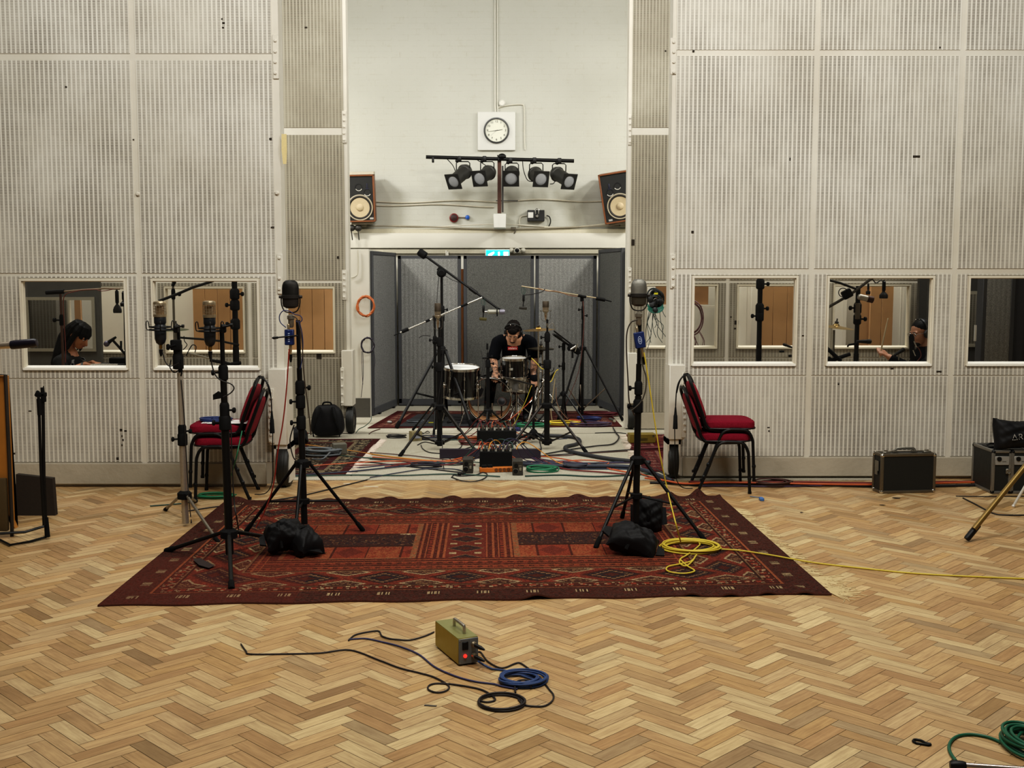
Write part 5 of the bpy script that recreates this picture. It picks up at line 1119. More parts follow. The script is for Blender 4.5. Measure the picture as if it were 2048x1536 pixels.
def inline_box(lab, px0, py0, px1, py1, Y, tilt, mark):
    a, b = at(px0, py0, Y), at(px1, py1, Y); c = (a + b) / 2; R = Matrix.Rotation(tilt, 3, 'Y'); w, h = abs(b.x - a.x), abs(a.z - b.z); T = thing('inline_amplifier', lab, 'inline amplifier', (c.x, Y, c.z - h / 2))
    m = MB(); m.obox(c, (w, .045, h), R, .004); m.build('case', blue_b, T)
    m = MB(); m.lathe([(.008, 0), (.009, .03), (.006, .035)], c + R @ Vector((-w * .1, 0, h / 2)), R @ Vector((0, 0, 1)), 12); m.lathe([(.009, 0), (.009, .04), (.007, .045), (.006, .085)], c + R @ Vector((w * .1, 0, -h / 2)), R @ Vector((0, 0, -1)), 12); m.build('connector', champagne, T)
    m = MB(); m.lathe([(.011, 0), (.009, .035), (.005, .05)], c + R @ Vector((w * .1, 0, -h / 2 - .06)), R @ Vector((0, 0, -1)), 12); m.build('plug', black, T)
    m = MB()
    if mark == 'oval':
        P = [(math.cos(t) * .013, math.sin(t) * .026) for t in np.linspace(0, 2 * PI, 25)[:-1]]; Q = [(x * .75, y * .82) for x, y in P]; m.ring(P, Q, -.001, c + R @ Vector((0, -.0235, 0)), (R @ Vector((1, 0, 0)), R @ Vector((0, 0, 1)), (0, 1, 0))); m.ring([(x * .55, y * .5) for x, y in P], [(x * .3, y * .3) for x, y in P], -.001, c + R @ Vector((0, -.0235, 0)), (R @ Vector((1, 0, 0)), R @ Vector((0, 0, 1)), (0, 1, 0)))
    else:
        for k in range(5): m.obox(c + R @ Vector((0, -.0235, -.025 + k * .0125)), (.012, .001, .006), R)
    m.build('emblem', M('9aa6c4', .5), T); return T

# dark ribbon microphone on the left of the rug
bL = at(607, 900, 7.22); zr0 = .010
tripod('microphone_stand', 'tall black tripod stand carrying the dark ribbon microphone', (bL.x, 7.22), [(.021, .10, .95), (.017, .9, 1.12), (.013, 1.08, Z(640, 7.22))], Z(927, 7.22), [gr(491, 1064, zr0), gr(727, 1062, zr0), gr(588, 1100, zr0)], .011, (Z(803, 7.22), Z(775, 7.22), Z(845, 7.22)), lean=(-.016, 0), brace=.25)
ribbon_mic('dark ribbon microphone with rounded top on the tripod nearer the chair with papers', 580.5, 560, 616, 7.19, mesh_dk, M('2b2623', .5, .3), 34)
inline_box('blue inline box strapped under the dark ribbon microphone', 570, 659, 588, 690, 7.15, 0, 'bars')
for pts, r, mt, lab in (([(578, 698), (577, 720), (572, 790), (565, 850), (556, 900), (550, 950), (543, 985), (528, 1025), (512, 1055)], .0045, M('8a2a1e', .5), 'thin red cable dropping from the blue inline box of the dark ribbon microphone'),
                        ([(585, 632), (595, 640), (604, 680), (607, 740), (618, 830), (622, 870)], .0042, M('3b3026', .5), 'brown cable hanging beside the dark ribbon microphone stand'),
                        ([(572, 655), (561, 645), (559, 632), (566, 622), (578, 622), (588, 628), (601, 632), (604, 640), (598, 645), (592, 642)], .0032, blue_b, 'blue lead tangled under the dark ribbon microphone'), ([(598, 642), (604, 665), (606, 690), (604, 720), (600, 738)], .0028, blue_b, 'thin blue tail hanging from the tangle under the dark ribbon microphone')):
    cable('cable', [at(x, y, 7.12) for x, y in pts], r, mt, lab)
m = MB(); m.rod(at(544, 676, 7.12), at(595, 671, 7.12), .005); m.rod(at(546, 676, 7.12), at(556, 675, 7.12), .008); one('boom_stub', m, black, 'short black cross bar behind the blue inline box', 'stand part')
cable('cable', [at(588, 850, 7.1), at(580, 880, 7.12), at(585, 910, 7.14), at(592, 922, 7.15)], .004, bkc, 'black lead looping at the collar of the dark ribbon microphone stand')
# silver topped ribbon microphone on the right
bR = at(1273, 900, 7.3)
tripod('microphone_stand', 'tall black tripod stand carrying the silver topped ribbon microphone', (bR.x, 7.3), [(.022, .10, .93), (.018, .88, 1.14), (.0125, 1.1, Z(640, 7.3))], Z(920, 7.3), [gr(1191, 1096, zr0), gr(1412, 1084, zr0), gr(1244, 1036, zr0)], .0115, (Z(812, 7.3), Z(776, 7.3)), lean=(.008, 0), brace=.27)
ribbon_mic('ribbon microphone with a bright silver perforated top, on the tripod by the yellow coil', 1278, 558, 612, 7.28, mesh_sv, M('4a453c', .4, .5), 32)
inline_box('blue inline box with a white oval mark under the silver topped microphone', 1269, 664, 1289, 696, 7.22, -.16, 'oval')
cable('cable', [at(x, y, 7.2) for x, y in ((1275, 640), (1262, 645), (1254, 665), (1253, 700), (1256, 760), (1258, 800))] + [at(1262, 812, 7.3), at(1268, 830, 7.5)], .0045, M('2d241c', .5), 'dark cable looping out beside the silver topped microphone')
cable('cable', [at(x, y, 7.2) for x, y in ((1281, 700), (1285, 730), (1292, 755), (1290, 785), (1280, 806), (1262, 822))], .0045, M('3a352c', .5), 'grey brown cable swinging round the clutch of the silver topped microphone stand')
cable('cable', [at(x, y, 7.2) for x, y in ((1288, 705), (1293, 735), (1303, 800), (1312, 860), (1322, 920), (1336, 985))] + [gr(1351, 1045, .2), gr(1362, 1086, .03)], .0045, yl, 'yellow cable dropping from the inline box down to the yellow coil')
# tube microphones on the silver and black stands
def tube_mic(lab, px, py0, py1, Y, arm_px, arm_py):
    t, b = at(px, py0, Y), at(px, py1, Y); Hh = t.z - b.z; r = 12.5 * Y / F; T = thing('tube_microphone', lab, 'microphone', tuple(b), 'wire topped tube microphones'); z = lambda k: b.z + Hh * k; o = lambda k: (t.x, Y, z(k))
    m = MB()
    for k in range(14): a = 2 * PI * k / 14; p = lambda q, s=1: (t.x + math.cos(a) * r * s, Y + math.sin(a) * r * s, z(q)); m.tube([p(.70), p(.955), p(.985, .75), p(1, .3)], .0016, 5)
    for q in (.72, .78, .84, .9, .95): m.tube([(t.x + math.cos(a) * r, Y + math.sin(a) * r, z(q)) for a in np.linspace(0, 2 * PI, 25)[:-1]], .0014, 5, True)
    m.lathe([(r * 1.03, 0), (r * 1.03, .012), (r * .95, .02), (r * .5, .024), (0, .024)], o(.925), (0, 0, 1), 20); m.lathe([(r * 1.05, 0), (r * 1.05, .016)], o(.67), (0, 0, 1), 20); m.build('wire_basket', champagne, T)
    m = MB(); m.lathe([(r * .55, 0), (r * .7, .01), (r * .7, Hh * .18), (r * .5, Hh * .2)], o(.71), (0, 0, 1), 16, .4); m.build('capsule', M('9a8468', .4, .4), T)
    m = MB(); m.lathe([(r * .35, 0), (r * .7, Hh * .04), (r * .9, Hh * .12), (r * .95, Hh * .38), (r * .8, Hh * .42), (r * .95, Hh * .46), (r * .95, Hh * .57), (r * .9, Hh * .585)], o(.09), (0, 0, 1), 24); m.build('mic_body', M('23262b', .4, .2), T)
    m = MB(); m.lathe([(.008, 0), (.011, .004), (.011, .03), (.009, .032)], o(.0), (0, 0, 1), 14); m.build('connector', brass, T)
    m = MB(); m.lathe([(.006, -.035), (.012, -.01), (.013, .01)], o(-.04), (0, 0, 1), 12); m.build('plug', black, T)
    S = thing('shock_mount', lab.replace('tube microphone', 'pronged cradle holding the tube microphone'), 'shock mount', (t.x, Y, z(.42)))
    for q, rr_ in ((.46, 1.7), (.40, 1.75)): m = MB(); m.tube([(t.x + math.cos(a) * r * rr_, Y + math.sin(a) * r * rr_, z(q)) for a in np.linspace(0, 2 * PI, 25)[:-1]], .005, 6, True); m.build('ring', black, S)
    for a in (0, PI / 2, PI, 3 * PI / 2):
        m = MB(); p = lambda s, q: (t.x + math.cos(a + .3) * r * s, Y + math.sin(a + .3) * r * s, z(q)); m.tube(spl([p(1.7, .40), p(2.1, .42), p(2.15, .56), p(1.85, .58), p(1.7, .46)], 4), .0035, 6); m.tube([p(1.7, .45), p(.95, .44)], .0025, 5); m.build('prong', black, S)
    e = at(arm_px, arm_py, Y); m = MB(); m.tube(spl([(t.x + r * 1.7, Y, z(.42)), (t.x + r * 2.4, Y, z(.40)), e], 5), .009, 8); m.obox(e, (.03, .03, .05), bev=.006); m.rod(e + Vector((0, -.02, .01)), e + Vector((.05, -.02, .02)), .006); m.lathe([(.012, 0), (.012, .015)], e + Vector((.045, -.02, .02)), (1, 0, 0), 10); m.build('arm', black, S)
ST = at(370, 1000, 7.6)
tripod('microphone_stand', 'silver aluminium tripod stand carrying one wire topped microphone', (ST.x, 7.6), [(.023, .02, Z(880, 7.6), M('b9b2a6', .4, .75)), (.0195, Z(885, 7.6), Z(745, 7.6), M('c9c2b6', .38, .75)), (.011, Z(745, 7.6), Z(650, 7.6), black)], Z(990, 7.6), [gr(438, 1087, .0), gr(330, 1020, 0), gr(392, 1003, 0)], .0105, (Z(878, 7.6), Z(862, 7.6)), legm=M('8b8275', .4, .7), lean=(-.010, 0))
c = at(352, 700, 7.58); m = MB(); m.lathe([(.025, -.09), (.036, -.085), (.036, .0), (.028, .02), (.03, .03), (.03, .075), (.02, .085)], at(356, 712, 7.59), (0, 0, 1), 16); m.obox(at(352, 690, 7.57), (.07, .05, .07), bev=.01); m.tube([at(338, 694, 7.55), at(352, 690, 7.55)], .010, 8); m.obox(at(336, 694, 7.55), (.02, .03, .04), bev=.006); m.tube(spl([at(362, 718, 7.54), at(364, 740, 7.54), at(362, 752, 7.55)], 4), .005, 6); m.tube(spl([at(342, 720, 7.54), at(340, 735, 7.54), at(350, 745, 7.54), at(362, 735, 7.53)], 4), .004, 6)
one('stand_clamp', m, matblack, 'black clamp wound with lead at the top of the silver stand', 'clamp')
tube_mic('wire topped tube microphone on the silver stand', 319, 602, 698, 7.55, 352, 658)
cable('cable', [at(x, y, 7.52) for x, y in ((325, 705), (330, 722), (338, 732), (350, 730), (357, 726))], .004, bkc, 'black lead from the tube microphone to the silver stand')
cable('cable', [at(x, y, 7.56) for x, y in ((362, 760), (368, 830), (372, 900), (375, 960), (378, 1000))] + [gr(381, 1030, .01), gr(383, 1045, .006)], .004, bkc, 'black lead running down the silver stand')
BS = at(457, 1000, 6.62)
tripod('microphone_stand', 'black stand with low flat tripod legs standing on the rug corner', (BS.x, 6.62), [(.024, .05, Z(850, 6.62)), (.0195, Z(860, 6.62), Z(745, 6.62)), (.0135, Z(750, 6.62), Z(658, 6.62))], .175, [gr(463, 1178, zr0), gr(331, 1102, zr0), gr(560, 1078, zr0)], .0125, (Z(845, 6.62), Z(820, 6.62), Z(745, 6.62)), lean=(-.012, 0))
tube_mic('wire topped tube microphone on the black stand', 418, 602, 702, 6.58, 447, 657)
cable('cable', [at(x, y, 6.52) for x, y in ((423, 710), (424, 730), (432, 752), (445, 762), (462, 768), (468, 777), (460, 787), (446, 794))], .004, bkc, 'black lead looping from the tube microphone round the black stand')
cable('cable', [at(x, y, 6.56) for x, y in ((462, 850), (464, 920), (468, 1000), (474, 1040))] + [gr(480, 1075, .03)], .004, bkc, 'black lead running down the black stand')
m = MB(); m.prism([(0, 0), (.05, .01), (.06, .03), (.03, .05), (.0, .03)], .02, at(436, 793, 6.6) + Vector((-.03, 0, -.02)), XZ); one('stand_clip', m, matblack, 'black clip jutting from the black stand below the loop of lead', 'clip')
cable('cable', [at(484, 862, 8.4), at(478, 890, 8.3), at(470, 925, 8.3)] + [gr(452, 985, .02)], .005, grn, 'green lead hanging beside the chair with papers')
m = MB(); rr = random.Random(2); P = [gr(385, 1118, .024), gr(400, 1116, .03), gr(430, 1131, .02), gr(418, 1136, .022), gr(398, 1130, .026)]; m.add(P, [(0, 1, 2, 3, 4)]); one('scrap', m, M('2a1d1a', .8), 'curled dark scrap lying on the rug beside the black stand leg', 'scrap')

# ---- stands in the bay
zc2 = .007
def cond_mic(lab, px, py0, py1, Y, cradle=True):
    """side address condenser, taupe mesh head on a silver body"""
    t, b = at(px, py0, Y), at(px, py1, Y); Hh = t.z - b.z; r = 6.2 * Y / F; T = thing('condenser_microphone', lab, 'microphone', tuple(b), 'taupe topped condenser microphones'); o = lambda k: (t.x, Y, b.z + Hh * k)
    m = MB(); m.lathe([(r, 0), (r * 1.05, Hh * .02), (r * 1.05, Hh * .30), (r * .95, Hh * .33), (0, Hh * .335)], o(.665), (0, 0, 1), 20, .8); m.build('head_basket', mesh_tp, T)
    m = MB(); m.lathe([(r * .55, 0), (r * .9, Hh * .05), (r * 1.08, Hh * .08), (r * 1.08, Hh * .11), (r * .98, Hh * .12), (r * .98, Hh * .24), (r * 1.05, Hh * .25), (r * 1.05, Hh * .27)], o(.40), (0, 0, 1), 20); m.build('mic_body', M('a79a86', .3, .85), T)
    m = MB(); m.lathe([(r * .2, 0), (r * .28, Hh * .1), (r * .5, Hh * .2), (r * .55, Hh * .38), (r * .4, Hh * .40)], o(.0), (0, 0, 1), 14); m.build('tail', chrome, T)
    m = MB(); [m.rod((t.x + q * r, Y, b.z + Hh * .5), (t.x + q * (r + .018), Y, b.z + Hh * .5), .003) for q in (-1, 1)]; [m.lathe([(.007, 0), (.007, .01)], (t.x + q * (r + .016), Y, b.z + Hh * .5), (q, 0, 0), 8) for q in (-1, 1)]
    m.tube(spl([(t.x - r - .012, Y, b.z + Hh * .5), (t.x - r - .012, Y, b.z + Hh * .08), (t.x, Y, b.z - .01), (t.x + r + .012, Y, b.z + Hh * .08), (t.x + r + .012, Y, b.z + Hh * .5)], 5), .0025, 5); m.build('cradle', M('5a564d', .4, .6), T)
b1 = at(879, 800, 11.0)
tripod('microphone_stand', 'black tripod stand carrying the taupe microphone nearer the orange post', (b1.x, 11.0), [(.027, .04, Z(740, 11)), (.018, Z(745, 11), Z(690, 11)), (.010, Z(690, 11), Z(656, 11))], Z(815, 11), [gr(799, 913, zc2), gr(956, 909, zc2), Vector((b1.x - .02, 11.45, zc2))], .0135, (Z(685, 11), Z(735, 11)), brace=.07, legm=M('26221f', .3, .5), group='black stands in the bay', zf=.006)
cond_mic('taupe topped condenser microphone above the dark drum mat', 875.5, 606, 658, 11.0)
b2 = at(1094, 800, 11.05)
tripod('microphone_stand', 'black tripod stand carrying the taupe microphone in front of the cymbal', (b2.x, 11.05), [(.028, .04, Z(735, 11.05)), (.02, Z(740, 11.05), Z(665, 11.05)), (.010, Z(665, 11.05), Z(640, 11.05))], Z(812, 11.05), [gr(1014, 904, zc2), gr(1174, 907, zc2), Vector((b2.x + .02, 11.5, zc2))], .0135, (Z(676, 11.05), Z(730, 11.05)), brace=.07, legm=M('2c2724', .3, .5), group='black stands in the bay', zf=.006)
cond_mic('taupe topped condenser microphone in front of the cymbal', 1091.5, 602, 641, 11.05)
m = MB(); m.lathe([(.006, 0), (.010, .03), (.012, .04)], at(1096, 655, 11.03), Vector((-.3, 0, 1)), 10); m.tube(spl([at(1096, 654, 11.0), at(1104, 646, 11.0), at(1108, 652, 11.0), at(1110, 662, 11.0)], 5), .004, 6); one('mic_plug', m, steel, 'silver plug and lead under the taupe microphone in front of the cymbal', 'connector')
cable('cable', [at(886, 700, 10.98), at(882, 760, 10.97), at(876, 815, 10.96), at(884, 880, 10.95)] + [gr(885, 918, .01), gr(888, 938, .02)], .004, bkc, 'black lead running down the stand nearer the orange post')
cable('cable', [at(x, 0, 10.9) + Vector((0, 0, 0)) if False else at(x, y, 10.9) for x, y in ((861, 672), (846, 671))] + [at(838, 676, 10.9)], .004, bkc, 'short black cable arm sticking out below the taupe microphone')
# tall boom stand
b3 = at(884, 700, 13.0)
TB = tripod('boom_stand', 'tallest black stand, its counterweighted boom slanting down over the drummer', (b3.x, 13.0), [(.030, .05, Z(700, 13)), (.022, Z(705, 13), Z(620, 13)), (.016, Z(625, 13), Z(547, 13))], Z(705, 13), [gr(793, 855, .02), gr(943, 853, .02), Vector((b3.x + .03, 13.55, .02))], .018, (Z(622, 13), Z(637, 13), Z(703, 13)), brace=.28, group='black stands in the bay', zf=.016)
m = MB(); p0, p1 = at(845, 508, 12.95), at(1003, 622, 12.75); m.rod(p0, p1, .0135, n=10); k0, k1 = p0.lerp(p1, .60), p0.lerp(p1, .69); m.rod(k0, k1, .022, n=10); m.build('boom_arm', black, TB)
m = MB(); d_ = (p1 - p0).normalized(); m.lathe([(.02, -.055), (.042, -.05), (.045, -.03), (.045, .04), (.03, .05)], p0, d_, 16); m.build('counterweight', matblack, TB)
m = MB(); q = at(884, 541, 12.9); m.obox(q, (.11, .07, .06), Matrix.Rotation(math.radians(36), 3, 'Y'), .01); m.lathe([(.03, -.04), (.042, -.03), (.042, .04), (.03, .05)], at(883, 546, 12.87), (0, -1, 0), 18); m.tube([at(883, 546, 12.84) + Vector((math.cos(a) * .05, 0, math.sin(a) * .045)) for a in np.linspace(0, 2 * PI, 17)[:-1]], .006, 6, True); m.build('boom_clutch', matblack, TB)
cable('cable', [at(x, y, 12.85) for x, y in ((878, 553), (876, 570), (874, 600), (874, 640))], .004, bkc, 'lead hanging from the clutch of the tallest stand'); cable('cable', [at(x, y, 12.85) for x, y in ((890, 551), (905, 560), (922, 566), (935, 571), (960, 590), (985, 608))], .004, bkc, 'lead following the slanting boom over the drummer')
T = thing('overhead_microphone', 'silver grey microphone lying level at the low end of the slanting boom', 'microphone', tuple(at(992, 630, 12.72))); a, b = at(975, 623.5, 12.72), at(1010, 623.5, 12.72); ax = b - a
m = MB(); m.lathe([(.015, 0), (.027, .012), (.027, ax.length * .62), (.024, ax.length * .66)], a, ax, 18); m.build('mic_body', M('9a988c', .4, .4), T); m = MB(); m.lathe([(.024, 0), (.029, .01), (.029, ax.length * .28), (.022, ax.length * .33), (0, ax.length * .34)], a + ax * .66, ax, 18); m.build('mic_head', mesh_top('lilac_mesh', 'b5b1c0'), T)
m = MB(); m.tube([a + ax * .55 + Vector((0, math.cos(t) * .045, math.sin(t) * .045)) for t in np.linspace(0, 2 * PI, 21)[:-1]], .008, 6, True); m.rod(a + ax * .55 + Vector((0, 0, .04)), at(1001, 618, 12.74), .008); m.build('cradle', matblack, T); m = MB(); m.rod(a - ax * .02, a - ax * .2, .010); m.build('plug', chrome, T)
# thin silver boom crossing behind
b4 = at(870, 720, 12.2)
TS = tripod('boom_stand', 'slim black stand holding the straight silver boom that crosses the tallest stand', (b4.x, 12.2), [(.016, .03, Z(690, 12.2)), (.011, Z(690, 12.2), Z(640, 12.2))], .30, polar((b4.x, 12.2), .30, (150, 270, 30), .02), .010, (Z(683, 12.2),), group='black stands in the bay', zf=.016)
m = MB(); p0, p1 = at(800, 665, 12.25), at(964, 595, 12.45); m.rod(p0, p1, .0095, n=10); m.build('boom_arm', M('cfccc4', .25, .9), TS); m = MB(); m.rod(at(788, 671, 12.24), p0.lerp(p1, .03), .006); q = p0.lerp(p1, .02); m.rod(q, p0.lerp(p1, .10), .021); m.build('boom_weight', matblack, TS); [MB().rod(p0.lerp(p1, q), p0.lerp(p1, w), .014).build('boom_sleeve', matblack, TS) for q, w in ((.31, .36), (.74, .82))]; MB().obox(at(870, 636, 12.28), (.05, .05, .06), bev=.01).build('boom_clutch', matblack, TS)
def hang_mic(lab, px, py0, py1, Y, wpx, mat, cord):
    T = thing('hanging_microphone', lab, 'microphone', tuple(at(px, py1, Y))); c = at(px, py1 - 3, Y); w = wpx * Y / F
    m = MB(); m.obox(c, (w, .035, .034), Matrix.Rotation(.08, 3, 'Y'), .01); m.build('mic_head', mat, T); m = MB(); a = at(px + 1, py1 - 16, Y); m.rod(c, a, .006); m.lathe([(.010, 0), (.014, .01), (.014, .07), (.008, .08)], a, (0, 0, 1), 12); m.build('mic_stem', black, T)
    m = MB(); t = at(px + 1, py1 - 28, Y)
    for dx in (-3, 2, 5): m.tube(spl([t, at(px + dx, (py0 + py1 - 28) / 2, Y), at(px + dx * .5, py0, Y)], 4), .0025, 5)
    m.build('cord', cord, T)
hang_mic('olive bar shaped microphone dangling on green cords from the silver boom', 966, 598, 641, 12.42, 15, M('4d4622', .5, .3), dgrn)
# stand by the angled screen with the level boom
b5 = at(1165, 720, 13.4)
TR = tripod('boom_stand', 'stand with pale crossed struts and a level boom, before the angled screen', (b5.x, 13.4), [(.017, .05, Z(650, 13.4)), (.012, Z(655, 13.4), Z(603, 13.4))], Z(699, 13.4), [Vector((at(1246, 830, 13.15).x, 13.15, .02)), Vector((at(1116, 835, 13.2).x, 13.2, .02)), Vector((b5.x, 13.95, .02))], .0125, (Z(634, 13.4), Z(622, 13.4)), brace=.12, bracem=M('75695a', .5, .2), group='black stands in the bay', zf=.016)
m = MB(); p0, p1 = at(1043, 572.5, 13.2), at(1205, 598, 13.4); m.rod(p0, p1, .0085, n=8); m.build('boom_arm', M('a89a80', .4, .5), TR); m = MB(); m.rod(at(1192, 596.5, 13.39), at(1210, 600, 13.4), .022); m.rod(at(1205, 598.5, 13.4), at(1223, 603, 13.42), .008); m.build('boom_weight', matblack, TR); m = MB(); m.rod(at(1156, 591, 13.34), at(1172, 594, 13.36), .016); m.obox(at(1164, 598, 13.38), (.04, .04, .06), bev=.008); m.build('boom_clutch', matblack, TR)
hang_mic('dark bar shaped microphone dangling from the level boom', 1046, 574, 619, 13.2, 16, M('26231d', .5), dgrn)
cable('cable', [at(x, y, 13.15) for x, y in ((1046, 590), (1060, 589), (1075, 586), (1085, 583), (1090, 578))], .006, bkc, 'black lead curling under the level boom'); cable('cable', [at(x, y, 13.2) for x, y in ((1075, 576), (1095, 582), (1110, 582), (1125, 586), (1140, 591), (1155, 593))], .004, M('8a5a38', .5), 'tan lead wound along the level boom')
cable('cable', [at(x, y, 13.2) for x, y in ((1166, 602), (1168, 640), (1165, 690), (1158, 740), (1140, 790), (1122, 830))], .004, M('6a4038', .5), 'rusty lead running down the stand with pale struts')
# short mic on a stand with clamp arms (right of the kit)
b6 = at(1127, 740, 13.0)
TC = tripod('boom_stand', 'short black stand holding a clamp of microphones over the gold cymbal', (b6.x, 13.0), [(.014, .03, Z(692, 13))], .34, polar((b6.x, 13.0), .34, (200, 320, 80), .02), .010, (Z(735, 13), Z(696, 13)), group='black stands in the bay', zf=.016)
m = MB(); m.rod(at(1106, 668, 12.8), at(1160, 706, 13.1), .013); m.rod(at(1112, 671, 12.82), at(1122, 678, 12.87), .020); m.rod(at(1108, 662, 12.9), at(1142, 688, 13.0), .009); m.build('boom_arm', satin, TC); m = MB(); m.obox(at(1148, 698, 12.98), (.15, .08, .075), Matrix.Rotation(.55, 3, 'Y'), .014); m.rod(at(1136, 700, 12.94), at(1150, 690, 12.92), .018); m.build('clamp_block', matblack, TC); m = MB(); m.rod(at(1141, 699, 12.9), at(1152, 692, 12.9), .014); m.rod(at(1150, 703, 12.9), at(1155, 688, 12.9), .006); m.build('bright_knob', chrome, TC); m = MB(); m.rod(at(1145, 702, 12.9), at(1145, 716, 12.9), .012); m.build('plug', black, TC)
# thin stand with black topped microphone at the kick drum
b7 = at(976, 780, 12.45)
TK = tripod('microphone_stand', 'thin black stand rising before the bass drum, topped by a small dark microphone', (b7.x, 12.45), [(.020, .04, Z(735, 12.45)), (.010, Z(735, 12.45), Z(709, 12.45))], .2, polar((b7.x, 12.45), .25, (265, 25, 145), .02), .010, (Z(716, 12.45), Z(730, 12.45)), group='black stands in the bay', zf=.016)
m = MB(); m.rod(at(974.5, 699, 12.43), at(974.5, 687, 12.43), .013, .011); m.rod(at(975, 707, 12.45), at(975, 699, 12.44), .003); m.build('small_microphone', black, TK); MB().obox(at(970, 716, 12.44), (.06, .025, .02), bev=.004).build('side_clip', black, TK)
cable('cable', [at(x, y, 12.4) for x, y in ((969, 716), (969, 735), (966, 752), (962, 765))], .003, bkc, 'black lead drooping from the thin stand before the bass drum')
# low stand with round hub
b8 = at(1067, 868, 11.5); b8.y = 11.5
TL = tripod('low_stand', 'low black stand with short radiating feet on the carpet before the snare', (b8.x, 11.5), [(.013, .03, Z(770, 11.5))], .10, polar((b8.x, 11.5), .21, (235, 310, 20, 100, 170), .016), .011, (), group='black stands in the bay', zf=.006, tip=True)
m = MB(); m.lathe([(.02, 0), (.045, .01), (.05, .05), (.03, .09), (.016, .1)], (b8.x, 11.5, .045), (0, 0, 1), 16); m.build('hub', matblack, TL); m = MB(); m.rod(at(1012, 756, 11.9), at(1068, 770, 11.52), .009); m.build('boom_arm', satin, TL)

# ================================================================== DRUM KIT
lac = M('0b0909', .15, 0, .05, coat=.3, spec=.5); skin_w = M('d9d9d6', .5, 0, .03); shell_in = M('dda878', .5, 0, .2, 9)
def lug(m, c, r, h, a, z):
    d = Vector((math.cos(a), math.sin(a), 0)); p = Vector(c) + d * (r + .012) + Vector((0, 0, z)); m.lathe([(.005, -h / 2), (.010, -h / 2 + .01), (.010, h / 2 - .01), (.005, h / 2)], p, (0, 0, 1), 10); m.rod(p - Vector((0, 0, h * .9)), p + Vector((0, 0, h * .9)), .0035, n=6)
def drum(name, lab, c, r, h, tilt, shell, n=8, badge=False, group=None, snare=False):
    """standing drum, c = centre of its lower rim"""
    T = thing(name, lab, 'drum', tuple(c), group); R = Euler((tilt[0], tilt[1], 0)).to_matrix(); c = Vector(c); d = R @ Vector((0, 0, 1))
    m = MB(); m.lathe([(r * .97, .005), (r, .01), (r, h - .01), (r * .97, h - .005)], c, d, 40, caps=False); m.build('shell', shell, T)
    for z in (0, h): m = MB(); m.lathe([(r * .985, -.010), (r * 1.005, -.014), (r * 1.035, -.012), (r * 1.035, .014), (r * 1.0, .017), (r * .985, .012), (r * .985, -.010)], c + d * z, d, 40); m.build('hoop', chrome, T)
    m = MB(); m.lathe([(r * .99, 0), (r * .6, .002), (0, .002)], c + d * (h + .004), d, 40); m.build('top_head', skin_w, T); m = MB(); m.lathe([(r * .99, 0), (0, 0)], c + d * .002, d, 32); m.build('bottom_head', M('8d8a82', .4), T)
    m = MB()
    for k in range(n):
        a = 2 * PI * k / n + .2; q = R @ Vector((math.cos(a) * (r + .010), math.sin(a) * (r + .010), 0)); m.rod(c + q, c + q + d * h, .0035, n=6)
        for z in ((.28, .72) if not snare else (.5,)): m.lathe([(.004, -.022), (.011, -.016), (.011, .016), (.004, .022)], c + q + d * h * z, d, 8)
    m.build('tension_rods', chrome, T)
    if badge: m = MB(); a = -PI / 2 - .25; q = R @ Vector((math.cos(a) * (r + .002), math.sin(a) * (r + .002), 0)); m.obox(c + q + d * h * .52, (.042, .004, .026), Matrix.Rotation(a + PI / 2, 3, 'Z'), .004); m.obox(c + q + d * h * .52 + Vector((0, -.003, 0)), (.026, .003, .012), Matrix.Rotation(a + PI / 2, 3, 'Z')); m.build('badge', M('b8b5ab', .4, .5), T)
    return T
zk = .022
# bass drum, front skin off, lying on its side
kc = at(979, 801, 12.95); kr = .255; kc.z = kr + .03; T = thing('bass_drum', 'bass drum with its front open, brown inside, before the seated drummer', 'drum', (kc.x, 12.95, zk))
m = MB(); m.lathe([(kr * .97, 0), (kr, .004), (kr, .40), (kr * .97, .404)], (kc.x, 12.97, kc.z), (0, 1, 0), 48, caps=False); m.build('shell', lac, T); m = MB(); m.lathe([(kr * .965, 0), (kr * .965, .40)], (kc.x, 12.97, kc.z), (0, 1, 0), 48, caps=False); m.build('inner_shell', shell_in, T)
for y in (12.955, 13.36): m = MB(); m.lathe([(kr * .97, 0), (kr * 1.0, -.002), (kr * 1.045, 0), (kr * 1.05, .03), (kr * .97, .034), (kr * .97, 0)], (kc.x, y, kc.z), (0, 1, 0), 48); m.build('hoop', M('1d1b1a', .2, .2), T)
m = MB(); m.tube([(kc.x + math.cos(a) * kr * 1.01, 12.95, kc.z + math.sin(a) * kr * 1.01) for a in np.linspace(0, 2 * PI, 49)[:-1]], .006, 6, True); m.build('rim_strip', chrome, T)
m = MB(); m.lathe([(kr * .97, 0), (0, 0)], (kc.x, 13.35, kc.z), (0, 1, 0), 40); m.build('back_head', glass_mat('clear_drum_head', .92, .06), T)
for k in range(8): m = MB(); a = 2 * PI * k / 8 + .35; q = Vector((math.cos(a), 0, math.sin(a))); o = Vector((kc.x, 12.94, kc.z)) + q * (kr * 1.06); m.rod(o, o + Vector((0, .13, 0)), .004); m.obox(o + Vector((0, .01, 0)), (.03, .02, .03), Matrix.Rotation(-a, 3, 'Y'), .006); m.lathe([(.006, 0), (.012, .01), (.012, .05), (.006, .06)], o + Vector((0, .11, 0)) - q * .01, (0, 1, 0), 8); m.build('claw', chrome, T)
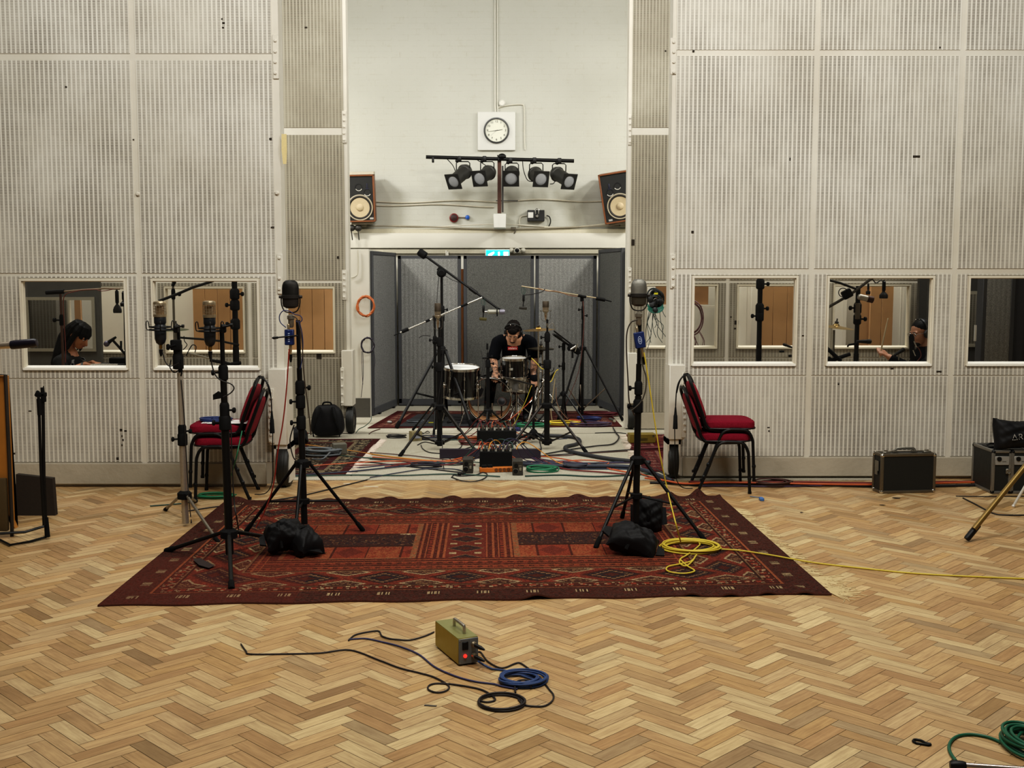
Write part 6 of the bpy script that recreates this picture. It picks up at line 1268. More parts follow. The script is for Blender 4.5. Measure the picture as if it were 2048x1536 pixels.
for s, fx in ((-1, (917, 858)), (1, (1031, 850))): m = MB(); f = gr(*fx, .03); a = Vector((kc.x + s * kr * 1.0, 13.0, kc.z - .03)); m.rod(a, f, .009, .007); m.lathe([(.02, 0), (.018, .02), (.008, .03)], f - Vector((0, 0, .008)), (0, 0, 1), 10); m.build('spur', chrome, T)
T2 = thing('kick_microphone', 'dark round microphone at the mouth of the open bass drum', 'microphone', tuple(at(1003, 808, 12.9))); c = at(1003, 803, 12.9); m = MB(); m.lathe([(.0, -.004), (.03, 0), (.048, .008), (.052, .03), (.05, .10), (.03, .15), (.015, .18)], c, Vector((.15, 1, -.1)), 24); m.build('mic_body', M('17181c', .45), T2); m = MB(); m.lathe([(.049, 0), (.053, .006), (.053, .016), (.049, .02)], c + Vector((0, .004, 0)), Vector((.15, 1, -.1)), 24); m.build('ring', M('3a2a26', .5), T2); m = MB(); m.rod(c + Vector((.0, .05, -.04)), gr(1003, 838, .05), .008); m.build('mount', black, T2)
m = MB()
for k in range(2): a = at(950 + 11 * k, 778 + 7 * math.sin(k * 2), 13.1); m.obox(a, (.05, .05, .10), Matrix.Rotation(.4 * k, 3, 'Y'), .01)
one('padding', m, M('1a1718', .8), 'dark padding stuffed inside the open bass drum', 'padding')
FT = drum('floor_tom', 'big black floor tom with a white head and tall chrome lugs', (at(922, 790, 13.05).x, 13.05, Z(795, 12.85)), .212, .33, (.10, .02), lac, 8, group='drums of the kit')
fc = Vector((at(922, 790, 13.05).x, 13.05, 0))
for a in (215, 330, 90): m = MB(); d = Vector((math.cos(math.radians(a)), math.sin(math.radians(a)), 0)); p = fc + d * .235; m.tube([p + Vector((0, 0, .50)), p + Vector((0, 0, .12)), p + d * .03 + Vector((0, 0, .02))], .006, 8); m.lathe([(.013, 0), (.013, .03), (.007, .035)], p + d * .03 + Vector((0, 0, .018)), (0, 0, 1), 10); m.obox(p - d * .01 + Vector((0, 0, .45)), (.03, .03, .05), bev=.006); m.build('leg', chrome, FT)
RT = drum('rack_tom', 'small black tom with an oval badge held before the drummer', (at(1028.5, 752, 13.0).x, 13.0, Z(756, 12.88)), .152, .215, (.06, 0), lac, 6, True, 'drums of the kit')
SN = drum('snare_drum', 'chrome snare drum sitting under the small tom', (at(1031, 780, 13.1).x, 13.1, Z(786, 12.92)), .165, .14, (-.12, .08), M('9c9a95', .25, 1.0, .3, 30), 8, False, 'drums of the kit', True)
sc = Vector((at(1032, 780, 13.1).x, 13.1, 0))
SS = thing('snare_stand', 'chrome tripod stand under the chrome snare drum', 'drum stand', tuple(sc)); m = MB(); m.rod(sc + Vector((0, 0, .10)), sc + Vector((0, 0, .36)), .013); m.build('pole', chrome, SS)
for a in (250, 10, 130): m = MB(); d = Vector((math.cos(math.radians(a)), math.sin(math.radians(a)), 0)); m.rod(sc + Vector((0, 0, .26)), sc + d * .25 + Vector((0, 0, .03)), .009); m.lathe([(.013, 0), (.013, .03)], sc + d * .25 + Vector((0, 0, .022)), (0, 0, 1), 8); m.build('leg', chrome, SS); m = MB(); m.tube([sc + Vector((0, 0, .34)), sc + d * .15 + Vector((0, 0, .36)), sc + d * .175 + Vector((0, 0, .43))], .008, 8); m.build('basket_arm', chrome, SS)
bronze = M('b08a4a', .28, .95, .12, 25)
def cymbal(lab, c, r, tilt, mat, name='cymbal'):
    R = Euler((tilt[0], tilt[1], 0)).to_matrix(); d = R @ Vector((0, 0, 1)); T = thing(name, lab, 'cymbal', tuple(c)); m = MB(); m.lathe([(r, -.001), (r * .6, .010), (r * .2, .018), (r * .19, .022), (r * .12, .036), (0, .040)], c, d, 40, caps=False); m.lathe([(r, -.002), (r * .6, .008), (r * .2, .016), (0, .034)], c, d, 40, caps=False); m.build('bowed_disc', mat, T); m = MB(); m.lathe([(.018, .04), (.02, .05), (.012, .06)], c, d, 12); m.rod(Vector(c) + d * .05, Vector(c) + d * .085, .006); m.build('felt_and_nut', M('2e2b29', .7), T); return T
cc = at(1077, 660, 12.95); cymbal('gold crash cymbal seen nearly edge on beside the drummer', cc, .182, (.03, -.05), bronze)
hc = at(1082, 699, 13.15); cymbal('upper of two dark closed hi-hat cymbals below the gold crash cymbal', hc + Vector((0, 0, .012)), .155, (.02, .0), M('3e3522', .4, .7)); T = cymbal('lower of two dark closed hi-hat cymbals below the gold crash cymbal', hc, .155, (PI, 0), M('3e3522', .4, .7))
def drum_stand(lab, c, top, r, feet, mat=chrome, extra=None):
    c = Vector(c); T = thing('cymbal_stand', lab, 'cymbal stand', tuple(c), 'chrome stands of the kit'); m = MB(); m.rod(c + Vector((0, 0, .12)), c + Vector((0, 0, top * .55)), r); m.build('pole', mat, T); m = MB(); m.rod(c + Vector((0, 0, top * .5)), c + Vector((0, 0, top)), r * .7); m.build('upper_pole', mat, T); m = MB(); m.lathe([(r * 1.2, -.02), (r * 1.8, -.015), (r * 1.8, .02), (r * 1.1, .03)], c + Vector((0, 0, top * .55)), (0, 0, 1), 12); m.rod(c + Vector((0, 0, top * .55)), c + Vector((.04, -.02, top * .55)), .005); m.build('clutch', mat, T)
    for a in feet: d = Vector((math.cos(math.radians(a)), math.sin(math.radians(a)), 0)); m = MB(); m.obox((c + Vector((0, 0, .42)) + c + d * .30 + Vector((0, 0, .03))) / 2, (.006, .02, .49), Matrix.Rotation(math.radians(a), 3, 'Z') @ Matrix.Rotation(-math.atan2(.30, .39), 3, 'Y'), .002); m.lathe([(.014, -.005), (.014, .03)], c + d * .30, (0, 0, 1), 8); m.build('leg', mat, T)
    return T
drum_stand('chrome stand of the gold crash cymbal', (cc.x, 12.97, .026), cc.z - .02, .013, (245, 5, 125)); drum_stand('chrome stand of the dark hi-hat', (hc.x + .02, 13.2, .026), hc.z - .03, .012, (230, 350, 110))
m = MB(); m.obox(gr(1082, 842, .05) + Vector((0, .3, 0)), (.10, .26, .012), Matrix.Rotation(.2, 3, 'X'), .004); m.obox(gr(1082, 842, .03) + Vector((0, .3, 0)), (.11, .28, .012)); one('hihat_pedal', m, chrome, 'chrome foot pedal under the hi-hat stand', 'pedal')
# small clip microphones and knotted leads round the kit
def clip_mic(lab, a, b, r=.013):
    T = thing('clip_microphone', lab, 'microphone', tuple(a)); a, b = Vector(a), Vector(b); d = b - a; m = MB(); m.lathe([(r * .6, 0), (r * .8, d.length * .3), (r, d.length * .62), (r * .9, d.length * .68)], a, d, 14); m.build('mic_body', black, T); m = MB(); m.lathe([(r * 1.0, 0), (r * 1.15, d.length * .05), (r * 1.1, d.length * .26), (0, d.length * .34)], a + d * .66, d, 14); m.build('mic_head', mesh_dk, T)
clip_mic('black clip microphone angled at the rim of the small tom', at(1060, 712, 12.85), at(1049, 721, 12.9)); clip_mic('black microphone tilted over the hi-hat, wound with yellow lead', at(1109, 745, 12.9), at(1097, 760, 12.95), .018); clip_mic('black microphone pointing at the floor tom rim', at(900, 741, 12.82), at(912, 747, 12.85), .016)
for pts, r, mt, lab in (([(1063, 716), (1075, 728), (1085, 738), (1095, 735), (1100, 748)], .005, yl, 'yellow lead draped over the bars beside the small tom'), ([(1117, 739), (1112, 742), (1107, 752), (1103, 762), (1095, 766), (1090, 772)], .005, yl, 'yellow lead looped at the top of the hi-hat microphone'), ([(1064, 768), (1058, 785), (1050, 805), (1040, 825), (1030, 845), (1021, 856)], .0045, M('a89a2e', .5), 'yellow green lead slanting down to the black stage box'), ([(1068, 788), (1058, 805), (1040, 822), (1020, 838), (1000, 848), (975, 855), (966, 862)], .005, orng, 'orange lead slanting down to the black stage box'),
                        ([(1112, 775), (1113, 800), (1120, 820), (1135, 838)], .004, M('7a5a48', .5), 'brown lead hanging down by the hi-hat stand'), ([(1110, 757), (1106, 790), (1102, 820), (1104, 840)], .006, M('9a8a6a', .5), 'tan rubber lead hanging from the hi-hat microphone'), ([(1083, 755), (1092, 745), (1105, 742), (1108, 735)], .005, satin, 'bent black arm over the hi-hat'), ([(1084, 765), (1095, 752), (1100, 733)], .005, chrome, 'bent chrome rod beside the hi-hat'),
                        ([(962, 700), (966, 730), (960, 755), (950, 770)], .003, bkc, 'thin lead between the floor tom and the thin stand')):
    cable('kit_lead', [at(x, y, 12.7) for x, y in pts], r, mt, lab)
# throne
tc = at(1036, 780, 13.62); T = thing('drum_stool', 'round black drum stool under the seated drummer', 'stool', (tc.x, 13.66, .016)); m = MB(); m.lathe([(.14, 0), (.165, .02), (.165, .07), (.14, .09), (0, .092)], (tc.x, 13.66, .40), (0, 0, 1), 28); m.build('seat', matblack, T); m = MB(); m.rod((tc.x, 13.66, .12), (tc.x, 13.66, .41), .016); m.build('pole', chrome, T)
for a in (30, 150, 270): m = MB(); d = Vector((math.cos(math.radians(a)), math.sin(math.radians(a)), 0)); m.rod(Vector((tc.x, 13.66, .26)), Vector((tc.x, 13.66, .03)) + d * .22, .009); m.build('leg', chrome, T)
# pedal
m = MB(); m.obox((kc.x + .03, 13.52, .045), (.09, .26, .012), Matrix.Rotation(.2, 3, 'X'), .004); m.obox((kc.x + .03, 13.52, .03), (.10, .28, .01)); m.rod((kc.x + .03, 13.42, .04), (kc.x + .03, 13.42, .2), .008); one('kick_pedal', m, chrome, 'chrome bass drum pedal behind the open bass drum', 'pedal')

# ================================================================== STAGE BOXES AND CABLE HEAPS ON THE CARPET
def plug_box(lab, c, size, rz, n, seed, rows=2):
    c = Vector(c); T = thing('multicore_box', lab, 'stage box', tuple(c)); T.rotation_euler = (0, 0, rz); w, d, h = size; rr = random.Random(seed)
    def put(nm, mb, mt): o = mb.build(nm, mt, None); o.parent = T
    m = MB(); m.box(-w / 2, w / 2, -d / 2, d / 2, 0, h, .006); put('case', m, matblack)
    m = MB()
    for r in range(rows):
        for k in range(n): m.lathe([(.010, 0), (.010, .035), (.007, .045)], (-w / 2 + w * (k + .5) / n, -d / 4 + r * d / 2.4, h), (rr.uniform(-.15, .15), -.15, 1), 8)
    put('plugs', m, M('6c675e', .4, .6))
    m = MB()
    for k in range(0, n, 2): x = -w / 2 + w * (k + .5) / n; m.box(x - .009, x + .009, -d / 4 - .014, -d / 4 - .01, h + .0, h + .03)
    put('white_tape', m, M('aeaa9f', .7)); return T
plug_box('black stage box crowded with plugs just before the drum rug', gr(993, 886, zc2), (.40, .2, .14), .03, 10, 1)
plug_box('black stage box with rows of plugs at the front edge of the carpet', gr(992, 934, zc2), (.29, .16, .15), -.02, 9, 2)
m = MB(); c = gr(990, 918, zc2); m.box(c.x - .52, c.x + .43, c.y + .02, c.y + .05, .007, .10, .004); one('rack_unit', m, M('2b2430', .5), 'long dark purple rack panel standing behind the front stage box', 'panel')
rr = random.Random(77)
for (cx, cy, zz, n_, wx, tag_) in ((993, 862, .17, 9, .2, 'the stage box just before the drum rug'), (995, 914, .19, 12, .17, 'the stage box at the carpet edge')):
    for k in range(n_):
        a = gr(cx, cy + 22, zc2); x = a.x + (k / (n_ - 1) - .5) * 2 * wx; s = rr.choice((-1, 1)); p = [Vector((x, a.y - .03, zz - .01)), Vector((x + .02 * s, a.y + .01, zz + rr.uniform(.02, .07))), Vector((x + s * rr.uniform(.06, .16), a.y + .12, zz + rr.uniform(-.02, .05))), Vector((x + s * rr.uniform(.2, .4), a.y + rr.uniform(.1, .3), .03)), Vector((x + s * rr.uniform(.4, .7), a.y + rr.uniform(.1, .4), .015))]
        cn = ('orange', 'dark red', 'purple', 'amber', 'black', 'dark green', 'navy'); q = rr.randrange(7)
        cable('patch_lead', p, .0048, (orng, redc, purp, M('c98a2e', .5), bkc, dgrn, navy)[q], f'{cn[q]} lead arching out of plug row position {k + 1} on {tag_}' if False else f'short lead among those arching out of {tag_}', 'cable', 'leads arching out of ' + tag_, 5)
T = thing('power_strip', 'orange power strip with black plugs at the front edge of the carpet', 'power strip', tuple(gr(993, 945, zc2))); a = gr(959, 946, zc2); b = gr(1026, 944, zc2); d = b - a; R = Matrix.Rotation(math.atan2(d.y, d.x), 3, 'Z'); m = MB(); m.obox((a + b) / 2 + Vector((0, .03, .022)), (d.length, .055, .042), R, .004); m.build('case', M('bf6a1e', .45), T)
[MB().obox(a + d * k + Vector((0, .03, .05)), (.045, .04, .03), R, .008).build('plug', matblack, T) for k in (.14, .31)]; [MB().lathe([(.016, 0), (.016, .002), (0, .002)], a + d * k + Vector((0, .0, .022)), (0, -1, 0), 10).build('socket', M('6a3a14', .5), T) for k in (.5, .62, .74, .86)]
def di_box(lab, px0, px1, pyb, hh, Y0):
    a, b = gr(px0, pyb, zc2), gr(px1, pyb, zc2); w = b.x - a.x; y = a.y; T = thing('preamp_box', lab, 'preamp box', tuple((a + b) / 2), 'small black preamp boxes'); m = MB(); m.box(a.x, b.x, y, y + .17, zc2, zc2 + hh, .004); m.build('case', M('3c3933', .5, .3), T)
    m = MB(); m.lathe([(.022, 0), (.022, .006), (.018, .008), (.017, .004), (0, .004)], (a.x + w * .3, y, hh * .36), (0, -1, 0), 16); m.lathe([(.018, 0), (.018, .01), (0, .011)], (a.x + w * .35, y, hh * .74), (0, -1, 0), 14); m.build('knob', black, T); m = MB(); m.obox((a.x + w * .75, y - .003, hh * .5), (w * .22, .006, hh * .22), bev=.002); m.box(a.x + w * .55, b.x - .01, y - .002, y, hh * .7, hh * .74); m.lathe([(.024, 0), (.024, .003), (.020, .004), (.020, 0)], (a.x + w * .3, y, hh * .36), (0, -1, 0), 16, caps=False); m.build('marking_plate', M('8f8a7c', .45, .5), T); return T
di_box('small black preamp box beside the left end of the orange power strip', 925.5, 946, 947, .125, 0); di_box('small black preamp box covering the right end of the orange power strip', 1025, 1046, 951, .125, 0)
m = MB(); c = gr(919, 948, .025); m.ell(c, .018); m.rod(c, c + Vector((.05, .04, .0)), .006); one('round_plug', m, black, 'round black plug lying beside the small preamp box', 'connector')
m = MB(); m.box(-.03, .03, -.062, -.058, .03, .07); box_thing('wall_block', 'little beige metal box with a grey label on the bay carpet', 'junction box', gr(831, 881, zc2), (.11, .09, .10), .5, M('8d825f', .5, .2), [('paper_label', m, M('8a8d96', .6))])
cable('cable', [gr(832, 865, .12), gr(845, 868, .05), gr(855, 862, .01), gr(858, 866, .01), gr(846, 866, .01), gr(838, 862, .05)], .004, bkc, 'wire looping from the top of the little beige box')
coils = [((1082, 941), .135, .105, 8, grn, 'bright green coil of cable at the front edge of the carpet'), ((1064, 852), .17, .10, 8, grn, 'green coil of cable on the drum rug edge'), ((1127, 848), .19, .10, 9, M('c9b032', .5), 'yellow coil of cable on the drum rug'), ((1149, 845), .07, .05, 5, orng, 'small orange coil against the yellow coil on the drum rug'), ((1177, 839), .13, .08, 7, M('1f2f63', .5), 'blue coil of cable on the drum rug'), ((1202, 830), .20, .10, 8, M('5e1520', .5), 'crimson coil of cable at the far corner of the drum rug'),
         ((1180, 850), .22, .08, 6, purp, 'flat purple coil spread over the drum rug corner'), ((944, 888), .115, .06, 9, M('5a1a18', .5), 'brick red coil of cable on the carpet'), ((878, 878), .20, .07, 8, M('1e1e2b', .5), 'dark navy coil of cable behind the stand on the carpet'), ((850, 933), .13, .06, 8, M('241f2c', .5), 'dark purple coil of cable on the carpet near the rucksack rug'), ((834, 846), .12, .07, 5, M('4b4f54', .5), 'grey coil of cable on the plain black mat'), ((996, 836), .07, .05, 6, M('b8862e', .5), 'amber coil of cable inside the reach of the bass drum legs'), ((1028, 861), .07, .05, 6, M('23255c', .5), 'blue tangle of cable beside the far stage box'), ((793, 875), .11, .035, 4, bkc, 'black wire loop on the bay carpet beside the beige box'),
         ((940, 879), .13, .05, 5, M('a8521e', .5), 'orange cable heap beside the far stage box'), ((1150, 936), .10, .05, 6, M('23232f', .5), 'dark coil among the cables before the small red rug'), ((1060, 836), .15, .08, 5, bkc, 'black coil of cable under the hi-hat'), ((915, 846), .12, .08, 5, bkc, 'black coil of cable on the mat by the floor tom')]
for i, ((x, y), rx, ry, n_, mt, lab) in enumerate(coils):
    m = MB(); zz = .012 if y > 858 else .024; m.tube(spl(coil_pts(gr(x, y, zz), rx, ry, n_, .03, .22, 60 + i), 2), .0055 if rx > .1 else .005, 6); one('cable_coil', m, mt, lab, 'coil of cable', sharp=80)
# thick multicore curving across the carpet
cable('multicore_cable', floor_px([(1030, 872), (1075, 871), (1120, 872), (1150, 875), (1160, 883), (1150, 889), (1133, 893), (1131, 898), (1145, 904), (1175, 910), (1215, 917), (1260, 922), (1300, 926)], .026), .019, M('2b2c30', .55), 'thick dark multicore snaking over the carpet behind the slanting tripod leg', k=8, n=8)
cable('multicore_cable', floor_px([(1045, 928), (1090, 931), (1140, 932), (1200, 932), (1260, 934), (1300, 944), (1330, 956), (1345, 962)], .03), .018, M('2c3240', .55), 'thick blue grey multicore running from the stage box towards the tyre', k=8, n=8)
# fans of thin cables either side of the front stage box
rr = random.Random(9); names = {0: ('orange', orng), 1: ('dark red', redc), 2: ('purple', purp), 3: ('black', bkc), 4: ('dark green', dgrn), 5: ('amber', M('b27a2c', .5)), 6: ('navy', navy), 7: ('brown', brn)}
left_runs = [(3, [(560, 924), (700, 922), (790, 930), (860, 938), (930, 946)]), (5, [(600, 888), (690, 900), (770, 912), (860, 921), (930, 922), (960, 908)]), (0, [(600, 934), (700, 926), (790, 922), (870, 925), (920, 920), (955, 905)]), (4, [(600, 901), (700, 913), (790, 919), (880, 925), (940, 924)]), (2, [(620, 938), (720, 935), (820, 926), (900, 928), (960, 915)]), (1, [(700, 931), (790, 928), (870, 922), (930, 926)]), (0, [(745, 914), (830, 921), (890, 922), (935, 912), (962, 900)]), (7, [(740, 905), (820, 911), (900, 920), (950, 921)]), (3, [(740, 918), (830, 925), (910, 930), (945, 924)]), (1, [(770, 934), (850, 924), (900, 924), (950, 930)]), (4, [(560, 953), (700, 950), (800, 951), (900, 948), (1000, 953)]), (6, [(566, 952), (690, 944), (800, 933), (890, 927)])]
right_runs = [(0, [(1025, 908), (1060, 912), (1100, 914), (1150, 922), (1210, 935), (1265, 946)]), (2, [(1030, 906), (1075, 917), (1130, 924), (1200, 926), (1290, 925)]), (6, [(1030, 922), (1090, 926), (1160, 927), (1230, 924), (1300, 922)]), (1, [(1060, 910), (1095, 925), (1130, 938), (1200, 944), (1270, 950)]), (3, [(1045, 926), (1120, 933), (1200, 936), (1290, 934), (1330, 948)]), (0, [(1110, 926), (1160, 920), (1215, 924), (1210, 932), (1220, 938), (1262, 946)]), (5, [(1112, 934), (1130, 931), (1150, 929)]), (3, [(1045, 914), (1120, 909), (1180, 905), (1250, 900), (1300, 898)]), (7, [(1045, 912), (1130, 911), (1170, 907), (1255, 902)]), (4, [(1050, 952), (1120, 950), (1190, 953), (1260, 950), (1310, 947)]), (2, [(1030, 902), (1080, 921), (1120, 930), (1180, 931)]), (3, [(1090, 908), (1140, 899), (1190, 892), (1225, 888), (1238, 875), (1232, 866), (1226, 855)]), (6, [(1040, 930), (1100, 936), (1150, 938), (1240, 938), (1300, 940)]), (1, [(1280, 946), (1310, 958), (1335, 962)]), (0, [(1268, 944), (1300, 953), (1330, 960), (1345, 958)])]
near = {'L': 'fanning out towards the rucksack rug', 'R': 'fanning out towards the small red rug'}
for side, runs in (('L', left_runs), ('R', right_runs)):
    for i, (ci, pts) in enumerate(runs):
        nm, mt = names[ci]; cable('floor_cable', floor_px(pts, .012 + .002 * (i % 4)), rr.choice((.005, .006, .007)), mt, f'{nm} cable {near[side]}', 'cable', f'{nm} cables {near[side]}')
misc = [(3, [(842, 890), (846, 898), (860, 905), (895, 909), (914, 918), (910, 925), (902, 920), (896, 905), (920, 896), (925, 885), (930, 876)], 'black lead wriggling over the carpet beside the red coil'), (3, [(945, 893), (930, 898), (922, 905), (930, 912), (945, 913)], 'black lead hooking below the red coil'), (3, [(1090, 858), (1080, 880), (1082, 900), (1068, 912)], 'black lead dropping from behind the central stand'), (3, [(905, 955), (925, 962), (950, 963), (970, 956), (974, 948), (965, 945), (950, 950), (920, 952), (908, 950), (903, 955)], 'black lead in a long loop in front of the orange power strip'),
        (7, [(760, 858), (745, 863), (738, 868)], 'green grey lead at the foot of the screens'), (3, [(1190, 866), (1230, 865), (1252, 867)], 'black lead reaching to the far tyre'), (3, [(835, 890), (850, 884), (878, 888), (905, 878)], 'black lead between the beige box and the navy coil')]
for ci, pts, lab in misc: cable('floor_cable', floor_px(pts, .012), .005, names[ci][1], lab)
cable('floor_cable', [at(743, 832, 13.3)] + floor_px([(741, 842), (730, 852), (718, 858), (712, 866)], .01), .004, dgrn, 'green grey wire leaving the angled screen beside the tyre')
m = MB(); m.rod(at(1220, 838, 13.0), at(1229, 842, 12.9), .02); one('silver_plug', m, chrome, 'bright silver plug at the corner of the drum rug', 'connector'); m = MB(); m.ell(gr(779, 844, .03), (.03, .02, .015)); one('silver_clip', m, M('a9a7a0', .4), 'pale clip on the drum rug near the angled screen', 'clip')
m = MB(); m.obox(gr(865, 845, .03), (.09, .012, .01)); one('yellow_tag', m, M('b5b03a', .5), 'yellow green tag at the end of a lead on the black mat', 'tag')
# ================================================================== PEOPLE
def capsule(m, a, ra, b, rb, n=14):
    a, b = Vector(a), Vector(b); d = b - a; L = max(d.length, 1e-4); d = d / L; pr = []
    for t in (1.0, .92, .7, .38): pr.append((ra * math.sqrt(max(0, 1 - t * t)), -ra * t))
    pr.append((ra, 0)); pr.append((rb, L))
    for t in (.38, .7, .92, 1.0): pr.append((rb * math.sqrt(max(0, 1 - t * t)), L + rb * t))
    pr[0] = (0, -ra); pr[-1] = (0, L + rb); m.lathe(pr, a, d, n)
def chain(m, pts, rs):
    for i in range(len(pts) - 1): capsule(m, pts[i], rs[i], pts[i + 1], rs[i + 1])
def fused(m, name, mat, parent=None, voxel=.007, smooth=5):
    """one continuous skin over overlapping volumes"""
    me = bpy.data.meshes.new('tmp'); me.from_pydata([Vector(v) for v in m.v], [], m.f)
    bm = bmesh.new(); bm.from_mesh(me); bmesh.ops.recalc_face_normals(bm, faces=bm.faces[:]); bm.to_mesh(me); bm.free()
    ob = bpy.data.objects.new('tmp', me); scene.collection.objects.link(ob)
    r = ob.modifiers.new('r', 'REMESH'); r.mode = 'VOXEL'; r.voxel_size = voxel; r.use_smooth_shade = True
    s = ob.modifiers.new('s', 'SMOOTH'); s.factor = .5; s.iterations = smooth
    dg = bpy.context.evaluated_depsgraph_get(); dg.update(); out = bpy.data.meshes.new_from_object(ob.evaluated_get(dg)); bpy.data.objects.remove(ob); bpy.data.meshes.remove(me)
    q = MB(); q.add([v.co.copy() for v in out.vertices], [tuple(p.vertices) for p in out.polygons]); bpy.data.meshes.remove(out)
    o = q.build(name, mat, parent, sharp=180); return o
def rot_to(fwd, up=(0, 0, 1)):
    """matrix taking local -y to fwd and +z to up"""
    y = -Vector(fwd).normalized(); z = Vector(up); x = y.cross(z).normalized(); z = x.cross(y); return Matrix((x, y, z)).transposed()
def head(m, c, R, s=1.0):
    c = Vector(c); P = lambda x, y, z: c + R @ (Vector((x, y, z)) * s)
    for (q, r) in (((0, .012, .035), (.076, .096, .086)), ((0, -.028, -.02), (.064, .068, .088)), ((0, -.048, -.078), (.046, .042, .036)), ((-.030, -.055, -.03), (.026, .03, .032)), ((.030, -.055, -.03), (.026, .03, .032)), ((0, -.083, -.055), (.024, .016, .012)), ((0, -.083, -.070), (.020, .014, .009)), ((-.078, .012, -.012), (.011, .024, .033)), ((.078, .012, -.012), (.011, .024, .033))): m.ell(P(*q), tuple(a * s for a in r), R)
    capsule(m, P(0, -.090, .008), .010 * s, P(0, -.112, -.034), .015 * s); capsule(m, P(-.045, -.078, .022), .011 * s, P(.045, -.078, .022), .011 * s); capsule(m, P(0, .02, -.06), .054 * s, P(0, .045, -.15), .056 * s); return P
def face_bits(P, R, root, s=1.0):
    for q in (-1, 1): e = MB().ell(P(q * .030, -.0755, .002), .011 * s, None, 12, 8).build('eye', M('e6e2da', .3), root); MB().ell(P(q * .030, -.0835, -.001), .0055 * s, None, 10, 6).build('iris', M('2a1c14', .3), e)
    
    for q in (-1, 1): m = MB(); capsule(m, P(q * .014, -.094, .024), .004 * s, P(q * .046, -.082, .026), .003 * s, 8); m.build('eyebrow', M('2a1d15', .8), root)
    m = MB(); capsule(m, P(-.018, -.095, -.060), .006 * s, P(.018, -.095, -.060), .006 * s, 8); m.build('lips', M('9a5a4c', .5), root)
def hand_caps(m, w, d, nrm, side, curl=.35, s=1.0):
    """palm, four bent fingers of unequal length and a thumb; side = towards the thumb"""
    w, d, nrm, side = [Vector(q) for q in (w, d, nrm, side)]; d.normalize(); side.normalize(); nrm.normalize(); k = s
    kn = [w + d * .085 * k + side * (.032 - .021 * i) * k for i in range(4)]; ln = (.070, .078, .072, .056)
    for i in range(4): capsule(m, w + side * (.018 - .012 * i) * k + d * .01 * k, .014 * k, kn[i], .0105 * k, 10)
    for i in range(4):
        a = kn[i]; dd = d
        for j, f in enumerate((.5, .3, .22)):
            ang = curl * (j + .6); dd = (d * math.cos(ang) - nrm * math.sin(ang)).normalized(); b = a + dd * ln[i] * f * k; capsule(m, a, (.0098 - .0009 * j) * k, b, (.0090 - .0009 * j) * k, 10); a = b
    a = w + side * .026 * k + d * .025 * k; b = a + (side * .7 + d * .7).normalized() * .04 * k - nrm * .008 * k; c = b + (side * .25 + d * .9 - nrm * curl).normalized() * .032 * k; capsule(m, a, .0135 * k, b, .0115 * k, 10); capsule(m, b, .0112 * k, c, .009 * k, 10)
def skin_mat(name, c, tattoo=None):
    t = NT(name); g = t.geo(); b = lin(c); n = t.noise(g, 40, 3); col = t.mix(n, [x * .86 for x in b], [min(1, x * 1.1) for x in b])
    if tattoo:
        sx = t.n('ShaderNodeSeparateXYZ'); t.link(g, sx.inputs[0]); zone = t.math('MULTIPLY', t.math('LESS_THAN', sx.outputs[2], tattoo[1]), t.math('GREATER_THAN', sx.outputs[2], tattoo[0]))
        ink = t.ramp(t.noise(g, 26, 5, .7), [(.47, (1, 1, 1)), (.53, (0, 0, 0))]); col = t.mix(t.math('MULTIPLY', t.math('MULTIPLY', ink, zone), .72), col, lin('2e2a2c'))
    return t.pbr(col, .5, 0, t.bump(n, .1, .002))
def cloth_mat(name, c, amt=.25):
    t = NT(name); g = t.geo(); b = lin(c); n = t.noise(g, 9, 5, .6); col = t.mix(n, [x * (1 - amt) for x in b], [x * (1 + amt) for x in b]); return t.pbr(col, .9, 0, t.bump(n, .6, .02), .1)
black_c = cloth_mat('black_cotton', '0d0e12'); jean = cloth_mat('black_denim', '0f1013'); hair_d = M('110b08', .7, 0, .5, 90, .6, spec=.12); hair_b = M('090706', .6, 0, .5, 90, .4, spec=.2)
def headphones(P, R, root, s=1.0):
    m = MB(); m.tube([P(math.sin(a) * .094, .010, .030 + math.cos(a) * .102) for a in np.linspace(-PI / 2 - .2, PI / 2 + .2, 19)], [.009 * s] * 19, 8); h = m.build('headphones', M('0f0f10', .4), root)
    for q in (-1, 1): c = MB(); c.lathe([(.02, 0), (.04, .004), (.043, .015), (.036, .030), (.015, .034), (0, .034)], P(q * .075, .010, -.008), R @ Vector((q, 0, 0)), 20); c.build('ear_cup', M('161617', .5), h)
    m = MB(); [m.ell(P(q, -.006, .128), .005, None, 8, 6) for q in (-.03, .02)]; m.build('band_glints', chrome, h)  # chrome dots standing in for highlights on the headband
